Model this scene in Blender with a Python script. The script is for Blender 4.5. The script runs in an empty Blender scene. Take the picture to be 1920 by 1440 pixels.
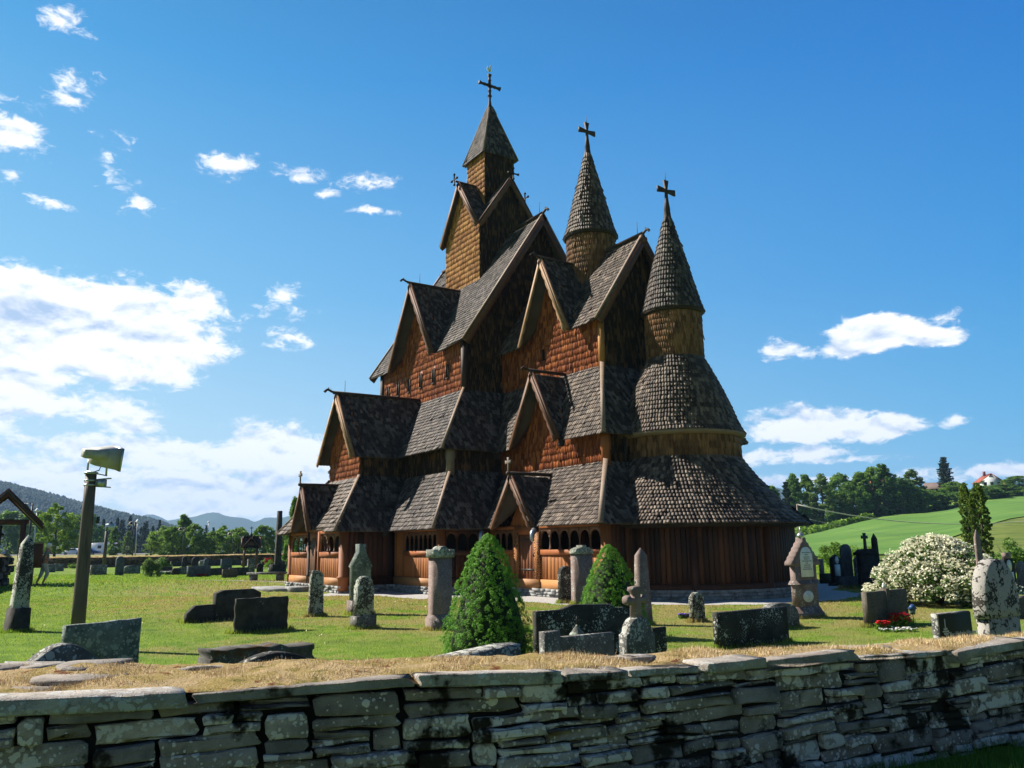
import bpy, bmesh, math, random
import numpy as np
from mathutils import Vector, Matrix, noise
from mathutils.geometry import tessellate_polygon
PI = math.pi
random.seed(7); rng = np.random.default_rng(7)
S = bpy.context.scene
COL = S.collection
V = Vector

# ------------------------------------------------------------------ camera
FPX, PITCH, ROLL, AZ = 1526.05, 0.196, -0.0143, 0.5824
CAM = V((32.310, -20.164, 1.649))
FH = V((-math.cos(AZ), math.sin(AZ), 0)); RT = V((math.sin(AZ), math.cos(AZ), 0)); UP = V((0, 0, 1))
FW = FH * math.cos(PITCH) + UP * math.sin(PITCH)
U0 = -FH * math.sin(PITCH) + UP * math.cos(PITCH)
CR = RT * math.cos(ROLL) + U0 * math.sin(ROLL); CU = U0 * math.cos(ROLL) - RT * math.sin(ROLL)
cam_d = bpy.data.cameras.new('camera'); cam = bpy.data.objects.new('camera', cam_d); COL.objects.link(cam)
cam_d.sensor_width = 36; cam_d.lens = 36 * FPX / 1920; cam_d.clip_start = 0.1; cam_d.clip_end = 30000
cam.matrix_world = Matrix(((CR.x, CU.x, -FW.x, CAM.x), (CR.y, CU.y, -FW.y, CAM.y), (CR.z, CU.z, -FW.z, CAM.z), (0, 0, 0, 1)))
S.camera = cam

def ray(x, y): return FW + CR * ((x - 960) / FPX) - CU * ((y - 720) / FPX)
def gnd(x, y, z=0.0):
    d = ray(x, y); t = (z - CAM.z) / d.z; return CAM + d * t
def at(px, D, z=0.0):
    """ground point in the direction of photo column px (at eye level), D metres ahead"""
    hy = 1023.7 - (px - 960) * 0.01395
    d = ray(px, hy); d = V((d.x, d.y, 0)); t = D / d.dot(FH); p = CAM + d * t; p.z = z; return p
def fwd(p): return (p - CAM).dot(FH)
def zat(px, py, p):
    d = ray(px, py); t = fwd(p) / d.dot(FH); return CAM.z + d.z * t
def mpp(p): return (p - CAM).dot(FW) / FPX

# ------------------------------------------------------------------ light
SUN_AZ, SUN_EL = math.radians(216), math.radians(41)
sun_dir = V((math.cos(SUN_AZ) * math.cos(SUN_EL), math.sin(SUN_AZ) * math.cos(SUN_EL), math.sin(SUN_EL)))
sd = bpy.data.lights.new('sun', 'SUN'); sd.energy = 5.0; sd.angle = math.radians(0.5); sd.color = (1, 0.93, 0.82)
so = bpy.data.objects.new('sun', sd); COL.objects.link(so); so.location = (0, 0, 60)
so.rotation_euler = sun_dir.to_track_quat('Z', 'Y').to_euler()
S.view_settings.view_transform = 'Standard'; S.view_settings.look = 'None'
S.view_settings.exposure = 1.04; S.view_settings.gamma = 1.0; S.view_settings.use_curve_mapping = False
try:
    S.cycles.max_bounces = 6; S.cycles.diffuse_bounces = 2; S.cycles.glossy_bounces = 2
    S.cycles.transparent_max_bounces = 6; S.cycles.volume_bounces = 0; S.cycles.transmission_bounces = 2
except Exception: pass

W = bpy.data.worlds.new("World"); S.world = W; W.use_nodes = True
nt = W.node_tree; nt.nodes.clear()
class NG:
    def __init__(s, tree): s.t = tree; s.x = 0
    def n(s, kind, **kw):
        nd = s.t.nodes.new(kind); s.x += 40; nd.location = (s.x, (s.x * 7) % 600)
        for k, v in kw.items(): setattr(nd, k, v)
        return nd
    def put(s, sock, v):
        if isinstance(v, bpy.types.NodeSocket): s.t.links.new(v, sock)
        elif v is not None:
            if hasattr(sock.default_value, '__len__') and not hasattr(v, '__len__'): sock.default_value = [v] * len(sock.default_value)
            elif hasattr(v, '__len__') and len(sock.default_value) == 4 and len(v) == 3: sock.default_value = (*v, 1)
            else: sock.default_value = v
    def m(s, op, a, b=None, c=None, clamp=False):
        nd = s.n('ShaderNodeMath', operation=op); nd.use_clamp = clamp
        s.put(nd.inputs[0], a); s.put(nd.inputs[1], b); s.put(nd.inputs[2], c); return nd.outputs[0]
    def vm(s, op, a, b=None):
        nd = s.n('ShaderNodeVectorMath', operation=op); s.put(nd.inputs[0], a); s.put(nd.inputs[1], b)
        return nd.outputs['Value' if op in ('DOT_PRODUCT', 'LENGTH') else 'Vector']
    def mix(s, f, a, b, mode='MIX'):
        nd = s.n('ShaderNodeMix', data_type='RGBA', blend_type=mode); s.put(nd.inputs[0], f); s.put(nd.inputs[6], a); s.put(nd.inputs[7], b)
        return nd.outputs[2]
    def noise(s, vec, scale, detail=4, rough=.55, dist=0.0, out='Fac'):
        nd = s.n('ShaderNodeTexNoise'); s.put(nd.inputs['Vector'], vec); nd.inputs['Scale'].default_value = scale
        nd.inputs['Detail'].default_value = detail; nd.inputs['Roughness'].default_value = rough; nd.inputs['Distortion'].default_value = dist
        return nd.outputs[out]
    def ramp(s, f, stops, interp='LINEAR'):
        nd = s.n('ShaderNodeValToRGB'); cr = nd.color_ramp; cr.interpolation = interp
        while len(cr.elements) < len(stops): cr.elements.new(0.5)
        for e, (p, c) in zip(cr.elements, stops):
            e.position = p; e.color = (c, c, c, 1) if not hasattr(c, '__len__') else (*c, 1)
        s.put(nd.inputs[0], f); return nd.outputs[0]
    def mapr(s, v, a, b, c=0.0, d=1.0, smooth=True):
        nd = s.n('ShaderNodeMapRange'); nd.interpolation_type = 'SMOOTHSTEP' if smooth else 'LINEAR'
        s.put(nd.inputs[0], v); nd.inputs[1].default_value = a; nd.inputs[2].default_value = b; nd.inputs[3].default_value = c; nd.inputs[4].default_value = d
        return nd.outputs[0]
    def comb(s, x, y, z):
        nd = s.n('ShaderNodeCombineXYZ'); s.put(nd.inputs[0], x); s.put(nd.inputs[1], y); s.put(nd.inputs[2], z); return nd.outputs[0]

g = NG(nt)
tc = g.n('ShaderNodeTexCoord').outputs['Generated']
sky = g.n('ShaderNodeTexSky', sky_type='NISHITA'); sky.sun_disc = False
sky.sun_elevation = SUN_EL; sky.sun_rotation = PI / 2 - SUN_AZ
sky.altitude = 100; sky.air_density = 1.0; sky.dust_density = 0.6; sky.ozone_density = 2.5
hs = g.n('ShaderNodeHueSaturation'); hs.inputs['Saturation'].default_value = 1.25; hs.inputs['Value'].default_value = 1.0
g.put(hs.inputs['Color'], sky.outputs[0])
SKY_STR = 0.05
# cloud field in azimuth / elevation (degrees) fixed to the world
ax_ = g.vm('DOT_PRODUCT', tc, tuple(RT)); ay_ = g.vm('DOT_PRODUCT', tc, tuple(FH))
zz = g.n('ShaderNodeSeparateXYZ'); g.put(zz.inputs[0], tc); ez = zz.outputs[2]
A = g.m('MULTIPLY', g.m('ARCTAN2', ax_, ay_), 57.2958)
E_ = g.m('MULTIPLY', g.m('ARCSINE', g.m('MINIMUM', ez, 1.0)), 57.2958)
def px2ae(x, y):
    d = ray(x, y).normalized(); return math.degrees(math.atan2(d.dot(RT), d.dot(FH))), math.degrees(math.asin(d.z))
# clouds: centre px, centre py, half width, half height (photo pixels), strength
CL = [(60,600,390,120,2.0),(240,640,230,100,1.7),(-60,700,300,120,1.5),(120,760,210,40,.75),(250,800,90,20,.45),
      (360,570,70,50,.7),(30,252,74,34,.42),(110,35,52,30,.40),(20,185,90,18,.30),(125,190,56,16,.26),(100,380,46,16,.42),(20,330,30,14,.35),
      (202,296,44,34,.12),(135,150,36,30,.14),(430,308,58,26,.45),(555,330,60,20,.46),(600,365,40,13,.40),(695,342,54,22,.5),(700,395,60,9,.35),(528,555,36,28,.14),(540,586,60,22,.18),(540,632,46,28,.28),(225,350,40,20,.1),(262,383,44,22,.12),
      (300,850,330,38,1.0),(520,850,165,66,1.35),(430,930,350,56,1.1),(100,900,360,56,1.0),(250,962,500,22,.6),
      (1650,625,110,44,1.8),(1585,652,60,28,1.4),(1735,635,90,20,1.2),(1735,600,60,18,.3),(1478,662,56,22,.5),
      (1520,800,155,40,1.4),(1620,805,120,32,1.2),(1480,775,70,18,.7),(1500,850,130,20,.7),(1580,862,110,9,.35),(1480,905,200,14,.55),(1850,885,190,20,.6),(1790,790,28,13,.4)]
n1v = g.comb(g.m('MULTIPLY', A, 0.16), g.m('MULTIPLY', E_, 0.30), 3.1)
nA = g.noise(n1v, 1.6, 8, .58, .25)
n2v = g.comb(g.m('MULTIPLY', A, 0.16), g.m('ADD', g.m('MULTIPLY', E_, 0.30), 0.14), 3.1)
nB = g.noise(n2v, 1.6, 5, .55, .25)
nW = g.noise(g.comb(g.m('MULTIPLY', A, .55), g.m('MULTIPLY', E_, 1.0), 8.0), 1.6, 7, .68, .6)
field = None
for (cx, cy, hw, hh, st) in CL:
    a0, e0 = px2ae(cx, cy); a1, _ = px2ae(cx + hw, cy); a2, _ = px2ae(cx - hw, cy); _, e1 = px2ae(cx, cy - hh)
    sa = abs(a1 - a2) / 2; se = max(abs(e1 - e0), .05)
    dx = g.m('MULTIPLY_ADD', A, 1 / sa, -a0 / sa); dy = g.m('MULTIPLY_ADD', E_, 1 / se, -e0 / se)
    q = g.vm('LENGTH', g.comb(dx, dy, 0.0))
    v = g.m('MULTIPLY_ADD', q, -st, st)
    v = g.m('MULTIPLY_ADD', q, -.25, v)   # keeps small puffs compact
    field = v if field is None else g.m('MAXIMUM', field, v)
field = g.m('MAXIMUM', field, -1.0)
dens = g.m('ADD', field, g.m('MULTIPLY_ADD', nA, 2.2, -.98))
dens = g.m('ADD', dens, g.m('MULTIPLY_ADD', nW, 1.6, -.80))
mask = g.mapr(dens, -0.10, 0.50)
core = g.mapr(dens, .9, 2.1)
shade = g.m('MULTIPLY_ADD', g.m('SUBTRACT', nB, nA), 4.6, 0.0)
shade = g.m('ADD', shade, g.m('MULTIPLY', core, .60), clamp=True)
lowm = g.mapr(E_, 0.5, 16.0, .42, 0.0)
shade = g.m('MULTIPLY', g.m('ADD', shade, g.m('MULTIPLY', lowm, .5)), 1.0, clamp=True)
grad = g.ramp(g.mapr(E_, 0, 70, 0, 1, False), [(0, (.215, .365, .47)), (.09, (.145, .32, .46)), (.24, (.058, .225, .43)), (.45, (.014, .140, .365)), (.7, (.004, .06, .20)), (1, (.002, .03, .12))])
aA = g.m('ABSOLUTE', A)
off = g.mapr(aA, 40, 100, 1.0, .38)  # sky dimmed outside the view to cut fill on shaded faces
grad = g.mix(1.0, grad, g.comb(g.m('MULTIPLY', off, g.mapr(A, -36, 36, 2.2, .22, False)), g.m('MULTIPLY', off, g.mapr(A, -36, 36, 1.38, .70, False)), g.m('MULTIPLY', off, g.mapr(A, -36, 36, 1.08, .90, False))), 'MULTIPLY')
ccol = g.mix(shade, (.64, .64, .645), (.25, .33, .46))
bg1 = g.n('ShaderNodeBackground'); g.put(bg1.inputs[0], g.mix(.85, hs.outputs[0], g.mix(1.0, grad, (1 / SKY_STR,) * 3, 'MULTIPLY'))); bg1.inputs[1].default_value = SKY_STR
bg2 = g.n('ShaderNodeBackground'); g.put(bg2.inputs[0], ccol); bg2.inputs[1].default_value = 0.95
up_ok = g.mapr(E_, -.5, .5)
mx = g.n('ShaderNodeMixShader'); g.put(mx.inputs[0], g.m('MULTIPLY', g.m('MULTIPLY', mask, .96), up_ok)); g.put(mx.inputs[1], bg1.outputs[0]); g.put(mx.inputs[2], bg2.outputs[0])
wo = g.n('ShaderNodeOutputWorld'); g.put(wo.inputs[0], mx.outputs[0])
W.cycles.sampling_method = 'MANUAL'; W.cycles.sample_map_resolution = 512

# ------------------------------------------------------------------ helpers
ORG = {}
class MB:
    def __init__(s): s.v = []; s.f = []; s.arr = []; s.mi = []
    def add(s, vs, fs, mi=0):
        b = len(s.v); s.v += [tuple(p) for p in vs]; s.f += [tuple(i + b for i in f) for f in fs]; s.mi += [mi] * len(fs)
    def box(s, c, d, rz=0.0, mi=0, M=None):
        x, y, z = d[0] / 2, d[1] / 2, d[2] / 2
        vs = [V((i * x, j * y, k * z)) for k in (-1, 1) for j in (-1, 1) for i in (-1, 1)]
        R = M or Matrix.Rotation(rz, 3, 'Z')
        s.add([R @ p + V(c) for p in vs], [(0, 2, 3, 1), (4, 5, 7, 6), (0, 1, 5, 4), (2, 6, 7, 3), (0, 4, 6, 2), (1, 3, 7, 5)], mi)
    def beam(s, a, b, w, h, mi=0, up=None):
        a, b = V(a), V(b); d = (b - a); L = d.length; d = d / L
        u = V(up) if up is not None else V((0, 0, 1))
        sd_ = d.cross(u); sd_ = sd_.normalized() if sd_.length > 1e-4 else V((1, 0, 0)); u2 = sd_.cross(d)
        M = Matrix((sd_, d, u2)).transposed()
        s.box((a + b) / 2, (w, L, h), M=M, mi=mi)
    def prism(s, pts2, o, ax, ay, nrm, th, mi=0, bev=0.0):
        """outline pts2 in frame (o, ax, ay), extruded th along -nrm from plane o; bev = front edge chamfer"""
        o, ax, ay, nrm = V(o), V(ax), V(ay), V(nrm); n = len(pts2)
        cx = sum(p[0] for p in pts2) / n; cy = sum(p[1] for p in pts2) / n
        area = sum(pts2[i][0] * pts2[(i + 1) % n][1] - pts2[(i + 1) % n][0] * pts2[i][1] for i in range(n))
        sgn = 1 if area * (ax.cross(ay).dot(nrm)) > 0 else -1
        P = pts2 if sgn > 0 else pts2[::-1]
        rings = []
        if bev > 0:
            ins = []
            for i in range(n):
                a, b, c = V(P[i - 1]), V(P[i]), V(P[(i + 1) % n])
                e1 = (b - a); e2 = (c - b); e1 = e1 / max(e1.length, 1e-6); e2 = e2 / max(e2.length, 1e-6)
                s2 = 1 if area * sgn > 0 else -1
                nn = V((-e1.y - e2.y, e1.x + e2.x)) * s2
                nn = nn / max(nn.length, .3) * bev; ins.append(b + nn)
            f0 = [o + ax * p[0] + ay * p[1] for p in ins]; f1 = [o + ax * p[0] + ay * p[1] - nrm * bev for p in P]
            b1 = [o + ax * p[0] + ay * p[1] - nrm * (th - bev) for p in P]; b0 = [o + ax * p[0] + ay * p[1] - nrm * th for p in ins]
            rings = [f0, f1, b1, b0]
        else:
            rings = [[o + ax * p[0] + ay * p[1] for p in P], [o + ax * p[0] + ay * p[1] - nrm * th for p in P]]
        vs = [p for r in rings for p in r]; fs = []
        tris = tessellate_polygon([[V((p[0], p[1], 0)) for p in P]])
        m = len(rings)
        for t in tris:
            a, b, c = t
            nz = (V(P[b]) - V(P[a])).cross(V(P[c]) - V(P[a])) if False else (P[b][0]-P[a][0])*(P[c][1]-P[a][1])-(P[b][1]-P[a][1])*(P[c][0]-P[a][0])
            if (nz > 0) != (ax.cross(ay).dot(nrm) > 0): a, c = c, a
            fs.append((a, b, c)); k = (m - 1) * n; fs.append((k + c, k + b, k + a))
        for r in range(m - 1):
            for i in range(n):
                j = (i + 1) % n; fs.append((r * n + j, r * n + i, (r + 1) * n + i, (r + 1) * n + j))
        s.add(vs, fs, mi)
    def tube(s, path, rad, n=8, mi=0, caps=True):
        path = [V(p) for p in path]; rad = rad if hasattr(rad, '__len__') else [rad] * len(path)
        vs = []; fs = []
        ref = V((0.13, 0.21, 1)).normalized()
        for i, p in enumerate(path):
            d = (path[min(i + 1, len(path) - 1)] - path[max(i - 1, 0)]).normalized()
            a = d.cross(ref) if abs(d.dot(ref)) < .95 else d.cross(V((1, 0, 0))); a.normalize(); b = d.cross(a)
            for k in range(n):
                t = 2 * PI * k / n; vs.append(p + (a * math.cos(t) + b * math.sin(t)) * rad[i])
        for i in range(len(path) - 1):
            for k in range(n):
                j = (k + 1) % n; fs.append((i * n + k, i * n + j, (i + 1) * n + j, (i + 1) * n + k))
        if caps: fs.append(tuple(range(n))[::-1]); fs.append(tuple((len(path) - 1) * n + k for k in range(n)))
        s.add(vs, fs, mi)
    def lathe(s, prof, c, n=24, mi=0, a0=0.0, caps=True):
        c = V(c); vs = []; fs = []
        for r, z in prof:
            for k in range(n):
                t = 2 * PI * k / n + a0; vs.append(c + V((r * math.cos(t), r * math.sin(t), z)))
        for i in range(len(prof) - 1):
            for k in range(n):
                j = (k + 1) % n; fs.append((i * n + k, i * n + j, (i + 1) * n + j, (i + 1) * n + k))
        if caps: fs.append(tuple(range(n))[::-1]); fs.append(tuple((len(prof) - 1) * n + k for k in range(n)))
        s.add(vs, fs, mi)
    def nadd(s, vs, faces):   # vs (N,3) float array ; faces list of int arrays with the same face size
        s.arr.append((np.asarray(vs, dtype=np.float32), [np.asarray(f, dtype=np.int32) for f in faces]))
    def build(s, name, mat, parent=None, smooth=False):
        org = V((0, 0, 0))
        if parent is not None: org = ORG.get(parent.name, V((0, 0, 0)))
        me = bpy.data.meshes.new(name)
        vl = [np.array(s.v, dtype=np.float32).reshape(-1, 3)]; off = len(s.v)
        loops = []; starts = []; tot = 0
        if s.f:
            lens = np.array([len(f) for f in s.f], dtype=np.int32)
            loops.append(np.fromiter((i for f in s.f for i in f), dtype=np.int32)); starts.append(np.concatenate(([0], np.cumsum(lens)[:-1])).astype(np.int32)); tot += int(lens.sum())
        for vs, fl in s.arr:
            for f in fl:
                loops.append((f + off).ravel()); starts.append(tot + np.arange(f.shape[0], dtype=np.int32) * f.shape[1]); tot += f.size
            vl.append(vs); off += len(vs)
        vv = np.concatenate(vl) - np.array(org, dtype=np.float32)
        me.vertices.add(len(vv)); me.vertices.foreach_set('co', vv.ravel())
        L = np.concatenate(loops) if loops else np.zeros(0, np.int32); St = np.concatenate(starts) if starts else np.zeros(0, np.int32)
        me.loops.add(len(L)); me.loops.foreach_set('vertex_index', L)
        me.polygons.add(len(St)); me.polygons.foreach_set('loop_start', St)
        mats = mat if isinstance(mat, (list, tuple)) else [mat]
        for m_ in mats: me.materials.append(m_)
        if len(mats) > 1 and not s.arr: me.polygons.foreach_set('material_index', np.array(s.mi, dtype=np.int32))
        me.update(calc_edges=True); me.validate()
        if smooth: me.polygons.foreach_set('use_smooth', np.ones(len(me.polygons), dtype=bool))
        o = bpy.data.objects.new(name, me); COL.objects.link(o)
        if parent is not None: o.parent = parent
        ORG[o.name] = org
        return o
def tag(o, label, cat, group=None, kind=None):
    if label: o['label'] = label
    if cat: o['category'] = cat
    if group: o['group'] = group
    if kind: o['kind'] = kind
    return o
def thing(name, loc, label, cat, group=None):
    o = bpy.data.objects.new(name, None); COL.objects.link(o); o.location = loc; o.empty_display_size = .3
    ORG[o.name] = V(loc); return tag(o, label, cat, group)
def struct(o, label=None, cat=None):
    o['kind'] = 'structure'
    if label: o['label'] = label
    if cat: o['category'] = cat
    return o
def copy_tree(o, parent=None):
    c = o.copy(); COL.objects.link(c)
    if parent is not None: c.parent = parent
    for ch in list(o.children): copy_tree(ch, c)
    return c

# ------------------------------------------------------------------ materials
def mat(name, fn, rough=.85, spec=.2):
    m = bpy.data.materials.new(name); m.use_nodes = True; t = m.node_tree; t.nodes.clear(); q = NG(t)
    b = q.n('ShaderNodeBsdfPrincipled'); b.inputs['Roughness'].default_value = rough; b.inputs['Specular IOR Level'].default_value = spec
    o = q.n('ShaderNodeOutputMaterial'); t.links.new(b.outputs[0], o.inputs[0])
    fn(q, b); return m
def opos(q): return q.n('ShaderNodeTexCoord').outputs['Object']
def wpos(q): return q.n('ShaderNodeNewGeometry').outputs['Position']
def isl(q): return q.n('ShaderNodeNewGeometry').outputs['Random Per Island']
def scale(q, v, s): return q.vm('MULTIPLY', v, s)
def bump(q, b, h, st=.5, d=.02):
    nd = q.n('ShaderNodeBump'); nd.inputs['Strength'].default_value = st; nd.inputs['Distance'].default_value = d
    q.put(nd.inputs['Height'], h); q.t.links.new(nd.outputs[0], b.inputs['Normal'])

def shingle_mat(name, c0, c1, c2, rough=.8, spec=.25):
    def fn(q, b):
        r = isl(q); p = wpos(q)
        n = q.noise(p, 1.1, 3, .6); st = q.noise(scale(q, p, (14, 14, 2.2)), 2.0, 3, .6)
        c = q.ramp(r, [(0, c0), (.5, c1), (1, c2)])
        c = q.mix(q.m('MULTIPLY', q.mapr(n, .35, .7), .45), c, c0)
        c = q.mix(q.m('MULTIPLY', st, .5), c, q.mix(.5, c, (.02, .013, .01)))
        q.put(b.inputs['Base Color'], c)
        bump(q, b, st, .6, .012)
    return mat(name, fn, rough, spec)
M_roof = shingle_mat('weathered_roof_shingles', (.022, .017, .016), (.070, .055, .049), (.215, .178, .155), .62, .22)
M_roofw = shingle_mat('warm_roof_shingles', (.032, .021, .016), (.092, .063, .046), (.255, .195, .15), .60, .25)
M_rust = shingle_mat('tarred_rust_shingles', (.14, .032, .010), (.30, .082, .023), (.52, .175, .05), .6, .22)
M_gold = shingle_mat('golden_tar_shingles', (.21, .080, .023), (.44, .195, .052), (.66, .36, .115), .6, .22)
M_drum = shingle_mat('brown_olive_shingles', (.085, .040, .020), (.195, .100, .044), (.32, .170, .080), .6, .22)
M_east = shingle_mat('shade_toned_tarred_shingles', (.012, .008, .005), (.034, .019, .010), (.16, .085, .042), .65, .18)  # dark tar, with shade also put into the colour of the unlit walls
def wood_mat(name, c0, c1, dark=.45, rough=.65, vert=True, sc=1.0):
    def fn(q, b):
        r = isl(q); p = wpos(q)
        s3 = (22 * sc, 22 * sc, 1.6 * sc) if vert else (3 * sc, 3 * sc, 22 * sc)
        gr = q.noise(scale(q, p, s3), 1.0, 5, .65, .6); big = q.noise(p, .9, 3)
        c = q.mix(r, c0, c1)
        c = q.mix(q.m('MULTIPLY', q.mapr(gr, .45, .75), dark), c, tuple(k * .25 for k in c0))
        c = q.mix(q.m('MULTIPLY', q.mapr(big, .45, .7), .4), c, tuple(k * .45 for k in c0))
        q.put(b.inputs['Base Color'], c); bump(q, b, gr, .5, .01)
    return mat(name, fn, rough, .3)
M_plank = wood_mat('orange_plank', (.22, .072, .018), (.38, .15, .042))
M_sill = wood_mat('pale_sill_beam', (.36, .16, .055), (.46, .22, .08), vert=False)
M_stave = wood_mat('dark_stave', (.022, .008, .004), (.105, .036, .012), .6)  # apse staves; also a shaded copy of the orange planks on east gallery walls
M_post = wood_mat('red_post', (.22, .068, .02), (.32, .105, .03), .4)
M_beam = wood_mat('dark_ridge_beam', (.030, .018, .013), (.055, .034, .024), .5)
M_barge = wood_mat('bargeboard_tan', (.26, .15, .075), (.34, .21, .115), .45, vert=False)
M_bargeb = wood_mat('bargeboard_brown', (.105, .05, .03), (.16, .08, .045), .45, vert=False)
M_hip = wood_mat('pale_hip_board', (.20, .14, .10), (.29, .21, .155), .35, vert=False)
M_dark = wood_mat('black_tarred_wood', (.022, .014, .010), (.035, .024, .017), .4)
M_grey = wood_mat('weathered_grey_wood', (.17, .135, .105), (.24, .20, .16), .65)
def flat(name, c, rough=.6, spec=.3, metal=0.0, emis=None):
    def fn(q, b):
        b.inputs['Base Color'].default_value = (*c, 1); b.inputs['Metallic'].default_value = metal
    return mat(name, fn, rough, spec)
def noisy(name, c0, c1, sc=6.0, rough=.8, bst=.4, bd=.01, spec=.2, metal=0.0, detail=5):
    def fn(q, b):
        n = q.noise(wpos(q), sc, detail, .6); q.put(b.inputs['Base Color'], q.mix(q.mapr(n, .3, .7), c0, c1)); bump(q, b, n, bst, bd)
        b.inputs['Metallic'].default_value = metal
    return mat(name, fn, rough, spec)
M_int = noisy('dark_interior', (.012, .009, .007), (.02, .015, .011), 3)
M_zinc = noisy('zinc_gutter', (.30, .33, .36), (.45, .48, .50), 12, .4, .2, .004, .5, .8)
M_iron = noisy('black_iron', (.015, .015, .016), (.03, .03, .03), 20, .5, .2, .003, .4)
M_white = noisy('gilt_white_metal', (.75, .74, .68), (.85, .82, .72), 9, .35, .1, .002, .5)
def carved():
    def fn(q, b):
        p = wpos(q); w = q.n('ShaderNodeTexWave', wave_type='RINGS', rings_direction='SPHERICAL')
        vor = q.n('ShaderNodeTexVoronoi'); q.put(vor.inputs['Vector'], scale(q, p, (5, 5, 4.4))); vor.inputs['Scale'].default_value = 1.0; vor.inputs['Randomness'].default_value = .35
        d = vor.outputs['Distance']; s = q.m('SINE', q.m('MULTIPLY', d, 34.0)); s2 = q.mapr(s, -.5, .6)
        q.put(b.inputs['Base Color'], q.mix(s2, (.12, .035, .012), (.50, .22, .07))); bump(q, b, s2, 1.0, .03)
    return mat('carved_portal_wood', fn, .6, .3)
M_carve = carved()
def stone_mat(name, c0, c1, lich=(.55, .56, .50), lamt=.5, lsc=14.0, moss=None, mamt=0.0, spec=.2, rough=.9, speck=0.0, strata=.15, ivar=0.0):
    """lamt 0..1 = share of surface covered by lichen"""
    def fn(q, b):
        p = wpos(q)
        n = q.noise(p, 5.0, 6, .65); fine = q.noise(p, 90.0, 3, .6)
        c = q.mix(q.mapr(n, .3, .7), c0, c1)
        if ivar:
            ri = isl(q); c = q.mix(1.0, c, q.ramp(ri, [(0, (1 - ivar, 1 - ivar, 1 - ivar * .9)), (.35, (1.0, .95, .9)), (.7, (1.12, 1.1, 1.08)), (1, (1 + ivar, 1 + ivar * .9, 1 + ivar * .75))]), 'MULTIPLY')
            patch_b = q.m('MULTIPLY_ADD', ri, .5, -.25)
        else: patch_b = 0.0
        if speck: c = q.mix(q.m('MULTIPLY', q.mapr(fine, .5, .62), speck), c, (.5, .45, .42))
        wp = q.vm('ADD', p, q.vm('MULTIPLY', q.noise(p, 22.0, 3, out='Color'), (.03, .03, .03)))
        vo = q.n('ShaderNodeTexVoronoi'); q.put(vo.inputs['Vector'], wp); vo.inputs['Scale'].default_value = lsc
        patch = q.noise(p, 3.1, 4, .6)
        rad = q.m('ADD', q.m('MULTIPLY_ADD', patch, 1.5, -1.05 + lamt), patch_b)
        rad = q.m('MULTIPLY', q.m('MAXIMUM', rad, 0.0), q.m('MULTIPLY_ADD', vo.outputs['Color'], .7, .3) if False else 1.0)
        vo2 = q.n('ShaderNodeTexVoronoi'); q.put(vo2.inputs['Vector'], wp); vo2.inputs['Scale'].default_value = lsc * 2.7
        lm = q.m('MAXIMUM', q.mapr(q.m('SUBTRACT', rad, vo.outputs['Distance']), -.01, .03), q.mapr(q.m('SUBTRACT', q.m('MULTIPLY', q.m('ADD', rad, .08), .85), vo2.outputs['Distance']), -.02, .04))
        lc = q.mix(fine, lich, tuple(k * .68 for k in lich))
        c = q.mix(lm, c, lc)
        if moss is not None:
            mm = q.mapr(q.noise(p, 2.3, 5, .65), .62 - mamt * .4, .70 - mamt * .4); c = q.mix(mm, c, q.mix(fine, moss, tuple(k * .4 for k in moss)))
        q.put(b.inputs['Base Color'], c)
        h = q.m('ADD', q.m('ADD', q.m('MULTIPLY', n, .7), q.m('MULTIPLY', q.noise(scale(q, p, (3, 3, 30)), 1.0, 4, .6), strata)), q.m('ADD', q.m('MULTIPLY', fine, .25), q.m('MULTIPLY', lm, .15))); bump(q, b, h, .9, .03)
    return mat(name, fn, rough, spec)
# ------------------------------------------------------------------ shingles
def plane_axes(poly, outward):
    p = [V(a) for a in poly]; n = V((0, 0, 0))
    for i in range(len(p)):
        a, b = p[i], p[(i + 1) % len(p)]; n += a.cross(b)
    n.normalize()
    if n.dot(V(outward)) < 0: n = -n
    v = V((0, 0, 1)) - n * n.z; v.normalize(); u = v.cross(n); return p[0], u, v, n
def inpoly(U, Vv, P):
    c = np.zeros(U.shape, bool); n = len(P)
    for i in range(n):
        x1, y1 = P[i]; x2, y2 = P[(i + 1) % n]
        k = ((y1 > Vv) != (y2 > Vv)); 
        with np.errstate(divide='ignore', invalid='ignore'): xx = (x2 - x1) * (Vv - y1) / ((y2 - y1) if abs(y2 - y1) > 1e-9 else 1e-9) + x1
        c ^= (k & (U < xx))
    return c
STY = {'roof': ([(-.48, 1.5), (-.48, .30), (-.33, .10), (0, 0), (.33, .10), (.48, .30), (.48, 1.5)]),
       'wall': ([(-.47, 1.45), (-.44, .62), (-.30, .26), (-.10, .02), (.10, .02), (.30, .26), (.44, .62), (.47, 1.45)])}
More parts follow.
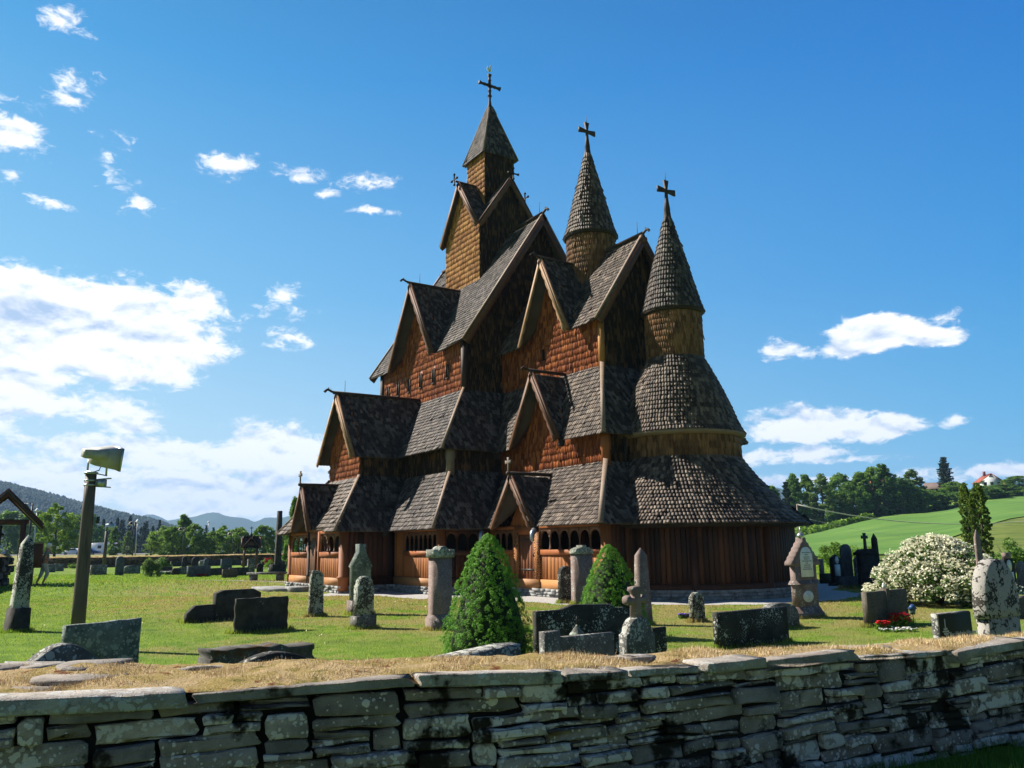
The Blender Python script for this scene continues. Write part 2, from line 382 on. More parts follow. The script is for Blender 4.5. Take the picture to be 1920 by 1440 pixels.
def lay(mb, O, Uv, Vv, Nv, w, e, style, lift, th):
    """O,Uv,Vv,Nv: (n,3) frames at shingle tips"""
    t = np.array(STY[style]); k = len(t); n = len(O)
    if n == 0: return
    jw = w * (1 + rng.uniform(-.10, .10, (n, 1))); je = e * rng.uniform(-.07, .07, (n, 1)); ang = rng.uniform(-.04, .04, (n, 1))
    lf = lift * rng.uniform(.7, 1.35, (n, 1)); odd = rng.uniform(0, 1, (n, 1)) < .018; ang = ang + odd * rng.uniform(-.16, .16, (n, 1)); je = je - odd * e * .25 * rng.uniform(0, 1, (n, 1)); lf = lf * (1 + odd * .8)
    tu = t[:, 0][None, :] * jw; tv = t[:, 1][None, :] * e + je * (t[:, 1] < .5)[None, :]
    tu2 = tu - ang * tv
    nn = lf * (1 - tv / (1.5 * e))
    def P(a, b, c): return O[:, None, :] + Uv[:, None, :] * a[:, :, None] + Vv[:, None, :] * b[:, :, None] + Nv[:, None, :] * c[:, :, None]
    front = P(tu2, tv, nn + .004); back = P(tu2, tv, nn - th)
    vs = np.concatenate([front, back], 1).reshape(-1, 3); base = (np.arange(n) * 2 * k)[:, None]
    f1 = base + np.arange(k)[None, :]
    q = np.array([(i, k + i, k + i + 1, i + 1) for i in range(k - 1)])
    f2 = (base[:, :, None] + q[None]).reshape(-1, 4)
    mb.nadd(vs, [f1, f2])
def shingle_poly(mb, poly, outward, w=.115, e=.19, style='roof', lift=.034, th=.022, base=.05, holes=None):
    o, u, v, n = plane_axes(poly, outward)
    P = [((V(a) - o).dot(u), (V(a) - o).dot(v)) for a in poly]
    us = [p[0] for p in P]; vs = [p[1] for p in P]
    rows = np.arange(min(vs) - e * .2, max(vs), e); cols = np.arange(min(us) - w, max(us) + w, w)
    U, R = np.meshgrid(cols, rows); U = U + (np.arange(len(rows)) % 2)[:, None] * w / 2 + rng.uniform(0, w, 1)
    m = inpoly(U, R + e * .55, P)
    if holes:
        for (x0, x1, y0, y1) in holes: m &= ~((U > x0) & (U < x1) & (R + e * .5 > y0) & (R < y1))
    U = U[m]; R = R[m] + rng.uniform(-.012, .012, U.shape)
    O = np.array(o)[None] + U[:, None] * np.array(u) + R[:, None] * np.array(v)
    one = np.ones((len(U), 1)); lay(mb, O, one * np.array(u), one * np.array(v), one * np.array(n), w, e, style, lift, th)
    if base: mb.prism(P, o, u, v, n, base)
def shingle_rev(mb, prof, cx, cy, w, e, style='roof', lift=.034, th=.022, a0=0, a1=2 * PI, nb=64):
    """prof: list of (r,z) from bottom to top"""
    s = [0]
    for i in range(1, len(prof)): s.append(s[-1] + math.hypot(prof[i][0] - prof[i - 1][0], prof[i][1] - prof[i - 1][1]))
    d = -.02; j = 0
    while d < s[-1] - e * .5:
        dd = max(d, 0); i = max(k for k in range(len(s)) if s[k] <= dd); i = min(i, len(s) - 2)
        t = (d - s[i]) / (s[i + 1] - s[i]); r = prof[i][0] + t * (prof[i + 1][0] - prof[i][0]); z = prof[i][1] + t * (prof[i + 1][1] - prof[i][1])
        tr, tz = prof[i + 1][0] - prof[i][0], prof[i + 1][1] - prof[i][1]; L = math.hypot(tr, tz); tr /= L; tz /= L
        N = max(6, int(round(2 * PI * r / w))); an = (np.arange(N) + .5 * (j % 2)) * 2 * PI / N
        an = an[(an >= a0) & (an <= a1)]
        ca, sa = np.cos(an), np.sin(an)
        O = np.stack([cx + r * ca, cy + r * sa, np.full_like(ca, z + rng.uniform(-.006, .006))], 1)
        Uv = np.stack([-sa, ca, 0 * ca], 1); Vv = np.stack([tr * ca, tr * sa, np.full_like(ca, tz)], 1); Nv = np.stack([tz * ca, tz * sa, np.full_like(ca, -tr)], 1)
        Uv = np.cross(Vv, Nv)
        lay(mb, O, Uv, Vv, Nv, 2 * PI * r / N, e, style, lift, th); d += e; j += 1
    mb.lathe([(r - .005, z) for r, z in prof], (cx, cy, 0), nb)
def sh(name, mat_, parent, items, **kw):
    mb = MB()
    for poly, out in items: shingle_poly(mb, poly, out, **kw)
    return mb.build(name, mat_, parent)
def wavy_board(mb, a, b, drop, th, outw, wave=.05, nw=7, up=(0, 0, 1)):
    """barge board along a->b; hangs 'drop' below (perpendicular in the gable plane); wavy lower edge"""
    a, b, outw = V(a), V(b), V(outw); d = (b - a); L = d.length; d /= L
    dn = d.cross(outw); dn.normalize()
    if dn.z > 0: dn = -dn
    pts = [(0, 0), (L, 0)]; N = nw * 6
    low = []
    for i in range(N + 1):
        t = i / N; low.append((t * L, drop * (1 - .15 * t) + wave * (abs(math.sin(t * nw * PI)) - .5)))
    pts = [(0, 0), (L, 0)] + low[::-1]
    mb.prism(pts, a + outw * th, d, dn, outw, th)
def cross_mb(mb, c, h, arm, th, ax, flare=1.7, w=.09, base=.0):
    """flared cross; c = foot, ax = arm direction"""
    c, ax = V(c), V(ax); nrm = ax.cross(UP)
    zc = h - arm * .95; a = w / 2; f = w * flare / 2
    pts = [(-a * 1.1, 0), (a * 1.1, 0), (a * .8, zc - a), (arm, zc - f), (arm, zc + f), (a * .8, zc + a), (f, h), (-f, h), (-a * .8, zc + a), (-arm, zc + f), (-arm, zc - f), (-a * .8, zc - a)]
    mb.prism(pts, c + nrm * th / 2, ax, UP, nrm, th, bev=th * .15)
def dragon(mb, p, d, s=1.0):
    """carved beast head on a ridge end; p = start, d = outward horizontal direction"""
    p, d = V(p), V(d).normalized(); sd_ = d.cross(UP)
    path = [p - d * .25 * s, p + d * .12 * s + UP * .03 * s, p + d * .32 * s + UP * .13 * s, p + d * .47 * s + UP * .16 * s, p + d * .62 * s + UP * .07 * s, p + d * .74 * s + UP * (-.02) * s]
    mb.tube(path, [.10 * s, .095 * s, .085 * s, .10 * s, .075 * s, .045 * s], 7)
    mb.tube([p + d * .50 * s + UP * .08 * s, p + d * .60 * s - UP * .05 * s, p + d * .68 * s - UP * .10 * s], [.05 * s, .04 * s, .025 * s], 5)
    for k in (-1, 1):
        mb.tube([p + d * .40 * s + sd_ * k * .05 * s + UP * .2 * s, p + d * .36 * s + sd_ * k * .08 * s + UP * .36 * s], [.035 * s, .008 * s], 5)
    for q, hh in ((.20, .16), (.29, .22)): mb.tube([p + d * q * s + UP * .1 * s, p + d * (q - .05) * s + UP * (.1 + hh) * s], [.03 * s, .006 * s], 4)

# ------------------------------------------------------------------ CHURCH
CH = thing('stave_church', (5, 0, 0), 'large dark timber stave church with shingled roofs and three crosses', 'church')
s_ = (0, -1, 0)
def ridge(a, b, name='ridge_beam', r=.085, heads=(0, 1), parent=None, s=1.0):
    a, b = V(a), V(b); mb = MB(); d = (b - a).normalized()
    mb.tube([a + UP * .03, b + UP * .03], r, 8)
    o = mb.build(name, M_beam, parent or CH)
    hm = MB()
    if heads[0]: dragon(hm, a + UP * .04, -d, s * .62)
    if heads[1]: dragon(hm, b + UP * .04, d, s * .62)
    if heads[0] or heads[1]: hm.build('dragon_head', M_beam, o)
    return o
def rod(p, h=.55):
    mb = MB(); mb.tube([V(p), V(p) + UP * h], .011, 5); mb.build('lightning_rod', M_iron, CH)

def dormer(cx, half, za, zf, yf, pl, wy, wall_z, mat_r, mat_w, mat_b, name, cross=False, wallkw=None, drop=.2, heads=True, sgn=-1, hs=.8, e=.17):
    """gabled dormer looking south (sgn=-1). pl=(ye,ze,yt,zt) host roof plane; wy wall plane; returns cut polygon pts"""
    ye, ze, yt, zt = pl; k = (zt - ze) / (yt - ye)
    yr = ye + (za - ze) / k
    if za > zt - .02: yr = yt
    yb = ye + (zf - ze) / k
    d = thing_part = None
    items = []
    for s in (-1, 1):
        A = (cx + s * half, yf, zf); B = (cx, yf, za); Cc = (cx, yr, za); D = (cx + s * half, yb, zf)
        items.append(([A, B, Cc, D], (s * (za - zf), 0, half)))
    rf = sh(name, mat_r, CH, items, w=.105, e=e)
    bb = MB()
    for s in (-1, 1):
        wavy_board(bb, (cx + s * (half + .02), yf, zf - .03), (cx + s * .0, yf, za + .05), drop, .05, (0, -1, 0), nw=7)
        bb.beam((cx + s * (half + .05), yf + .03, zf + .02), (cx, yf + .03, za + .13), .10, .05, up=(s * (za - zf), 0, half))
    bb.build('bargeboard', mat_b, rf)
    ridge((cx, yf - .12, za + .10), (cx, yr + .1, za + .10), r=.06, heads=(1 if heads else 0, 0), parent=rf, s=hs)
    if cross:
        mb = MB(); cross_mb(mb, (cx, yf - .05, za + .05), .62, .17, .05, (1, 0, 0), 1.8, .07); mb.build('cross', M_grey, rf)
    if wallkw is not None:
        kk = (za - zf) / half; zz_ = wall_z; hw = half - .12
        poly = [(cx - hw, wy, zz_), (cx + hw, wy, zz_), (cx + hw, wy, max(zf + (half - hw) * kk - .05, zz_ + .01)), (cx, wy, za - .08), (cx - hw, wy, max(zf + (half - hw) * kk - .05, zz_ + .01))]
        if wallkw == 'plank':
            mb = MB(); n = int(hw * 2 / .16)
            for i in range(n):
                xa = -hw + i * 2 * hw / n; xb = xa + 2 * hw / n - .008; top = lambda x: za - .1 - abs(x) * kk
                mb.prism([(xa, 0), (xb, 0), (xb, max(top(xb) - zz_, .02)), (xa, max(top(xa) - zz_, .02))] if xa * xb > 0 else [(xa, 0), (xb, 0), (xb, top(xb) - zz_), (0, top(0) - zz_), (xa, top(xa) - zz_)], (cx, wy, zz_), (1, 0, 0), UP, (0, -1, 0), .03, bev=.006)
            mb.build('gable_boarding', mat_w, CH)
        else:
            mb = MB(); shingle_poly(mb, poly, (0, -1, 0), w=.085, e=.255, style='wall', lift=.034, base=.08); mb.build('gable_wall', mat_w, CH)
    return [(cx - half, yb, zf), (cx, yr, za), (cx + half, yb, zf)]

# --- key dimensions (metres)
NX, NY = 4.00, 3.84          # nave clerestory walls
RX, RY, RZ, RT_ = 4.42, 4.12, 9.94, 16.16   # nave roof
AX, AY, AZ_ = 5.80, 5.85, 5.23; AT = 7.95    # nave aisle roof
GX, GY, GZ = 7.13, 6.92, 2.26; GTX, GTY, GTZ = 5.5, 5.34, 4.40
# nave clerestory walls
WK = dict(w=.072, e=.262, style='wall', lift=.034, th=.022, base=.10); WKC = dict(w=.092, e=.25, style='wall', lift=.036, th=.024, base=.10)
mb = MB()
win = [-3.32, -2.2, -1.05, .12, 1.36, 2.62]
xs0 = -NX
o, u, v, n = plane_axes([(-NX, -NY, AT - .3), (NX, -NY, AT - .3), (NX, -NY, RZ + .18), (-NX, -NY, RZ + .18)], (0, -1, 0))
holes = []
usgn = u.x
for wx in win:
    c_ = (wx + NX) * usgn if usgn > 0 else -(wx + NX); holes.append((c_ - .12, c_ + .12, .95, 1.62))
shingle_poly(mb, [(-NX, -NY, AT - .3), (NX, -NY, AT - .3), (NX, -NY, RZ + .18), (-NX, -NY, RZ + .18)], (0, -1, 0), holes=holes, **WK)
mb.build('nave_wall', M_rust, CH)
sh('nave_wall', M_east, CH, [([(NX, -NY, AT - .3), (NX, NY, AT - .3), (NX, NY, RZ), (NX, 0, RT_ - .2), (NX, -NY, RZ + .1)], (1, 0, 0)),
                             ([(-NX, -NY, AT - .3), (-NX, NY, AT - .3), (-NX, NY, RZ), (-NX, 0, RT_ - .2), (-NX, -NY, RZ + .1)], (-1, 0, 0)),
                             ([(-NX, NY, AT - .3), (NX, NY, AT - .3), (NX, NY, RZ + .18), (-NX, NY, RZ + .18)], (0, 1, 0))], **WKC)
for wx in win:
    fr = MB()
    for s in (-1, 1): fr.box((wx + s * .10, -NY - .035, AT + .98), (.035, .07, .60))
    fr.box((wx, -NY - .045, AT + .68), (.26, .09, .04)); fr.tube([(wx + .10 * math.cos(t), -NY - .035, AT + 1.27 + .10 * math.sin(t)) for t in np.linspace(0, PI, 7)], .022, 5)
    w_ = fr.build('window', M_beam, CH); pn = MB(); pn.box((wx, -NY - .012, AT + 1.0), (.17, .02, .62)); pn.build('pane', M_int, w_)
# corner posts of nave
for x, y in ((NX, -NY), (NX, NY), (-NX, -NY)):
    mb = MB(); mb.tube([(x, y, AT - .3), (x, y, RZ + .1)], .15, 12); mb.build('corner_post', M_beam, CH, True)
# nave roof with south dormer
plN = (-RY, RZ, 0, RT_)
cut = dormer(0, 2.21, 13.40, 9.80, -4.42, plN, -NY, AT + 1.9, M_roof, M_rust, M_bargeb, 'dormer_roof', wallkw='sh', drop=.22)
S1 = [(-4.98, -RY, RZ), cut[0], cut[1], cut[2], (RX, -RY, RZ), (RX, 0, RT_), (-4.98, 0, RT_)]
sh('nave_roof', M_roof, CH, [(S1, (0, -1, 1))], w=.115, e=.185)
sh('nave_roof', M_roof, CH, [([(-4.98, RY, RZ), (RX, RY, RZ), (RX, 0, RT_), (-4.98, 0, RT_)], (0, 1, 1))], w=.16, e=.25)
for x, ou in ((RX, 1), (-4.98, -1)):
    mb = MB()
    eb = MB()
    for s in (-1, 1):
        wavy_board(mb, (x, s * (RY + .02), RZ - .03), (x, 0, RT_ + .05), .30, .05, (ou, 0, 0), wave=.0)
        eb.beam((x - ou * .02, s * (RY + .05), RZ + .02), (x - ou * .02, 0, RT_ + .14), .14, .045, up=(0, s * 6.2, 4.1))
    bo = mb.build('bargeboard', M_bargeb, CH); eb.build('verge_board', M_hip, bo)
ridge((-4.98, 0, RT_ + .1), (RX, 0, RT_ + .1), s=1.0)
rod((RX - .25, 0, RT_ + .2)); rod((.0, -3.9, 13.5))
# soffit shadow boards under gable apex
# --- tower
TB = 1.62; tz0 = 12.6
mb = MB()
for dx, dy in ((0, -1), (1, 0), (0, 1), (-1, 0)):
    ax_v = V((-dy, dx, 0)); c = V((dx, dy, 0)) * TB
    P = [c - ax_v * TB + UP * tz0, c + ax_v * TB + UP * tz0, c + ax_v * TB + UP * 16.35, c + UP * 18.85, c - ax_v * TB + UP * 16.35]
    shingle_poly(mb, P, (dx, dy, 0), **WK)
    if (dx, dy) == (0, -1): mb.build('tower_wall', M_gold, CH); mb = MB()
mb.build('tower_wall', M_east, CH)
tr = MB(); items = []
k_ = (19.01 - 16.32) / 1.82
for dx, dy in ((0, -1), (1, 0), (0, 1), (-1, 0)):
    d = V((dx, dy, 0)); a = V((-dy, dx, 0))
    for s in (-1, 1):
        # front foot, front apex, centre apex, valley corner
        yf = 1.86
        items.append(([d * yf + a * s * 1.82 + UP * 16.32, d * yf + UP * 19.01, UP * 19.01, d * 1.82 + a * s * 1.82 + UP * 16.32], a * s * k_ + UP))
for P, ou in items: shingle_poly(tr, P, ou, w=.11, e=.18, base=.04)
TR = tr.build('tower_roof', M_roof, CH)
for dx, dy in ((0, -1), (1, 0), (0, 1), (-1, 0)):
    d = V((dx, dy, 0)); a = V((-dy, dx, 0)); bb = MB()
    for s in (-1, 1):
        wavy_board(bb, d * 1.86 + a * s * 1.84 + UP * 16.29, d * 1.86 + UP * 19.05, .2, .045, d, nw=6)
        bb.beam(d * 1.84 + a * s * 1.87 + UP * 16.35, d * 1.84 + UP * 19.12, .09, .05, up=a * s * k_ + UP)
    bb.build('bargeboard', M_bargeb, TR)
    mb = MB(); mb.tube([UP * 19.1, d * 2.0 + UP * 19.1], .055, 7)
    # small knobbed cross on the ridge end
    p = d * 2.08 + UP * 19.16
    for q in (a, UP, V((0, 0, -1)), -a):
        mb.tube([p, p + q * .22, p + q * .25, p + q * .31], [.04, .035, .07, .05], 6)
    mb.build('ridge_cross', M_beam, TR)
# turret
tb = .835; mb = MB()
for dx, dy in ((0, -1), (1, 0), (0, 1), (-1, 0)):
    a = V((-dy, dx, 0)); c = V((dx, dy, 0)) * tb
    shingle_poly(mb, [c - a * tb + UP * 17.0, c + a * tb + UP * 17.0, c + a * tb + UP * 20.7, c - a * tb + UP * 20.7], (dx, dy, 0), **WK)
    if (dx, dy) == (0, -1): mb.build('turret_wall', M_gold, CH); mb = MB()
mb.build('turret_wall', M_east, CH)
sp = MB(); hb = MB()
for dx, dy in ((0, -1), (1, 0), (0, 1), (-1, 0)):
    d = V((dx, dy, 0)); a = V((-dy, dx, 0)); r0, r1, r2 = 1.0, .80, .12; z0, z1, z2 = 20.55, 21.05, 23.55
    shingle_poly(sp, [d * r0 - a * r0 + UP * z0, d * r0 + a * r0 + UP * z0, d * r2 + a * r2 + UP * z2, d * r2 - a * r2 + UP * z2], d * 3 + UP, w=.10, e=.17)
    hb.beam((d + a) * (r0 + .02) + UP * z0, (d + a) * r2 + UP * z2, .09, .05, up=(d + a) * 3 + UP)
SPR = sp.build('spire_roof', M_roof, CH); hb.build('hip_board', M_hip, SPR)
fin = MB(); fin.lathe([(.17, 23.45), (.10, 23.75), (.06, 24.05), (.075, 24.2), (.05, 24.4), (.05, 24.6), (.04, 24.7)], (0, 0, 0), 8)
zc = 24.87
for q in (V((0, 1, 0)), V((0, -1, 0)), UP, V((0, 0, -1))):
    L_ = .62 if abs(q.y) else .60; fin.tube([V((0, 0, zc)), V((0, 0, zc)) + q * L_ * .45, V((0, 0, zc)) + q * L_ * .5, V((0, 0, zc)) + q * L_ * .55, V((0, 0, zc)) + q * L_ * .85, V((0, 0, zc)) + q * L_], [.09, .065, .105, .065, .075, .125], 7)
CR1 = fin.build('spire_cross', M_beam, CH)
mb = MB(); mb.tube([(0, 0, 25.4), (0, 0, 25.75)], .012, 5); mb.build('vane_rod', M_iron, CR1)
mb = MB(); mb.prism([(-.06, 0), (.04, -.04), (.10, .06), (.07, .2), (.13, .42), (.04, .34), (-.01, .16), (-.05, .22), (-.10, .30), (-.14, .18), (-.12, .06)], (.0, 0, 25.68), (.25, .97, 0), UP, (.97, -.25, 0), .02); mb.build('weathercock', M_white, CR1)

# --- nave aisle roof (hipped ring)
eS = (-AX, -AY, AZ_); eE = (AX, -AY, AZ_); tE = (NX, -NY, AT); tW = (-NX, -NY, AT)
pw = 1.99  # porch gable half width, ridge reaches the wall
sh('aisle_roof', M_roof, CH, [([(pw, -AY, AZ_), eE, tE, (.0, -NY, AT)], (0, -1, 1)), ([eS, (-pw, -AY, AZ_), (0, -NY, AT), tW], (0, -1, 1))], w=.115, e=.19)
sh('aisle_roof', M_roof, CH, [([eE, (AX, AY, AZ_), (NX, NY, AT), tE], (1, 0, 1)), ([eS, (-AX, AY, AZ_), (-NX, NY, AT), tW], (-1, 0, 1)), ([(-AX, AY, AZ_), (AX, AY, AZ_), (NX, NY, AT), (-NX, NY, AT)], (0, 1, 1))], w=.12, e=.2)
def hip(a, b, mat_=None, w=.11, parent=None, out=(1, -1, 1)):
    mb = MB(); a, b = V(a), V(b); mb.beam(a + UP * .03, b + UP * .06, w, .07, up=out); return mb.build('hip_board', mat_ or M_hip, parent or CH)
hip(eE, (NX, -NY, AT + .1)); hip(eS, tW, out=(-1, -1, 1)); hip((AX, AY, AZ_), (NX, NY, AT), out=(1, 1, 1))
# aisle walls
AWX, AWY = 5.45, 5.30
DW = dict(w=.105, e=.26, style='wall', lift=.028, th=.018, base=.08)
sh('aisle_wall', M_east, CH, [([(-AWX, -AWY, GTZ - .2), (AWX, -AWY, GTZ - .2), (AWX, -AWY, AZ_ + .25), (-AWX, -AWY, AZ_ + .25)], s_)], **DW)  # south side uses the dark copy too: eave shade put into its colour
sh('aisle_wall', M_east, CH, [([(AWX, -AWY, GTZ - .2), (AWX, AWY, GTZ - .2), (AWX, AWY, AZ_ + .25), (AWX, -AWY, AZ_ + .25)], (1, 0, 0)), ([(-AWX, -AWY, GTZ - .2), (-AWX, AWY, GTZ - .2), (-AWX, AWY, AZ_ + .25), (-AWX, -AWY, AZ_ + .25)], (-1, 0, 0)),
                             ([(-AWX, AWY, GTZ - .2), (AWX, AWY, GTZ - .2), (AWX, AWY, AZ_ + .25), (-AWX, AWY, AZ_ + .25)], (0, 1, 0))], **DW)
mb = MB(); mb.tube([(AWX, -AWY, GTZ - .2), (AWX, -AWY, GTZ + .45), (AWX, -AWY, GTZ + .5), (AWX, -AWY, AZ_ + .2)], [.17, .16, .19, .17], 12); mb.build('corner_post', M_grey, CH, True)
# --- gallery roofs
GE = (GX, -GY, GZ); GTE = (GTX, -GTY, GTZ)
PX, PY = 3.39, 9.0; PTX, PTY = 1.66, 7.36; PTZ = 4.44
vly = (PTX + .02, -GTY, GTZ)
sh('gallery_roof', M_roof, CH, [([(PX, -GY, GZ), GE, GTE, vly], (0, -1, 1)), ([(-GX, -GY, GZ), (-PX, -GY, GZ), (-PTX, -GTY, GTZ), (-GTX, -GTY, GTZ)], (0, -1, 1))], w=.12, e=.19)
sh('gallery_roof', M_roof, CH, [([GE, (GX, GY, GZ), (GTX, GTY, GTZ), GTE], (1, 0, 1)), ([(-GX, -GY, GZ), (-GX, GY, GZ), (-GTX, GTY, GTZ), (-GTX, -GTY, GTZ)], (-1, 0, 1)), ([(-GX, GY, GZ), (GX, GY, GZ), (GTX, GTY, GTZ), (-GTX, GTY, GTZ)], (0, 1, 1))], w=.12, e=.2)
hip(GE, GTE); hip((-GX, -GY, GZ), (-GTX, -GTY, GTZ), out=(-1, -1, 1))
# --- south porch
plP = (-PY, GZ, -PTY, PTZ)
cut = dormer(0, 1.035, 4.06, 2.37, -9.15, plP, -8.50, 2.1, M_roof, M_post, M_bargeb, 'porch_gable_roof', cross=True, wallkw='plank', drop=.14, heads=False)
sh('porch_roof', M_roofw, CH, [([(-PX, -PY, GZ), cut[0], cut[1], cut[2], (PX, -PY, GZ), (PTX, -PTY, PTZ), (-PTX, -PTY, PTZ)], (0, -1, 1))], w=.14, e=.205, lift=.045)
sh('porch_roof', M_roof, CH, [([(PX, -PY, GZ), (PX, -GY, GZ), vly, (PTX, -PTY, PTZ)], (1, 0, 1))], w=.12, e=.19)
sh('porch_roof', M_roof, CH, [([(-PX, -PY, GZ), (-PX, -GY, GZ), (-PTX, -GTY, GTZ), (-PTX, -PTY, PTZ)], (-1, 0, 1))], w=.12, e=.19)
hip((PX, -PY, GZ), (PTX, -PTY, PTZ)); hip((-PX, -PY, GZ), (-PTX, -PTY, PTZ), out=(-1, -1, 1))
PWK = dict(w=.078, e=.235, style='wall', lift=.038, th=.025, base=.10)
mb = MB(); kk = (7.96 - 5.22) / 1.99
shingle_poly(mb, [(-1.62, -7.33, PTZ - .1), (1.62, -7.33, PTZ - .1), (1.62, -7.33, 5.22 + .35 * kk), (0, -7.33, 7.88), (-1.62, -7.33, 5.22 + .35 * kk)], s_, **PWK); mb.build('porch_gable_wall', M_rust, CH)
sh('porch_side_wall', M_east, CH, [([(1.62, -7.33, GTZ - .3), (1.62, -5.2, GTZ - .3), (1.62, -5.2, 5.7), (1.62, -7.33, 5.7)], (1, 0, 0))], **DW)
sh('porch_side_wall', M_east, CH, [([(-1.62, -7.33, GTZ - .3), (-1.62, -5.2, GTZ - .3), (-1.62, -5.2, 5.7), (-1.62, -7.33, 5.7)], (-1, 0, 0))], **DW)
kN = (AT - AZ_) / (AY - NY)
items = []
for s in (-1, 1):
    items.append(([(s * 1.99, -7.80, 5.22), (0, -7.80, 7.96), (0, -NY, 7.96), (s * 1.99, -AY, 5.22)], (s * 2.74, 0, 1.99)))
PR = sh('porch_roof', M_roof, CH, items[:1], w=.12, e=.19); PR = sh('porch_roof', M_roof, CH, items[1:], w=.12, e=.19)
bb = MB()
for s in (-1, 1):
    wavy_board(bb, (s * 2.01, -7.80, 5.19), (0, -7.80, 8.01), .2, .05, s_, nw=7); bb.beam((s * 2.04, -7.77, 5.24), (0, -7.77, 8.08), .10, .05, up=(s * 2.74, 0, 1.99))
bb.build('bargeboard', M_barge, PR)
ridge((0, -7.92, 8.06), (0, -NY, 8.06), r=.075, heads=(1, 0), parent=PR, s=.9); rod((0, -7.4, 8.1)); rod((.0, -9.0, 4.6), .01)
# --- choir
KX, KY = 10.55, 2.0; KRX, KRY, KRZ, KRT = 10.82, 2.37, 9.49, 13.0; KWB = 7.9
CX0 = 7.71
plK = (-KRY, KRZ, 0, KRT)
cut = dormer(CX0, 1.57, 12.55, 9.42, -2.58, plK, -KY, 9.3, M_roof, M_rust, M_barge, 'choir_dormer_roof', wallkw='sh', drop=.16, hs=.75)
sh('choir_roof', M_roofw, CH, [([(NX - .1, -KRY, KRZ), cut[0], cut[1], cut[2], (KRX, -KRY, KRZ), (KRX, 0, KRT), (NX - .1, 0, KRT)], (0, -1, 1))], w=.12, e=.18)
sh('choir_roof', M_roof, CH, [([(NX - .1, KRY, KRZ), (KRX, KRY, KRZ), (KRX, 0, KRT), (NX - .1, 0, KRT)], (0, 1, 1))], w=.16, e=.25)
mb = MB(); eb = MB()
for s in (-1, 1):
    wavy_board(mb, (KRX, s * (KRY + .02), KRZ - .03), (KRX, 0, KRT + .05), .26, .05, (1, 0, 0), wave=.0); eb.beam((KRX - .04, s * (KRY + .05), KRZ + .02), (KRX - .04, 0, KRT + .13), .12, .06, up=(0, s * 3.5, 2.37))
mb.box((KRX + .03, 0, KRT - .12), (.055, .30, .22)); bo = mb.build('bargeboard', M_bargeb, CH); eb.build('verge_board', M_hip, bo)
ridge((NX, 0, KRT + .1), (KRX, 0, KRT + .1), heads=(0, 1), s=.85); rod((KRX - .3, 0, KRT + .15))
mb = MB(); shingle_poly(mb, [(NX, -KY, KWB - .3), (KX, -KY, KWB - .3), (KX, -KY, KRZ + .25), (NX, -KY, KRZ + .25)], s_, **WKC); mb.build('choir_wall', M_rust, CH)
sh('choir_wall', M_east, CH, [([(KX, -KY, KWB - .3), (KX, KY, KWB - .3), (KX, KY, KRZ), (KX, 0, KRT - .2), (KX, -KY, KRZ)], (1, 0, 0)), ([(NX, KY, KWB - .3), (KX, KY, KWB - .3), (KX, KY, KRZ + .25), (NX, KY, KRZ + .25)], (0, 1, 0))], **WKC)
mb = MB(); mb.tube([(KX, -KY, KWB - .3), (KX, -KY, KRZ + .1)], .12, 12); mb.build('corner_post', M_gold, CH, True)
fr = MB(); fr.box((7.05, -KY - .04, 8.75), (.22, .06, .03)); fr.box((7.05, -KY - .035, 8.98), (.14, .03, .40)); fr.build('window', M_int, CH)
# choir aisle roof
HX, HY, HZ = 12.2, 3.42, 5.19; HWX, HWY, HGT = 11.8, 3.02, 4.31
plH = (-HY, HZ, -KY, KWB)
cut = dormer(8.42, 1.49, 7.79, 5.25, -3.6, plH, -HWY, 5.05, M_roof, M_rust, M_bargeb, 'choir_aisle_gable_roof', wallkw='sh', drop=.17, hs=.7)
sh('choir_aisle_roof', M_roofw, CH, [([(AX - .5, -HY, HZ), cut[0], cut[1], cut[2], (HX, -HY, HZ), (KX, -KY, KWB), (NX, -KY, KWB)], (0, -1, 1))], w=.12, e=.185)
sh('choir_aisle_roof', M_roof, CH, [([(HX, -HY, HZ), (HX, HY, HZ), (KX, KY, KWB), (KX, -KY, KWB)], (1, 0, 1)), ([(AX - .5, HY, HZ), (HX, HY, HZ), (KX, KY, KWB), (NX, KY, KWB)], (0, 1, 1))], w=.12, e=.19)
hip((HX, -HY, HZ), (KX, -KY, KWB + .12), w=.15); hip((HX, HY, HZ), (KX, KY, KWB), out=(1, 1, 1))
mb = MB(); shingle_poly(mb, [(AWX, -HWY, HGT - .2), (HWX, -HWY, HGT - .2), (HWX, -HWY, HZ + .35), (AWX, -HWY, HZ + .35)], s_, **WKC); mb.build('choir_aisle_wall', M_rust, CH)
sh('choir_aisle_wall', M_east, CH, [([(HWX, -HWY, HGT - .2), (HWX, HWY, HGT - .2), (HWX, HWY, HZ + .25), (HWX, -HWY, HZ + .25)], (1, 0, 0)), ([(AWX, HWY, HGT - .2), (HWX, HWY, HGT - .2), (HWX, HWY, HZ + .25), (AWX, HWY, HZ + .25)], (0, 1, 0))], **DW)
mb = MB(); mb.tube([(HWX, -HWY, HGT - .2), (HWX, -HWY, HGT + .35), (HWX, -HWY, HGT + .4), (HWX, -HWY, HZ + .2)], [.16, .15, .18, .16], 12); mb.build('corner_post', M_post, CH, True)
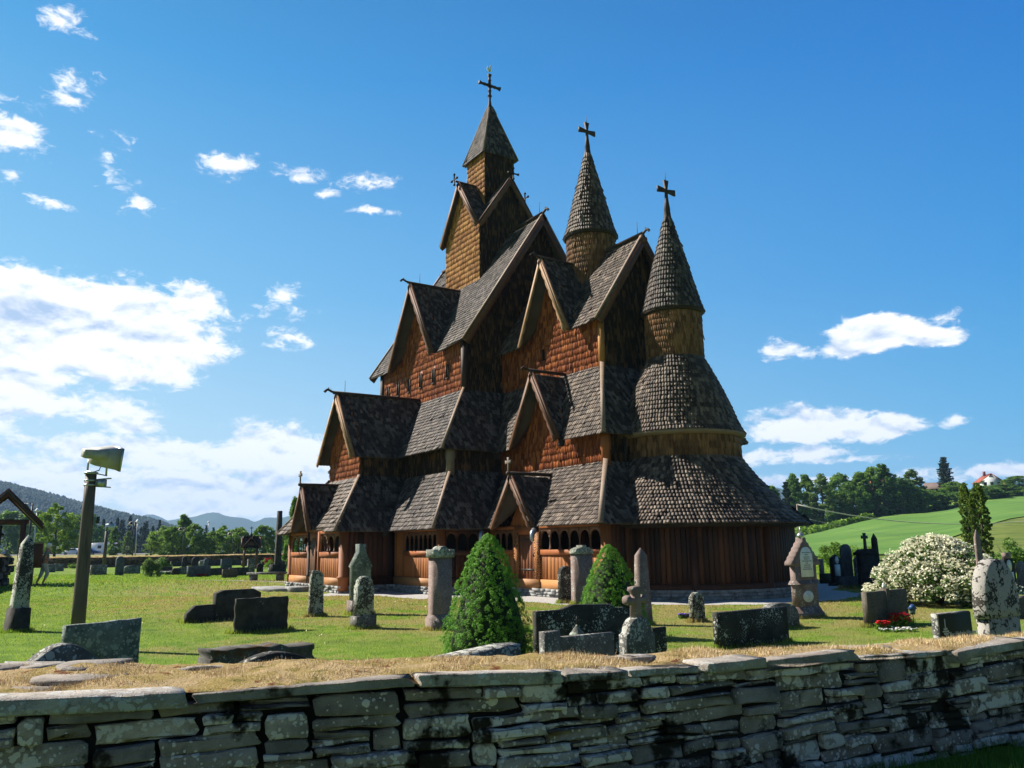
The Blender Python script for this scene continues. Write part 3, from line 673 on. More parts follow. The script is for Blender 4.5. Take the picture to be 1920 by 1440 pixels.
# choir gallery roof
QX, QY = 13.67, 4.88
plQ = (-QY, GZ, -HWY, HGT)
cut = dormer(9.12, 1.22, 3.93, 2.28, -5.04, plQ, -4.34, 2.1, M_roof, M_post, M_bargeb, 'portal_gable_roof', cross=True, wallkw='plank', drop=.15, heads=False)
sh('choir_gallery_roof', M_roofw, CH, [([(AWX, -QY, GZ), cut[0], cut[1], cut[2], (QX, -QY, GZ), (HWX, -HWY, HGT), (AWX, -HWY, HGT)], (0, -1, 1))], w=.125, e=.18)
sh('choir_gallery_roof', M_roof, CH, [([(QX, -QY, GZ), (QX, QY, GZ), (HWX, HWY, HGT), (HWX, -HWY, HGT)], (1, 0, 1)), ([(AWX, QY, GZ), (QX, QY, GZ), (HWX, HWY, HGT), (AWX, HWY, HGT)], (0, 1, 1))], w=.12, e=.19)
hip((QX, -QY, GZ), (HWX, -HWY, HGT + .1), w=.16)
# valley gutters with curved spouts
def gutter(a, b, out, pipe=True):
    a, b, out = V(a), V(b), V(out).normalized(); d = (a - b).normalized(); mb = MB(); mb.beam(b + UP * .04, a + d * .3 + UP * .02, .22, .05); o = mb.build('valley_board', M_dark, CH)
    if pipe:
        mb = MB(); p = a + d * .22; mb.tube([p, p + out * .12 - UP * .1, p + out * .14 - UP * .26, p + out * .10 - UP * .34], [.10, .085, .07, .06], 8); mb.build('gutter_spout', M_zinc, o, True)
gutter((PX, -GY, GZ), vly, (1, -1, 0), False); gutter((GX - .05, -QY, GZ), (AWX + .1, -HWY - .2, HGT), (1, -1, 0))
gutter((AX - .05, -HY, HZ), (NX + .1, -KY, KWB), (1, -1, 0), False)
for xx in (9.12 + 1.22,): gutter((xx + .03, -QY, GZ), (xx - .4, -QY + .45, GZ + .5), (.3, -1, 0))
gutter((8.42 + 1.52, -HY, HZ), (8.42 + 1.2, -HY + .3, HZ + .55), (.3, -1, 0), False)
# --- round middle tower
mb = MB(); shingle_rev(mb, [(.985, 9.6), (.985, 14.1)], CX0, 0, .085, .22, 'wall', .03); mb.build('round_tower_wall', M_drum, CH)
mb = MB(); shingle_rev(mb, [(1.10, 13.98), (1.0, 14.25), (.90, 14.6), (.55, 16.0), (.30, 17.0), (.13, 17.72)], CX0, 0, .10, .19, 'roof', .036); SC = mb.build('cone_spire', M_roofw, CH)
mb = MB(); mb.lathe([(1.04, 13.86), (1.11, 13.96), (1.04, 14.06)], (CX0, 0, 0), 40); mb.build('eave_ring', M_dark, SC)
mb = MB(); mb.lathe([(.15, 17.6), (.14, 17.75), (.11, 18.0), (.12, 18.02), (.085, 18.3), (.06, 18.55)], (CX0, 0, 0), 10); cross_mb(mb, (CX0, 0, 18.4), .75, .43, .10, (0, 1, 0), 2.1, .11); mb.build('spire_cross', M_beam, SC); rod((CX0, 0, 19.1), .35)
# --- apse
AC = 12.15
mb = MB(); shingle_rev(mb, [(.984, 7.6), (.984, 9.78)], AC, 0, .082, .215, 'wall', .03); mb.build('apse_turret_wall', M_drum, CH)
mb = MB(); shingle_rev(mb, [(1.09, 9.66), (1.0, 9.95), (.88, 10.4), (.52, 11.8), (.26, 12.75), (.13, 13.27)], AC, 0, .10, .185, 'roof', .036); SC = mb.build('cone_spire', M_roof, CH)
mb = MB(); mb.lathe([(1.03, 9.54), (1.10, 9.64), (1.03, 9.74)], (AC, 0, 0), 40); mb.build('eave_ring', M_dark, SC)
mb = MB(); mb.lathe([(.155, 13.15), (.14, 13.3), (.11, 13.55), (.12, 13.57), (.085, 13.85), (.06, 14.05)], (AC, 0, 0), 10); cross_mb(mb, (AC, 0, 13.95), .79, .43, .10, (0, 1, 0), 2.1, .11); mb.build('spire_cross', M_beam, SC); rod((AC, 0, 14.7), .35)
mb = MB(); shingle_rev(mb, [(2.2, 5.24), (2.05, 5.5), (1.9, 5.9), (1.72, 6.4), (1.48, 6.95), (1.22, 7.5), (.98, 7.98)], AC, 0, .105, .165, 'roof', .034); UR = mb.build('apse_upper_roof', M_roofw, CH)
mb = MB(); mb.lathe([(2.10, 5.10), (2.22, 5.18), (2.20, 5.25), (2.0, 5.27)], (AC, 0, 0), 64); mb.build('eave_ring', M_hip, UR)
mb = MB(); shingle_rev(mb, [(2.02, 4.2), (2.02, 5.2)], AC, 0, .085, .22, 'wall', .03); mb.build('apse_upper_wall', M_drum, CH)
mb = MB(); shingle_rev(mb, [(3.95, 2.22), (3.55, 2.58), (3.05, 3.1), (2.5, 3.75), (2.02, 4.4)], AC, 0, .115, .165, 'roof', .038); mb.build('apse_gallery_roof', M_roofw, CH)
mb = MB(); mb.lathe([(3.4, 2.1), (3.93, 2.17), (3.93, 2.21), (3.4, 2.4)], (AC, 0, 0), 64); mb.build('eave_soffit', M_dark, CH)
mb = MB(); a_ = 3.47; N = 74
for i in range(N):
    t = -PI * .5 + (i + .5) * PI / N * 1.06 - .06; c = V((AC + a_ * math.cos(t), a_ * math.sin(t), 0)); wd = 2 * PI * a_ / (2 * N) * 1.02
    nrm = V((math.cos(t), math.sin(t), 0)); ta = V((-math.sin(t), math.cos(t), 0)); dp = rng.uniform(-.012, .012)
    mb.prism([(-wd * .48, .42), (wd * .48, .42), (wd * .48, 2.2), (-wd * .48, 2.2)], c + nrm * (.02 + dp), ta, UP, nrm, .06, bev=.018)
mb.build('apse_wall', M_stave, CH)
mb = MB(); mb.lathe([(a_ - .2, .26), (a_ + .07, .26), (a_ + .09, .3), (a_ + .08, .46), (a_ - .1, .46)], (AC, 0, 0), 72, caps=False); mb.build('sill_ring', M_stave, CH)
for t in (-1.95, -1.38, -.72, -.02):
    p = V((AC + (a_ + .02) * math.cos(t), (a_ + .02) * math.sin(t), 0)); mb = MB(); mb.tube([p + UP * z for z in (.2, .34, .36, 2.15)], [.15, .14, .125, .12], 10); mb.build('post', M_stave, CH, True)

# --- gallery walls
def gwall(a, b, ou, arc=None, mat_p=M_plank, z0=.25, top=2.3, planks=None, sillm=None, postm=None):
    """a->b left to right seen from outside; arc=(s0,s1,n) arcade openings; planks=list of (s0,s1) boarded to the top"""
    a, b, ou = V((*a, 0)), V((*b, 0)), V((*ou, 0)); d = (b - a); L = d.length; d /= L
    P = lambda s, z, q=0: a + d * s + UP * z + ou * q
    out = []
    mb = MB(); mb.beam(P(0, z0 + .15, -.02), P(L, z0 + .15, -.02), .22, .30); out.append(mb.build('sill_beam', sillm or M_sill, CH))
    mb = MB(); s = 0
    segs = [(0, L)] if not arc else []
    if arc:
        segs = [(0, arc[0]), (arc[1], L)]
    def board(s0, s1, zt):
        n = max(1, int(round((s1 - s0) / .2)));
        if s1 - s0 < .05: return
        w = (s1 - s0) / n
        for i in range(n):
            x = s0 + i * w; mb.prism([(0.004, z0 + .31), (w - .004, z0 + .31), (w - .004, zt), (.004, zt)], P(x, 0, .035 + rng.uniform(-.006, .006)), d, UP, ou, .06, bev=.022)
    for s0, s1 in segs: board(s0, s1, top)
    if arc: board(arc[0], arc[1], 1.34)
    out.append(mb.build('wall_planks', mat_p, CH))
    if arc:
        mb = MB(); mb.beam(P(arc[0] - .02, 1.42, 0), P(arc[1] + .02, 1.42, 0), .17, .17); mb.beam(P(0, top - .04, 0), P(L, top - .04, 0), .14, .12); mb.build('rail_beam', postm or M_post, CH)
        n = arc[2]; w = (arc[1] - arc[0]) / n; mb = MB()
        for i in range(n):
            s0 = arc[0] + i * w; r = w / 2 - .05; cz = 2.08 - r * .75
            pts = [(0, top - .08), (0, cz)] + [(.05 + r - r * math.cos(t), cz + r * .85 * math.sin(t)) for t in np.linspace(0, PI, 11)] + [(w, cz), (w, top - .08)]
            mb.prism(pts, P(s0, 0, .03), d, UP, ou, .05)
            for q, (sx) in enumerate([s0] + ([s0 + w] if i == n - 1 else [])):
                pth = [P(sx, z, .0) for z in (1.5, 1.56, 1.57, cz - .05, cz - .03, cz + .03)]; mb.tube(pth, [.055, .055, .032, .028, .05, .05], 8)
        mb.build('arcade', postm or M_bargeb, CH)  # darker brown than the rail: eave shadow put into the arcade colour
    return out
def post(x, y, r=.16, mat_=None, z1=2.3, z0=.1):
    mb = MB(); mb.tube([(x, y, z) for z in (z0, z0 + .42, z0 + .45, z0 + .50, z0 + .53, z1)], [r * 1.08, r * 1.04, r * 1.25, r * 1.25, r, r * .97], 14); return mb.build('corner_post', mat_ or M_post, CH, True)
M_door = wood_mat('red_brown_door_planks', (.15, .052, .022), (.22, .080, .034), .5)
# inner church wall behind galleries (dark)
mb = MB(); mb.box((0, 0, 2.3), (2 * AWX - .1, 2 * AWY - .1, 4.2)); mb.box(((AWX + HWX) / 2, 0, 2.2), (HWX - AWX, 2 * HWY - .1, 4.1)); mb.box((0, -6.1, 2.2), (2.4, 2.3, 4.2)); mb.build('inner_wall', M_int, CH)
PWX, PWY = 3.02, 8.47
# porch south wall: left bay, door bay, right bay
gwall((-PWX, -PWY), (-.52, -PWY), (0, -1), (.25, 2.25, 3)); gwall((.52, -PWY), (PWX, -PWY), (0, -1), (.15, 2.25, 3))
gwall((PWX, -PWY), (PWX, -6.5), (1, 0), None, mat_p=M_stave, sillm=M_stave); gwall((-PWX, -6.5), (-PWX, -PWY), (-1, 0), (.2, 1.9, 3))  # east side takes the dark stave colour, shade painted into planks and sill
post(PWX, -PWY, .19, M_post); post(-PWX, -PWY, .12); post(-.62, -PWY - .02, .10, M_beam)
mb = MB(); mb.box((.56, -PWY - .02, 1.3), (.14, .16, 2.0)); mb.box((0, -PWY, 2.1), (1.1, .12, .3)); mb.build('door_frame', M_post, CH)
mb = MB()
for i in range(4): mb.box((-.36 + i * .17, -PWY - .03 - i * .01, 1.25), (.16, .05, 1.62))
dr = mb.build('door', M_bargeb, CH); mb = MB(); mb.box((-.1, -PWY - .075, .75), (.7, .015, .05)); mb.box((-.1, -PWY - .075, 1.75), (.7, .015, .05)); mb.build('hinge', M_iron, dr)
# nave gallery south + east
GWX, GWY = 6.70, 6.38
gwall((PWX, -GWY), (GWX, -GWY), (0, -1), (.9, 3.45, 7)); gwall((GWX, -GWY), (GWX, -4.3), (1, 0), (.2, 2.0, 4), mat_p=M_stave, sillm=M_stave, postm=M_stave); post(GWX, -GWY, .16)  # east wall in stave colour: its shade is put into the wood
gwall((-GWX, -GWY), (-PWX, -GWY), (0, -1), (.9, 3.45, 7)); gwall((-GWX, GWY), (-GWX, -GWY), (-1, 0), None); gwall((GWX, GWY), (-GWX, GWY), (0, 1), None); post(-GWX, -GWY, .16)
gwall((GWX, 4.3), (GWX, GWY), (1, 0), None)
# choir gallery south with portal
QWX, QWY = 13.22, 4.32
gwall((GWX, -QWY), (8.62, -QWY), (0, -1), (.3, 1.5, 3)); gwall((9.62 + .19, -QWY), (QWX, -QWY), (0, -1), (.06, 3.2, 6)); gwall((QWX, -QWY), (QWX, -3.2), (1, 0), None, mat_p=M_stave, sillm=M_stave); post(QWX, -QWY, .17, M_post)  # short east return painted darker for shade
gwall((QWX, QWY), (GWX, QWY), (0, 1), None); gwall((QWX, 3.2), (QWX, QWY), (1, 0), None, mat_p=M_stave)
mb = MB(); mb.box((9.12, -QWY - .06, 2.14), (1.4, .1, .26)); mb.build('door_frame', M_post, CH); mb = MB(); mb.box((9.12, -QWY - .04, .40), (1.5, .24, .30)); mb.build('door_sill', M_sill, CH)
mb = MB()
for i in range(5): mb.box((8.76 + i * .19, -QWY - .03 - (i % 2) * .006, 1.28), (.182, .05, 1.52))
dr = mb.build('portal_door', M_door, CH); mb = MB(); mb.box((9.15, -QWY - .055, .85), (.8, .02, .05)); mb.box((9.15, -QWY - .055, 1.85), (.8, .02, .05)); mb.box((9.5, -QWY - .06, 1.35), (.05, .02, .14)); mb.build('hinge', M_iron, dr)
for x in (8.53, 9.75):
    mb = MB(); mb.box((x, -QWY - .07, 1.30), (.25, .10, 1.56)); mb.build('carved_jamb', M_carve, CH)
# brackets / step stones / foundation
M_found = stone_mat('foundation_limestone', (.16, .16, .16), (.34, .34, .33), (.5, .5, .48), .35, 9)
mb = MB()
def found(a, b, ou, h=.27, n=None):
    a, b, ou = V((*a, 0)), V((*b, 0)), V((*ou, 0)); L = (b - a).length; d = (b - a) / L; s = 0
    for row in range(3):
        s = -.1 * row; z0 = row * h / 3
        while s < L:
            w = rng.uniform(.18, .5); w = min(w, L - s + .05); c = a + d * (s + w / 2) + UP * (z0 + h / 6) + ou * rng.uniform(-.03, .05)
            M = Matrix((d, ou, UP)).transposed() @ Matrix.Rotation(rng.uniform(-.05, .05), 3, 'Y'); mb.box(c, (w * .94, .3, h / 3 * .93), M=M); s += w
found((-PWX, -PWY), (PWX, -PWY), (0, -1)); found((PWX, -PWY), (PWX, -GWY), (1, 0)); found((PWX, -GWY), (GWX, -GWY), (0, -1)); found((GWX, -GWY), (GWX, -QWY), (1, 0)); found((GWX, -QWY), (QWX, -QWY), (0, -1)); found((QWX, -QWY), (QWX, -3.3), (1, 0))
for i in range(26):
    t0 = -PI / 2 + .1 + i * PI / 26; t1 = t0 + PI / 26 * 1.02; f = lambda t: (AC + a_ * math.cos(t), a_ * math.sin(t)); found(f(t0), f(t1), (math.cos(t0 + .06), math.sin(t0 + .06)), .30)
mb.build('stone_foundation', M_found, CH)
mb = MB(); mb.prism([(-1.6, -.9), (-.5, -1.15), (.9, -1.0), (1.3, -.4), (1.2, .3), (-1.5, .3)], (-1.1, -9.3, .13), (1, 0, 0), (0, 1, 0), UP, .13, bev=.02); mb.prism([(-.5, -.5), (.5, -.55), (.6, .2), (-.5, .2)], (.3, -9.1, .2), (1, 0, 0), (0, 1, 0), UP, .2, bev=.02); mb.build('door_step', M_found, CH)
# downpipe on the choir aisle
mb = MB(); mb.tube([(HWX + .18, -2.35, 5.1), (HWX + .2, -2.35, 4.1)], .025, 6); mb.build('downpipe', M_iron, CH)
# ------------------------------------------------------------------ TERRAIN
# height table: columns = direction from the churchyard gate (given as photo column), rows = distance in metres
TR_R = [0, 70, 95, 130, 200, 260, 340, 600, 1000, 2000, 4000, 12000]
TR_A = [-2500, -600, 0, 300, 600, 1300, 1480, 1700, 1920, 2600, 4500]
TZ = np.array([
 # 0  70  95 130  200  260  340  600 1000 2000 4000 12000
 [0, 0, .0, .6, 1.0, 2, 4, 10, 20, 30, 30, 0],
 [0, 0, .0, .7, 1.1, 1.2, 1.5, 4, 10, 20, 20, 0],
 [0, 0, .0, .7, 1.1, .8, .2, -2, 0, 5, 5, 0],
 [0, 0, .0, .5, 1.0, .4, -1, -6, -8, -8, -5, 0],
 [0, 0, .0, .5, 1.0, .4, -1, -8, -10, -10, -5, 0],
 [0, 0, .2, .8, 1.6, 2.0, 2.5, 0, -5, 0, 0, 0],
 [0, 0, .4, 1.6, 3.6, 4.2, 5, 4, 0, 0, 0, 0],
 [0, .0, .8, 3.0, 7.6, 14.5, 16, 16, 10, 0, 0, 0],
 [0, .3, 1.7, 4.6, 10.5, 18.5, 20, 20, 16, 0, 0, 0],
 [0, .5, 2.5, 6.0, 13., 20, 22, 24, 20, 0, 0, 0],
 [0, .0, .5, 2.0, 6.0, 10, 12, 14, 10, 0, 0, 0]], dtype=float)
HMP = at(60, 37)
def th(x, y):
    dx, dy = x - CAM.x, y - CAM.y; f = dx * FH.x + dy * FH.y; l = dx * RT.x + dy * RT.y; r = math.hypot(dx, dy)
    ang = math.atan2(l, f); a = 960 + math.tan(max(min(ang, 1.35), -1.35)) * 1556
    i = int(np.clip(np.searchsorted(TR_A, a) - 1, 0, len(TR_A) - 2)); ta = min(max((a - TR_A[i]) / (TR_A[i + 1] - TR_A[i]), 0), 1)
    fr = max(f, r * .5); j = int(np.clip(np.searchsorted(TR_R, fr) - 1, 0, len(TR_R) - 2)); tr_ = min(max((fr - TR_R[j]) / (TR_R[j + 1] - TR_R[j]), 0), 1)
    ta = ta * ta * (3 - 2 * ta)
    z0 = TZ[i, j] * (1 - tr_) + TZ[i, j + 1] * tr_; z1 = TZ[i + 1, j] * (1 - tr_) + TZ[i + 1, j + 1] * tr_
    z = z0 * (1 - ta) + z1 * ta
    dd2 = (x - HMP.x) ** 2 + (y - HMP.y) ** 2
    if f < 0: z *= max(0, 1 + f / 20) if ang > 1.2 or ang < -1.2 else 1
    return z + .28 * math.exp(-dd2 / 64)
def lawn_col(q, p, dry_amt=1.0):
    n1 = q.noise(p, .22, 5, .6); n2 = q.noise(p, 1.7, 5, .65); n3 = q.noise(p, 35, 3, .6)
    c = q.mix(q.mapr(n2, .3, .7), (.115, .215, .020), (.235, .345, .042)); c = q.mix(q.m('MULTIPLY', q.mapr(q.noise(p, .75, 6, .7), .56, .66), .6), c, (.065, .15, .018))
    # dry strip towards the church and random straw patches
    sx = q.n('ShaderNodeSeparateXYZ'); q.put(sx.inputs[0], p)
    dist = q.vm('LENGTH', q.vm('MULTIPLY', q.vm('SUBTRACT', p, (5.0, -2.0, 0)), (.75, 1.0, 0)))
    band = q.mapr(q.m('ADD', dist, q.m('MULTIPLY', n1, 9.0)), 22.5, 16.0)
    dry = q.m('MAXIMUM', q.m('MULTIPLY', q.mapr(q.m('ADD', n1, q.m('MULTIPLY', n2, .6)), .86, 1.0), .7), q.m('MULTIPLY', q.m('MULTIPLY', band, q.mapr(q.noise(p, .9, 5, .65), .36, .56)), .9))
    c = q.mix(q.m('MULTIPLY', dry, dry_amt), c, q.mix(n3, (.36, .27, .115), (.30, .27, .10)))
    return c, n2, n3
def grass_fn(q, b):
    p = wpos(q); c, n2, n3 = lawn_col(q, p)
    c = q.mix(q.m('MULTIPLY', n3, .6), c, (.05, .09, .012)); q.put(b.inputs['Base Color'], c); bump(q, b, n3, 1.0, .05)
M_grass = mat('lawn_grass', grass_fn, .9, .1)
def blade_fn(q, b):
    p = wpos(q); c, n2, n3 = lawn_col(q, p); r = isl(q)
    c = q.mix(q.m('MULTIPLY', r, .9), c, q.mix(1.0, c, (1.9, 1.7, 1.4), 'MULTIPLY')); q.put(b.inputs['Base Color'], c)
    tr_ = q.n('ShaderNodeBsdfTranslucent'); q.put(tr_.inputs[0], c); mx = q.n('ShaderNodeMixShader'); mx.inputs[0].default_value = .45
    o = [k for k in q.t.nodes if k.type == 'OUTPUT_MATERIAL'][0]; q.t.links.new(b.outputs[0], mx.inputs[1]); q.t.links.new(tr_.outputs[0], mx.inputs[2]); q.t.links.new(mx.outputs[0], o.inputs[0])
M_blade = mat('grass_blades', blade_fn, .7, .2)
def field_fn(q, b):
    p = wpos(q); n = q.noise(scale(q, p, (.02, .05, .02)), 1.0, 5, .6); n2 = q.noise(p, 1.2, 4, .7)
    rows = q.noise(scale(q, p, (.35, .02, .1)), 1.0, 3)
    c = q.mix(q.mapr(n, .3, .7), (.085, .175, .032), (.13, .225, .046)); c = q.mix(q.m('MULTIPLY', q.mapr(rows, .4, .7), .6), c, (.055, .14, .03)); c = q.mix(q.mapr(n2, .74, .8), c, (.3, .26, .12))
    q.put(b.inputs['Base Color'], c)
M_field = mat('young_crop_field', field_fn, .9, .1)
M_rough = noisy('rough_meadow', (.075, .11, .018), (.15, .18, .04), .35, .9, .3, .05, .1)
M_gravel = noisy('pale_gravel', (.26, .25, .24), (.52, .50, .48), 30, .95, .8, .02, .1, detail=3)
# ground sheet (polar grid about the churchyard gate)
radii = [0.0] + list(np.linspace(4, 60, 15)) + list(np.geomspace(66, 4800, 52)); na = 220
vs = []; 
for r in radii:
    for k in range(na):
        t = 2 * PI * k / na; x = CAM.x + r * math.cos(t); y = CAM.y + r * math.sin(t); vs.append((x, y, th(x, y) - 0))
fs = [(i * na + k, (i + 1) * na + k, (i + 1) * na + (k + 1) % na, i * na + (k + 1) % na) for i in range(len(radii) - 1) for k in range(na)]
mb = MB(); mb.add(vs, fs); struct(mb.build('ground', M_grass, None, True), 'mown churchyard lawn with dry straw patches, running out to the valley floor')
def drape(name, poly_pxD, m, off=.03, step=4.0, label=None, ncut=10):
    """sheet between two rows of (px, D) points"""
    a, b = poly_pxD; rows = []
    mb = MB(); n = len(a)
    for i in range(n):
        for j in range(ncut + 1):
            t = j / ncut; px = a[i][0] * (1 - t) + b[i][0] * t; D = a[i][1] * (1 - t) + b[i][1] * t; p = at(px, D); mb.v.append((p.x, p.y, th(p.x, p.y) + off))
    for i in range(n - 1):
        for j in range(ncut): k = i * (ncut + 1) + j; mb.f.append((k, k + ncut + 1, k + ncut + 2, k + 1)); mb.mi.append(0)
    return struct(mb.build(name, m, None, True), label)
xs = list(range(1380, 2700, 40))
drape('field', ([(x, float(np.interp(x, [1480, 1690, 1750, 1920, 2600], [74, 76, 96, 134, 210]))) for x in xs], [(x, 215) for x in xs]), M_field, .25, label='smooth green crop field rising behind the graves', ncut=24)
drape('meadow', ([(x, 66) for x in xs], [(x, float(np.interp(x, [1480, 1690, 1750, 1920, 2600], [74, 76, 96, 134, 210]))) for x in xs]), M_rough, .12, label='rough yellow-green meadow below the field', ncut=8)
xs2 = list(range(-900, 760, 60))
drape('meadow', ([(x, 99) for x in xs2], [(x, 175) for x in xs2]), noisy('dry_bank_grass', (.15, .18, .045), (.27, .235, .085), .4, .9, .3, .05, .1), .1, label='dry grass bank beyond the rear churchyard wall')
M_asph = noisy('parking_asphalt', (.10, .10, .105), (.16, .16, .16), 3, .9)
drape('road', ([(x, 176) for x in xs2], [(x, 215) for x in xs2]), M_asph, .12, label='grey car park and road beyond the bank', ncut=5)
# gravel apron around the church (follows the plan) and a worn path
def sheet(name, pts, z, m, label):
    mb = MB(); vs = [(p[0], p[1], z) for p in pts]
    tr_ = tessellate_polygon([[V((p[0], p[1], 0)) for p in pts]]); fs = []
    for a, b, c in tr_:
        nz = (pts[b][0] - pts[a][0]) * (pts[c][1] - pts[a][1]) - (pts[b][1] - pts[a][1]) * (pts[c][0] - pts[a][0]); fs.append((a, b, c) if nz > 0 else (c, b, a))
    mb.add(vs, fs); return struct(mb.build(name, m), label)
def wob(pts, n=6, a=.12):
    out = []
    for i in range(len(pts)):
        p, q = pts[i], pts[(i + 1) % len(pts)]
        for k in range(n): t = k / n; out.append((p[0] * (1 - t) + q[0] * t + rng.uniform(-a, a), p[1] * (1 - t) + q[1] * t + rng.uniform(-a, a)))
    return out
ap = [(-4.6, -9.9), (4.1, -10.0), (4.6, -8.2), (8.1, -7.9), (8.6, -6.2), (13.2, -6.1), (14.8, -5.0)] + [(12.15 + 5.3 * math.cos(t), 5.3 * math.sin(t)) for t in np.linspace(-1.0, 1.2, 9)] + [(13.5, 8.2), (-8.5, 8.2), (-8.5, -8.0), (-4.6, -8.0)]
GRAV = wob(ap); sheet('gravel', GRAV, .006, M_gravel, 'strip of pale gravel round the foot of the church')
p0, p1 = gnd(85, 1093), gnd(255, 1092); q0, q1 = gnd(420, 1092), gnd(540, 1093)
def pathstrip(pts, w0, name='path'):
    L = []; R = []
    for i, p in enumerate(pts):
        d = (pts[min(i + 1, len(pts) - 1)] - pts[max(i - 1, 0)]).normalized(); s = V((-d.y, d.x, 0)); w = w0 * rng.uniform(.7, 1.2); L.append(p + s * w); R.append(p - s * w)
    mb = MB(); n = len(L)
    for a_, b_ in zip(L, R): mb.v += [(a_.x, a_.y, th(a_.x, a_.y) + .02), (b_.x, b_.y, th(b_.x, b_.y) + .02)]
    mb.f = [(2 * i + 1, 2 * i + 3, 2 * i + 2, 2 * i) for i in range(n - 1)]; mb.mi = [0] * (n - 1); struct(mb.build(name, M_gravel), 'worn pale gravel path crossing the lawn')
pathstrip([p0.lerp(p1, t) for t in np.linspace(0, 1, 12)], .42)
pathstrip([p1.lerp(q0, t) for t in np.linspace(.62, .98, 5)] + [q0.lerp(q1, t) for t in np.linspace(0, 1, 6)], .28)
# grass blades on the near lawn
def ing(x, y): return inpoly(np.array(x), np.array(y), GRAV)
def blades(name, n, dmin, dmax, h0, h1, w, m, zf=None, pxr=(-120, 2040), label='short mown grass of the churchyard lawn', area=None, lean=.5, cat='grass'):
    # uniform in ground area within the wedge
    if area is None:
        D = np.sqrt(rng.uniform(dmin ** 2, dmax ** 2, n)); px = rng.uniform(*pxr, n); k = (px - 960) / 1556
        x = CAM.x + D * FH.x + D * k * RT.x; y = CAM.y + D * FH.y + D * k * RT.y
        ok = ~ing(x, y) & ~((np.hypot(x - 12.15, y) < 5)); x, y, D = x[ok], y[ok], D[ok]
    else: x, y = area; D = (x - CAM.x) * FH.x + (y - CAM.y) * FH.y
    n = len(x); z = np.zeros(n) if zf is None else zf(x, y)
    sc = np.clip(D / 14, .8, 3.0)
    h = rng.uniform(h0, h1, n) * np.clip(D / 20, .9, 1.6); t = rng.uniform(0, 2 * PI, n); ww = w * sc; l = rng.uniform(0, lean, n) * h; lt = rng.uniform(0, 2 * PI, n)
    a = np.stack([x - np.cos(t) * ww, y - np.sin(t) * ww, z - .005], 1); b = np.stack([x + np.cos(t) * ww, y + np.sin(t) * ww, z - .005], 1); c = np.stack([x + np.cos(lt) * l, y + np.sin(lt) * l, z + h], 1)
    mb = MB(); vs = np.stack([a, b, c], 1).reshape(-1, 3); mb.nadd(vs, [np.arange(3 * n).reshape(-1, 3)]); o = mb.build(name, m); return tag(o, label, cat, kind='stuff')
blades('grass', 150000, 7.0, 30, .018, .045, .006, M_blade, zf=lambda x, y: .28 * np.exp(-((x - HMP.x) ** 2 + (y - HMP.y) ** 2) / 64)); blades('grass', 90000, 30, 62, .03, .05, .008, M_blade, zf=lambda x, y: .28 * np.exp(-((x - HMP.x) ** 2 + (y - HMP.y) ** 2) / 64))

# ------------------------------------------------------------------ HILLS
M_hill = noisy('forested_hillside', (.022, .045, .014), (.05, .085, .028), .02, .95, 0, .1, .05)
def leaf_mat(name, c0, c1, c2, rough=.55, trans=.25):
    m = bpy.data.materials.new(name); m.use_nodes = True; t = m.node_tree; t.nodes.clear(); q = NG(t)
    b = q.n('ShaderNodeBsdfPrincipled'); b.inputs['Roughness'].default_value = rough; b.inputs['Specular IOR Level'].default_value = .25
    c = q.ramp(isl(q), [(0, c0), (.55, c1), (1, c2)]); n = q.noise(wpos(q), .35, 3); c = q.mix(q.m('MULTIPLY', q.mapr(n, .35, .7), .4), c, c0)
    q.put(b.inputs['Base Color'], c); tr_ = q.n('ShaderNodeBsdfTranslucent'); q.put(tr_.inputs[0], c)
    mx = q.n('ShaderNodeMixShader'); mx.inputs[0].default_value = trans; t.links.new(b.outputs[0], mx.inputs[1]); t.links.new(tr_.outputs[0], mx.inputs[2])
    o = q.n('ShaderNodeOutputMaterial'); t.links.new(mx.outputs[0], o.inputs[0]); return m
L_far = leaf_mat('far_forest_leaves', (.028, .050, .018), (.036, .064, .022), (.05, .085, .028), .9, .3)
def ridge_hill(name, prof, D, depth, m, label, below=-20, wobf=.0):
    """prof = [(px, py)] skyline; builds a real hill with a near slope and a far slope"""
    mb = MB(); n = len(prof); rows = 12; pts = []
    for i, (px, py) in enumerate(prof):
        p = at(px, D); zt = zat(px, py, p)
        for j in range(rows + 1):
            t = j / rows                       # 0 near foot .. 1 far foot ; crest at .6
            dd = D - depth * (1 - t / .6) if t <= .6 else D + depth * .8 * (t - .6) / .4
            q = at(px, dd); f = math.sin(min(t / .6, 1) * PI / 2) ** 1.15 if t <= .6 else math.cos((t - .6) / .4 * PI / 2)
            z = below + (zt - below) * f
            if 0 < t < .6: z += noise.noise(V((q.x, q.y, 0)) * .006) * wobf * f
            mb.v.append((q.x, q.y, z))
    for i in range(n - 1):
        for j in range(rows): k = i * (rows + 1) + j; mb.f.append((k, k + rows + 1, k + rows + 2, k + 1)); mb.mi.append(0)
    return struct(mb.build(name, m, None, True), label), mb
def dense(prof, step):
    out = []
    for (a, b), (c, d) in zip(prof, prof[1:]):
        n = max(1, int(abs(c - a) / step)); out += [(a + (c - a) * k / n, b + (d - b) * k / n + rng.uniform(-.4, .4)) for k in range(n)]
    return out + [prof[-1]]
hp = dense([(-900, 800), (-500, 835), (-200, 868), (0, 909), (60, 924), (120, 940), (170, 952), (240, 972), (300, 985), (360, 998), (420, 1012), (470, 1024)], 12)
_, hm = ridge_hill('hill', [(x, y + 6) for x, y in hp], 1500, 640, M_hill, 'long wooded hillside falling to the right', wobf=14)
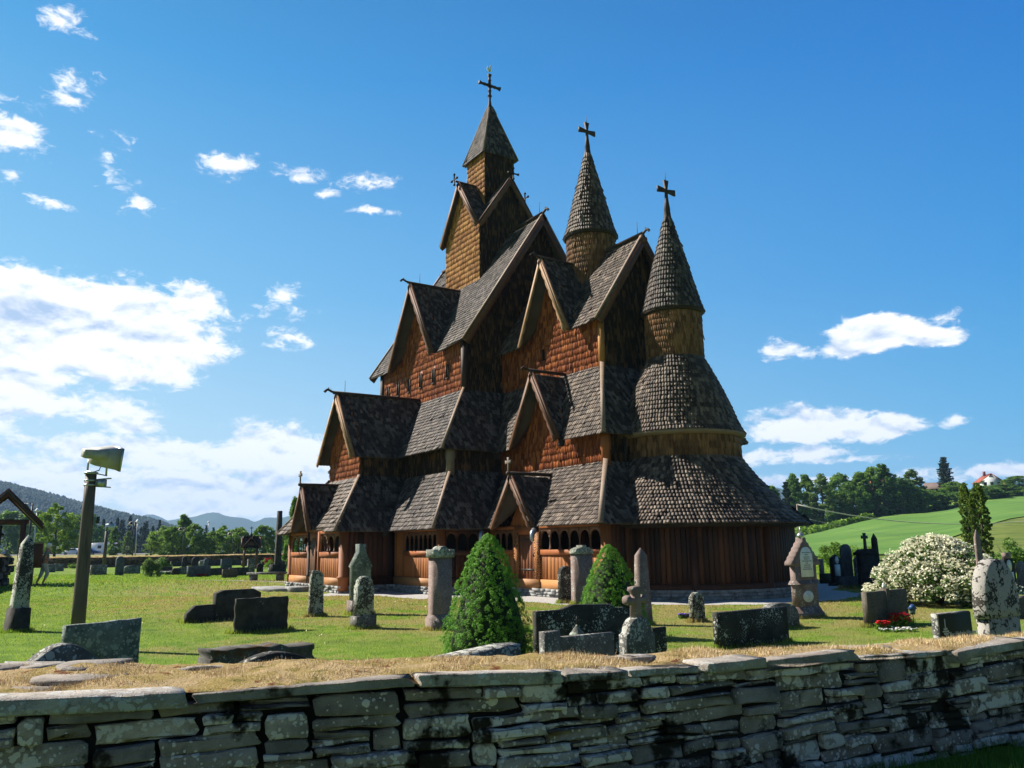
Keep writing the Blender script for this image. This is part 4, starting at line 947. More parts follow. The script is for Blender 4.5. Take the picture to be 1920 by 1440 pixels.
# far-off wood that clothes the hill: thousands of small conical crowns
V_ = np.array(hm.v); mbf = MB(); R_ = 13; cnt = 0; vs = []; 
nprof = len(hp); P3 = V_.reshape(nprof, R_, 3)
N = 20000; ii = rng.uniform(nprof * .22, nprof - 1.01, N); jj = rng.uniform(0, 8.2, N); i0 = ii.astype(int); j0 = jj.astype(int); fi = (ii - i0)[:, None]; fj = (jj - j0)[:, None]
pp = (P3[i0, j0] * (1 - fi) + P3[i0 + 1, j0] * fi) * (1 - fj) + (P3[i0, j0 + 1] * (1 - fi) + P3[i0 + 1, j0 + 1] * fi) * fj
hh = rng.uniform(4, 10, N); rr = rng.uniform(2.0, 4.2, N); K = 6
ang = np.linspace(0, 2 * PI, K, endpoint=False)
ring = lambda f, zf: np.stack([pp[:, 0, None] + rr[:, None] * f * np.cos(ang) * rng.uniform(.8, 1.2, (N, K)), pp[:, 1, None] + rr[:, None] * f * np.sin(ang), pp[:, 2, None] + hh[:, None] * zf + 0 * ang], 2)
vv = np.concatenate([ring(.8, .0), ring(1.0, .35), ring(.72, .75), np.stack([pp[:, 0], pp[:, 1], pp[:, 2] + hh], 1)[:, None]], 1)
base = (np.arange(N) * (3 * K + 1))[:, None, None]
q4 = np.array([(r * K + k, r * K + (k + 1) % K, (r + 1) * K + (k + 1) % K, (r + 1) * K + k) for r in range(2) for k in range(K)]); t3 = np.array([(2 * K + k, 2 * K + (k + 1) % K, 3 * K) for k in range(K)])
mbf.nadd(vv.reshape(-1, 3), [(base + q4[None]).reshape(-1, 4), (base + t3[None]).reshape(-1, 3)])
tag(mbf.build('hillside_forest', L_far), 'dark mixed forest covering the distant hillside', 'forest', kind='stuff')
mp = dense([(-300, 985), (100, 978), (200, 972), (240, 966), (269, 965), (282, 966.5), (300, 971), (310, 974), (333, 970), (343, 971), (365, 970.6), (384, 967.5), (406, 966), (417, 968.5), (442, 972), (461, 976), (474, 979.5), (493, 971), (515, 970), (560, 966), (700, 975), (1000, 985)], 9)
ridge_hill('mountain', mp, 3900, 800, noisy('far_mountain_forest', (.03, .055, .03), (.05, .08, .045), .004, .95, 0, .1, .05), 'far blue mountain range on the horizon', below=-60, wobf=30)
mp2 = dense([(1200, 940), (1400, 918), (1450, 919), (1480, 924), (1520, 938), (1600, 960), (1750, 975), (2100, 990)], 12)
ridge_hill('mountain', mp2, 2800, 700, noisy('near_mountain_forest', (.03, .055, .03), (.05, .08, .045), .006, .95, 0, .1, .05), 'blue wooded ridge seen just right of the apse', below=-30, wobf=30)
mp3 = dense([(215, 982), (330, 990), (420, 1000), (560, 1008), (800, 1010)], 12)
ridge_hill('hill', mp3, 2300, 500, M_hill, 'low dark wooded rise below the mountains', below=-20, wobf=10)

# ------------------------------------------------------------------ TREES
L_lime = leaf_mat('lime_leaves', (.10, .20, .015), (.19, .32, .03), (.32, .45, .06), .55, .4)
L_dec = leaf_mat('deciduous_leaves', (.075, .17, .02), (.16, .29, .04), (.29, .42, .08), .55, .45)
L_deep = leaf_mat('deep_green_leaves', (.055, .13, .024), (.12, .24, .038), (.23, .36, .07), .55, .45)
L_birch = leaf_mat('birch_leaves', (.08, .14, .03), (.14, .23, .05), (.24, .34, .08), .55, .35)
L_con = leaf_mat('conifer_needles', (.012, .03, .012), (.022, .05, .02), (.05, .08, .035), .6, .08)
L_thuja = leaf_mat('thuja_scales', (.05, .11, .014), (.11, .19, .022), (.26, .30, .045), .6, .3)
M_bark = noisy('tree_bark', (.05, .04, .03), (.12, .10, .08), 8, .9, .8, .02)
def leafquads(C_, size, up_bias=.3):
    n = len(C_); a = rng.normal(size=(n, 3)); a[:, 2] *= .6; a /= np.linalg.norm(a, axis=1)[:, None]; r = rng.normal(size=(n, 3)); b = np.cross(a, r); b /= np.linalg.norm(b, axis=1)[:, None]
    s = size * rng.uniform(.6, 1.3, (n, 1)); vs = np.stack([C_ - a * s, C_ - b * s * .55, C_ + a * s, C_ + b * s * .55], 1).reshape(-1, 3)
    return vs, np.arange(4 * n).reshape(-1, 4)
def crown_pts(kind, W_, H_, z0, nclump, nleaf, seed):
    r = np.random.default_rng(seed); out = []
    for c in range(nclump):
        t = r.uniform(0, 1)
        if kind == 'round': rad = math.sqrt(max(0, 1 - (2 * t - .75) ** 2 / 1.7)) if t < .93 else .3
        elif kind == 'tall': rad = (1 - t) ** .55 * (.55 + .45 * min(1, t * 5))
        elif kind == 'cone': rad = (1 - t) ** .9
        elif kind == 'column': rad = min(1, (1 - t) * 5) ** .5 * .95
        else: rad = 1
        a = r.uniform(0, 2 * PI); lob = 1 + (.05 if kind == 'column' else .22) * math.sin(3 * a + seed) + .16 * math.sin(5 * a + 2 * seed + t * 6)
        rr_ = rad * W_ / 2 * (r.uniform(.25, 1) ** .45) * lob
        c_ = np.array([rr_ * math.cos(a), rr_ * math.sin(a), z0 + t * H_ * (.96 + .06 * r.uniform())]); cs = W_ * r.uniform(.07, .15) * (.85 if kind == 'column' else .6 if kind == 'cone' else 1)
        d = r.normal(size=(nleaf, 3)); d /= np.linalg.norm(d, axis=1)[:, None]; out.append(c_ + d * cs * (r.uniform(0, 1, (nleaf, 1)) ** .4) * np.array([1, 1, .75]))
    return np.concatenate(out)
PROTO = {}
def tree_proto(key, kind, leaf, W_, H_, z0, nclump, nleaf, lsize, seed, label, cat='tree', name='tree', trunk=.18):
    PROTO[key] = (kind, leaf, W_, H_, z0, nclump, nleaf, lsize, seed, label, cat, name, trunk, [None])
def make_tree(key, px, D, W_, H_, label, group=None, rz=None, z=None, base=None):
    kind, leaf, w0, h0, z0, ncl, nl, ls, seed, lab, cat, name, trunk, cache = PROTO[key]
    p = base if base is not None else at(px, D); zz_ = th(p.x, p.y) if z is None else z
    if cache[0] is None:
        t = thing(name, (0, 0, 0), label, cat); P_ = crown_pts(kind, w0, h0 - z0, z0, ncl, nl, seed); mb = MB(); vs, f = leafquads(P_, ls); mb.nadd(vs, [f]); mb.build('crown', leaf, t)
        mb = MB(); r = random.Random(seed); mb.tube([(0, 0, -.3), (.03 * w0 / 4, 0, h0 * .25), (0, .02 * w0, h0 * .55), (0, 0, h0 * .9)], [trunk * 1.3, trunk, trunk * .6, trunk * .12], 7)
        for k in range(9):
            a = r.uniform(0, 2 * PI); zs = h0 * r.uniform(.22, .7); L_ = w0 * r.uniform(.2, .38); mb.tube([(0, 0, zs), (math.cos(a) * L_ * .5, math.sin(a) * L_ * .5, zs + L_ * .45), (math.cos(a) * L_, math.sin(a) * L_, zs + L_ * .8)], [trunk * .4, trunk * .25, trunk * .07], 5)
        mb.build('trunk', M_bark, t); cache[0] = t; o = t
    else:
        o = cache[0].copy(); COL.objects.link(o)
        for ch in cache[0].children:
            c = ch.copy(); COL.objects.link(c); c.parent = o
    o.location = (p.x, p.y, zz_); o.scale = (W_ / w0, W_ / w0, H_ / h0); o.rotation_euler = (0, 0, random.uniform(0, 6.28) if rz is None else rz)
    o['label'] = label; o['category'] = cat
    if group: o['group'] = group
    return o
def tpx(key, px, ytop, ybase, wpx, D, label, group=None, below=0.0):
    """place a tree so that crown top sits at ytop (photo pixels)"""
    p = at(px, D); z = th(p.x, p.y); H_ = zat(px, ytop, p) - z; W_ = wpx * mpp(V((p.x, p.y, 3))); return make_tree(key, px, D, W_, H_, label, group)
tree_proto('lime', 'round', L_lime, 5, 8, 1.3, 90, 90, .17, 11, '')
tree_proto('dec1', 'round', L_dec, 7, 9, .3, 120, 80, .24, 12, '')
tree_proto('dec2', 'tall', L_dec, 6, 11, .2, 130, 80, .24, 13, '')
tree_proto('deep1', 'round', L_deep, 8, 9, .2, 130, 80, .26, 14, '')
tree_proto('deep2', 'tall', L_deep, 6, 11, .2, 130, 80, .25, 15, '')
tree_proto('birch', 'tall', L_birch, 5.5, 12, .6, 115, 75, .22, 16, '')
tree_proto('young', 'tall', L_lime, 3.2, 6, 1.0, 48, 60, .13, 17, '')
tree_proto('con', 'cone', L_con, 6, 15, .6, 110, 60, .30, 18, '', name='conifer_tree')
tree_proto('con2', 'cone', L_con, 5, 14, .4, 95, 60, .30, 19, '', name='conifer_tree')
tree_proto('thuja', 'column', L_thuja, 1.6, 6.6, .05, 420, 60, .075, 20, '', name='columnar_conifer')
G1 = 'trees beyond the rear churchyard wall'; G2 = 'dark conifers at the foot of the left hill'; G3 = 'trees along the top of the green field'
tpx('lime', 102, 943, 1036, 62, 118, 'bright green lime tree standing alone left of the near lamp pole', None)
for i, (px, yt, w, k) in enumerate([(12, 962, 60, 'dec1'), (48, 968, 44, 'deep1'), (68, 960, 40, 'birch'), (138, 970, 44, 'deep1'), (160, 966, 44, 'dec1'), (183, 990, 42, 'birch')]):
    tpx(k, px, yt, 1035, w * 1.2, 215 + (i % 3) * 12, 'leafy tree in the green belt under the left hill', G1)
tpx('dec2', 212, 989, 1040, 27, 165, 'narrow dark green tree just right of the second floodlight mast', None)
tpx('birch', 238, 997, 1040, 24, 168, 'small rounded pale green tree left of the road signs', None)
for i, px in enumerate([172, 190, 204, 216, 228, 240, 252, 262, 272, 284, 296, 224, 248, 268, 154]):
    tpx('con' if i % 2 else 'con2', px, 966 + (i * 7 % 17) + (8 if px > 250 else 0), 1035, 24, 290 + (i * 13 % 40), 'tall dark conifer in the wood at the foot of the hill', G2)
for i, (px, yt, w, k) in enumerate([(283, 1005, 30, 'young'), (302, 985, 44, 'lime'), (322, 990, 40, 'dec1'), (342, 967, 46, 'dec2'), (362, 985, 34, 'dec1'), (383, 1010, 36, 'lime'), (402, 998, 40, 'dec1'), (424, 985, 46, 'lime'), (448, 992, 38, 'dec1'), (470, 1000, 36, 'lime'), (492, 988, 40, 'dec1'), (512, 996, 36, 'lime'), (545, 985, 44, 'dec1')]):
    tpx(k, px, yt, 1045, w * 1.15, 124 + (i * 17 % 34), 'leafy roadside tree in the row behind the rear wall', G1)
for i, (px, yt, w) in enumerate([(385, 986, 26), (398, 990, 24), (372, 992, 22), (440, 998, 24), (505, 1000, 24), (530, 1003, 24), (458, 996, 20)]):
    tpx('con2', px, yt, 1040, w, 330, 'dark distant conifer between the roadside trees', G2)
tpx('dec2', 549, 936, 1085, 36, 72, 'tall upright green tree half hidden behind the church porch', None)
for i, (px, yt, w, D, k) in enumerate([(1482, 905, 34, 200, 'con2'), (1496, 893, 36, 203, 'deep2'), (1520, 893, 40, 205, 'dec2'), (1548, 891, 42, 200, 'birch'), (1583, 893, 44, 206, 'dec1'), (1601, 910, 44, 202, 'deep1'), (1622, 888, 46, 204, 'dec2'), (1645, 878, 42, 207, 'dec2'), (1668, 874, 44, 203, 'deep2'), (1694, 900, 46, 206, 'deep1'), (1722, 882, 40, 209, 'birch'), (1712, 915, 50, 203, 'deep1'), (1748, 920, 44, 205, 'dec1'), (1778, 922, 40, 206, 'deep1'), (1800, 905, 36, 225, 'dec1'), (1858, 912, 50, 214, 'deep1'), (1892, 909, 44, 216, 'deep1'), (1915, 914, 34, 222, 'deep1'), (1925, 893, 40, 250, 'dec1'), (1455, 915, 40, 208, 'deep2')]):
    tpx(k, px, yt, 985, w * 1.4, D, 'leafy tree in the wood along the top edge of the field', G3)
def hedge(name, pts, m, h, w, label, n=2500, ls=.12):
    mb = MB(); P_ = []
    for i in range(n):
        t = rng.uniform(0, len(pts) - 1); k = int(t); f = t - k; a, b = pts[k], pts[min(k + 1, len(pts) - 1)]; p = a.lerp(b, f); r = rng.uniform(0, 1) ** .5; an = rng.uniform(0, PI)
        bulge = .75 + .35 * noise.noise(V((t * 3.1, 0, 0)))
        P_.append((p.x + r * math.cos(an) * w * rng.uniform(.5, 1) * RT.x, p.y + r * math.cos(an) * w * RT.y, p.z + r * math.sin(an) * h * bulge))
    vs, f = leafquads(np.array(P_), ls); mb.nadd(vs, [f]); return tag(mb.build(name, m), label, 'hedge')
def tp(px, D): p = at(px, D); p.z = th(p.x, p.y); return p
hedge('hedge', [tp(1480, 150), tp(1500, 165), tp(1540, 178), tp(1590, 188), tp(1640, 192)], L_lime, 2.2, 1.6, 'bright bushy hedge climbing along the left edge of the field', 3000, .35)
# old spruce standing clear above the houses: tiers of drooping boughs
def spruce(px, D, ytop, wpx, label):
    p = at(px, D); z = th(p.x, p.y); H_ = zat(px, ytop, p) - z; W_ = wpx * mpp(p)
    t = thing('spruce_tree', (p.x, p.y, z), label, 'tree'); mb = MB(); mb.tube([(p.x, p.y, z - .3), (p.x, p.y, z + H_ * .5), (p.x, p.y, z + H_)], [.35, .25, .03], 8); mb.build('trunk', M_bark, t)
    P_ = []
    for lv in range(16):
        f = lv / 16; zz_ = z + H_ * (.27 + .73 * f); R_ = W_ / 2 * (1 - f) ** .7 * rng.uniform(.7, 1.15)
        for k in range(7):
            a = 2 * PI * k / 7 + lv * .7 + rng.uniform(-.2, .2); L_ = R_ * rng.uniform(.7, 1.05)
            for s in np.linspace(.2, 1, 15):
                for _ in range(3): P_.append((p.x + math.cos(a) * L_ * s + rng.normal() * .12, p.y + math.sin(a) * L_ * s + rng.normal() * .16, zz_ + (s ** 2 * .12 - s * .14) * L_ + rng.normal() * .09))
    vs, f = leafquads(np.array(P_), .30); mb = MB(); mb.nadd(vs, [f]); mb.build('crown', L_con, t)
spruce(1786, 245, 855, 44, 'tall dark spruce rising clear above the brown house')
# thuja columns
o = tpx('thuja', 1819, 908, 1035, 24, 40, 'left of the two tall narrow thuja columns behind the blossom bush')
o = tpx('thuja', 1844, 908, 1035, 30, 41.5, 'right and wider of the two tall narrow thuja columns')
o = tpx('thuja', 1830, 930, 1035, 15, 39.5, 'slim short thuja shoot between the two tall thuja columns')
# shrubs
def shrub(px, ybase, ytop, wpx, leaf, label, D=None, n=2600, ls=.05, name='shrub', lumps=16):
    p = gnd(px, ybase) if D is None else at(px, D); H_ = zat(px, ytop, p); W_ = wpx * mpp(p); t = []
    r = np.random.default_rng(int(px)); P_ = []
    for c in range(lumps):
        a = r.uniform(0, 2 * PI); q = r.uniform(0, 1) ** .6; cz = H_ * r.uniform(.2, .8) * (1.1 - .35 * q); c_ = np.array([p.x + math.cos(a) * W_ * .34 * q, p.y + math.sin(a) * W_ * .34 * q, cz]); rad = min(W_ * r.uniform(.15, .24), H_ * .3)
        d = r.normal(size=(n // lumps, 3)); d /= np.linalg.norm(d, axis=1)[:, None]; P_.append(c_ + d * rad * (r.uniform(0, 1, (n // lumps, 1)) ** .35))
    P_ = np.concatenate(P_); P_[:, 2] = np.maximum(P_[:, 2], .03); o = thing(name, (p.x, p.y, 0), label, 'shrub'); vs, f = leafquads(P_, ls); mb = MB(); mb.nadd(vs, [f]); mb.build('foliage', leaf, o)
    mb = MB()
    for k in range(6): a = k * 1.05; mb.tube([(p.x, p.y, 0), (p.x + math.cos(a) * W_ * .12, p.y + math.sin(a) * W_ * .12, H_ * .4), (p.x + math.cos(a) * W_ * .28, p.y + math.sin(a) * W_ * .28, H_ * .75)], [.02, .014, .006], 5)
    mb.build('stem', M_bark, o); return o
shrub(1557, 1066, 1010, 52, L_dec, 'round green shrub behind the ornate monument', D=48, ls=.07)
shrub(1618, 1050, 1008, 52, L_lime, 'yellow-green shrub behind the cross-topped pillar', D=50, ls=.07)
shrub(1890, 1060, 1003, 80, L_deep, 'dark green shrub at the right edge behind the gravestones', D=38, n=4200, ls=.06)
shrub(1760, 1045, 1015, 60, L_birch, 'rough scrub behind the blossom bush', D=60, ls=.07)
shrub(283, 1082, 1043, 38, L_birch, 'spiky pale green bush in the left grave row', n=1800, ls=.07)
shrub(307, 1072, 1037, 32, L_deep, 'dense dark bush behind the spiky pale bush', n=1800, ls=.07)
shrub(497, 1062, 1043, 16, L_dec, 'low clipped ball of green by the small lychgate', n=900, ls=.06)
shrub(506, 1068, 1050, 18, L_lime, 'low yellow-green plant beside the tall square post', n=900, ls=.06)
shrub(137, 1066, 1054, 22, L_lime, 'thin yellow-green plant left of the near lamp pole', n=500, ls=.06)

ORDW = ['first', 'second', 'third', 'fourth', 'fifth', 'sixth', 'seventh', 'eighth', 'ninth', 'tenth', 'eleventh', 'twelfth', 'thirteenth', 'fourteenth', 'fifteenth', 'sixteenth', 'seventeenth', 'eighteenth', 'nineteenth', 'twentieth', 'twenty-first', 'twenty-second', 'twenty-third']
def scrx(o): d = V(o.location) - CAM; return d.dot(CR) / d.dot(FW) * FPX + 960
def ordinals(base, tmpl):
    obs = [o for o in COL.objects if o.get('label') == base and o.parent is None]; obs.sort(key=scrx); k = 0
    for o in obs: o['label'] = tmpl.format(ORDW[k]); k += 1
# ------------------------------------------------------------------ dwarf conifers (near)
L_dwarf = leaf_mat('dwarf_spruce_needles', (.095, .25, .018), (.15, .36, .028), (.22, .46, .046), .5, .35)
def leafquads_n(C_, N_, size):
    n = len(C_); N_ = N_ / np.linalg.norm(N_, axis=1)[:, None]; r = rng.normal(size=(n, 3)); a = np.cross(N_, r); a /= np.linalg.norm(a, axis=1)[:, None]; b = np.cross(N_, a)
    s = size * rng.uniform(.6, 1.3, (n, 1)); vs = np.stack([C_ - a * s, C_ - b * s * .6, C_ + a * s, C_ + b * s * .6], 1).reshape(-1, 3)
    return vs, np.arange(4 * n).reshape(-1, 4)
def dwarf(px, ybase, ytop, wpx, label, D=None, n=170000, seed=3):
    p = gnd(px, ybase) if D is None else at(px, D); H_ = zat(px - 0, ytop, p); W_ = wpx * mpp(p); r = np.random.default_rng(seed); P_ = []; S_ = []
    o = thing('dwarf_conifer', (p.x, p.y, 0), label, 'conifer'); lumps = 2000
    for c in range(lumps):
        t = r.uniform(0, 1) ** 1.25; a = r.uniform(0, 2 * PI); prof = 1.12 * (1 - t) ** .58 * (1 if t > .12 else .86 + t) ; R_ = W_ / 2 * prof * (1 + .10 * math.sin(a * 3 + seed) + .07 * math.sin(a * 7 + t * 20)); rr_ = R_ * r.uniform(.86, 1.0)
        c_ = np.array([p.x + rr_ * math.cos(a), p.y + rr_ * math.sin(a), .04 + t * (H_ - .06)]); rad = W_ * (.013 + .026 * r.uniform()) * (.6 + .4 * (1 - t)); m = n // lumps
        d = r.normal(size=(m, 3)); d /= np.linalg.norm(d, axis=1)[:, None]; d[:, 2] += .25; out = np.array([math.cos(a), math.sin(a), .5]); k = (d @ out) > -.45; d = d[k]
        P_.append(c_ + d * rad * (r.uniform(.7, 1, (len(d), 1)))); S_.append(d + out * .7 + r.normal(size=d.shape) * .75)
    P_ = np.concatenate(P_); N_ = np.concatenate(S_); P_[:, 2] = np.maximum(P_[:, 2], .01); vs, f = leafquads_n(P_, N_, W_ * .0050); mb = MB(); mb.nadd(vs, [f]); mb.build('foliage', L_dwarf, o)
    mb = MB(); mb.lathe([(W_ * .40, .02), (W_ * .43, H_ * .12), (W_ * .35, H_ * .38), (W_ * .22, H_ * .66), (.01, H_ * .93)], (p.x, p.y, 0), 14); mb.tube([(p.x, p.y, -.1), (p.x, p.y, H_ * .8)], [.06, .02], 6); mb.build('inner_branches', noisy('dark_inner_twigs', (.01, .022, .006), (.02, .035, .01), 9), o)
dwarf(915, 1218, 1001, 168, 'large conical dwarf conifer left of the lichened kerb stones', D=12.6, seed=3)
dwarf(1140, 1190, 1021, 136, 'smaller conical dwarf conifer behind the small stone cross', D=15.2, n=130000, seed=5)

# ------------------------------------------------------------------ GRAVESTONES
ST = {
 'gran': stone_mat('grey_granite_lichened', (.07, .068, .062), (.16, .155, .145), (.46, .46, .41), .56, 12),
 'green': stone_mat('green_grey_lichened_slab', (.06, .075, .068), (.16, .19, .17), (.30, .34, .29), .62, 10),
 'pale': stone_mat('pale_lichen_crusted', (.035, .032, .028), (.07, .065, .055), (.40, .42, .35), .74, 13),
 'dark': stone_mat('dark_rough_granite', (.028, .026, .023), (.065, .06, .053), (.30, .31, .27), .28, 15),
 'spot': stone_mat('dark_stone_spotted', (.022, .021, .019), (.055, .052, .047), (.42, .43, .39), .46, 12),
 'pink': stone_mat('pink_granite', (.155, .105, .092), (.24, .175, .155), (.42, .41, .37), .05, 16, speck=.5),
 'pinkl': stone_mat('pink_granite_lichened', (.15, .108, .095), (.24, .185, .165), (.45, .46, .42), .48, 16),
 'cap': stone_mat('lichened_cap_stone', (.10, .10, .085), (.20, .20, .17), (.42, .46, .38), .7, 16),
 'polish': noisy('polished_black_green_granite', (.010, .016, .010), (.018, .028, .016), 60, .55, .02, .001, .08),
 'brown': stone_mat('brown_granite', (.05, .042, .03), (.10, .085, .06), (.35, .33, .27), .10, 18, speck=.3),
 'white': stone_mat('white_lichen_stone', (.030, .027, .023), (.06, .055, .048), (.40, .375, .34), .80, 12),
 'moss': stone_mat('mossy_slab', (.05, .048, .042), (.12, .115, .10), (.34, .35, .30), .35, 16, moss=(.13, .065, .022), mamt=.22),
 'blue': stone_mat('blue_grey_slate', (.05, .06, .075), (.10, .12, .145), (.30, .33, .34), .2, 14),
 'black': stone_mat('blackened_stone', (.016, .015, .015), (.035, .033, .033), (.25, .26, .25), .15, 15),
}
M_plq = noisy('white_marble_plaque', (.62, .64, .60), (.74, .76, .72), 9, .4, .1, .002, .4)
M_ink = flat('grey_engraving', (.20, .21, .20), .7)
M_gold_t = flat('worn_silver_lettering', (.33, .40, .38), .6)
EAST = V((1, 0, 0)); NORTH = V((0, 1, 0))
def arcp(w, h, n=14): return [(-w / 2, 0), (w / 2, 0)] + [(w / 2 * math.cos(t), h - w / 2 + w / 2 * math.sin(t)) for t in np.linspace(0, PI, n)]
def gothic(w, h, hs, n=9):
    out = [(-w / 2, 0), (w / 2, 0)]
    for t in np.linspace(0, 1, n): out.append((w / 2 * math.cos(t * PI / 2) ** .75 if t < 1 else 0, hs + (h - hs) * math.sin(t * PI / 2)))
    out += [(-x, z) for x, z in out[2:-1][::-1]]; return out
def rough(pts, a, n=5):
    out = []
    for i in range(len(pts)):
        p, q = pts[i], pts[(i + 1) % len(pts)]
        for k in range(n): t = k / n; out.append((p[0] * (1 - t) + q[0] * t + random.uniform(-a, a), p[1] * (1 - t) + q[1] * t + random.uniform(-a, a)))
    return out
class Stone:
    """a gravestone standing on p, its face turned to the east (local +x), width along y"""
    def __init__(s, px, yb, label, cat='gravestone', D=None, name='gravestone', yaw=0.0, group=None, tilt=0.0, ztop=None):
        s.p = gnd(px, yb) if D is None else at(px, D); s.px = px; s.o = thing(name, tuple(s.p), label, cat, group); s.m = mpp(s.p + UP * .6); yaw = yaw + (.32 if px < 700 else 0.0) * min(1, (700 - px) / 350.0 if px < 700 else 0); s.yaw = yaw; s.tilt = tilt
        s.f = Matrix.Rotation(yaw, 3, 'Z') @ EAST; s.w = Matrix.Rotation(yaw, 3, 'Z') @ NORTH
        vd = (s.p - CAM); vd.z = 0; vd.normalize(); s.pp = V((vd.y, -vd.x, 0)); s.k = vd.dot(FH)
    def W(s, px): return px * s.m * s.k / max(abs(s.w.dot(s.pp)), .35)
    def T(s, px): return min(max(px * s.m * s.k / max(abs(s.f.dot(s.pp)), .15), .07), .55)
    def H(s, y): return zat(s.px, y, s.p)
    def slab(s, pts, th_, z0, matk, name='slab', front=0.0, bev=.012, off=0.0):
        mb = MB(); t = s.tilt; up = V((s.w.x * t, s.w.y * t, 1))
        mb.prism(pts, s.p + s.f * (th_ / 2 + front) + UP * z0 + s.w * off, s.w, up, s.f, th_, bev=bev); return mb.build(name, ST[matk] if isinstance(matk, str) else matk, s.o)
    def box(s, w, th_, z0, z1, matk, name='plinth', bev=.015, front=0.0, off=0.0): return s.slab([(-w / 2, 0), (w / 2, 0), (w / 2, z1 - z0), (-w / 2, z1 - z0)], th_, z0, matk, name, front, bev, off)
    def frust(s, w0, t0, w1, t1, z0, z1, matk, name='shaft', pyr=0.0):
        mb = MB(); u = s.w; f = s.f; up = V((s.w.x * s.tilt, s.w.y * s.tilt, 1))
        R = lambda w, t, z: [s.p + u * (i * w / 2) + f * (j * t / 2) + up * z for i, j in ((-1, 1), (1, 1), (1, -1), (-1, -1))]
        rings = [R(w0, t0, z0), R(w1, t1, z1)] + ([R(.015, .015, pyr)] if pyr else []); vs = [p for r in rings for p in r]; fs = []
        for r in range(len(rings) - 1):
            for i in range(4): j = (i + 1) % 4; fs.append((r * 4 + j, r * 4 + i, (r + 1) * 4 + i, (r + 1) * 4 + j)[::-1])
        k = (len(rings) - 1) * 4; fs.append((k, k + 3, k + 2, k + 1)[::-1]); mb.add(vs, fs); return mb.build(name, ST[matk], s.o)
# 1 leaning obelisk, left
g_ = Stone(30, 1184, 'tall leaning lichen-patched obelisk on a dark plinth at the far left', cat='obelisk', tilt=.03, name='obelisk')
h = g_.H(1003); g_.frust(g_.W(34), g_.T(16), g_.W(30), g_.T(16), 0, h * .24, 'dark', 'plinth'); g_.frust(g_.W(27), g_.T(11), g_.W(19), g_.T(9), h * .24, h * .90, 'pale', 'shaft', pyr=h)
# 2 big green slab
g_ = Stone(205, 1252, 'broad upright grey-green slab beside the foot of the near lamp pole', D=9.1); w = g_.W(142); h = g_.H(1164)
g_.slab(rough([(-w / 2, 0), (w / 2, 0), (w / 2 * .99, h), (-w / 2, h * .985)], .006, 6), g_.T(8), 0, 'green', bev=.01)
# 3 curved low stone left
g_ = Stone(132, 1250, 'low gravestone with a curved bow-shaped top behind the wall, far left', D=6.9); w = g_.W(192); h = g_.H(1206)
g_.slab([(-w / 2, 0), (w / 2, 0), (w / 2, h * .77), (w * .44, h * .78)] + [(w * x, h * (.80 + .20 * math.cos(x / .40 * PI / 2) ** 1.1)) for x in np.linspace(.39, -.39, 15)] + [(-w * .44, h * .77), (-w / 2, h * .76)], .16, 0, 'gran')
# 4 two-part stone
g_ = Stone(443, 1161, 'dark gravestone with clipped corners and a lower side wing'); w = g_.W(84); h = g_.H(1105)
g_.slab([(-w / 2, 0), (w / 2, 0), (w / 2, h * .86), (w * .33, h), (-w * .33, h), (-w / 2, h * .9)], g_.T(7), 0, 'dark'); w2 = g_.W(48); g_.slab([(-w2 / 2, 0), (w2 / 2, 0), (w2 / 2, h * .55), (-w2 * .2, h * .55), (-w2 / 2, h * .3)], g_.T(6), 0, 'dark', 'side_wing', off=-w / 2 - w2 / 2 - .01)
# 5 wavy dark stone
g_ = Stone(489, 1184, 'dark rough-edged rectangular gravestone with a wavy outline'); w = g_.W(98); h = g_.H(1120)
e = [(-w / 2 + .012 * math.sin(k * 1.9), h * k / 8) for k in range(9)]; tp_ = [(-w / 2 + w * k / 12, h + .018 * abs(math.sin(k * .9)) - .012) for k in range(1, 12)]; e2 = [(w / 2 + .012 * math.sin(k * 2.1), h * k / 8) for k in range(8, -1, -1)]
g_.slab((e + tp_ + e2)[::-1], g_.T(4), 0, 'dark', bev=.015)
# 6 mossy lying slab
g_ = Stone(495, 1236, 'mossy rough stone block lying low in the grass', D=10.2, name='lying_stone'); w = g_.W(205); h = g_.H(1209)
g_.slab(rough([(-w / 2, h * .3), (-w * .42, 0), (w * .46, 0), (w / 2, h * .45), (w * .42, h * .95), (-w * .47, h)], .03, 9), .36, 0, 'moss', bev=.008)
# 7 curved low stone behind wall centre-left
g_ = Stone(520, 1246, 'low long gravestone with a shallow curved top just behind the wall', D=7.5); w = g_.W(214); h = g_.H(1222)
g_.slab([(-w / 2, 0), (w / 2, 0), (w / 2, h * .74)] + [(w * x, h * (.74 + .26 * math.cos(x / .49 * PI / 2))) for x in np.linspace(.47, -.47, 15)] + [(-w / 2, h * .74)], .15, 0, 'spot')
# 8 narrow slab
g_ = Stone(591, 1156, 'narrow rough lichened slab standing alone left of the pointed stone'); w = g_.W(25); h = g_.H(1070)
g_.slab(rough([(-w / 2, 0), (w * .55, 0), (w / 2, h * .9), (w * .2, h), (-w * .3, h), (-w * .46, h * .85)], .008, 5), g_.T(4), 0, 'pale', bev=.012)
# 9 pointed with neck
g_ = Stone(674, 1152, 'tall lichened gravestone with steep pointed top and square knob'); w = g_.W(33); h = g_.H(1020)
g_.slab([(-w * .5, 0), (w * .5, 0), (w * .5, h * .66), (w * .58, h * .68), (w * .20, h * .88), (w * .20, h), (-w * .20, h), (-w * .20, h * .88), (-w * .58, h * .68), (-w * .5, h * .66)], g_.T(8), 0, 'green', bev=.015); g_.box(g_.W(38), g_.T(12), 0, h * .2, 'pinkl')
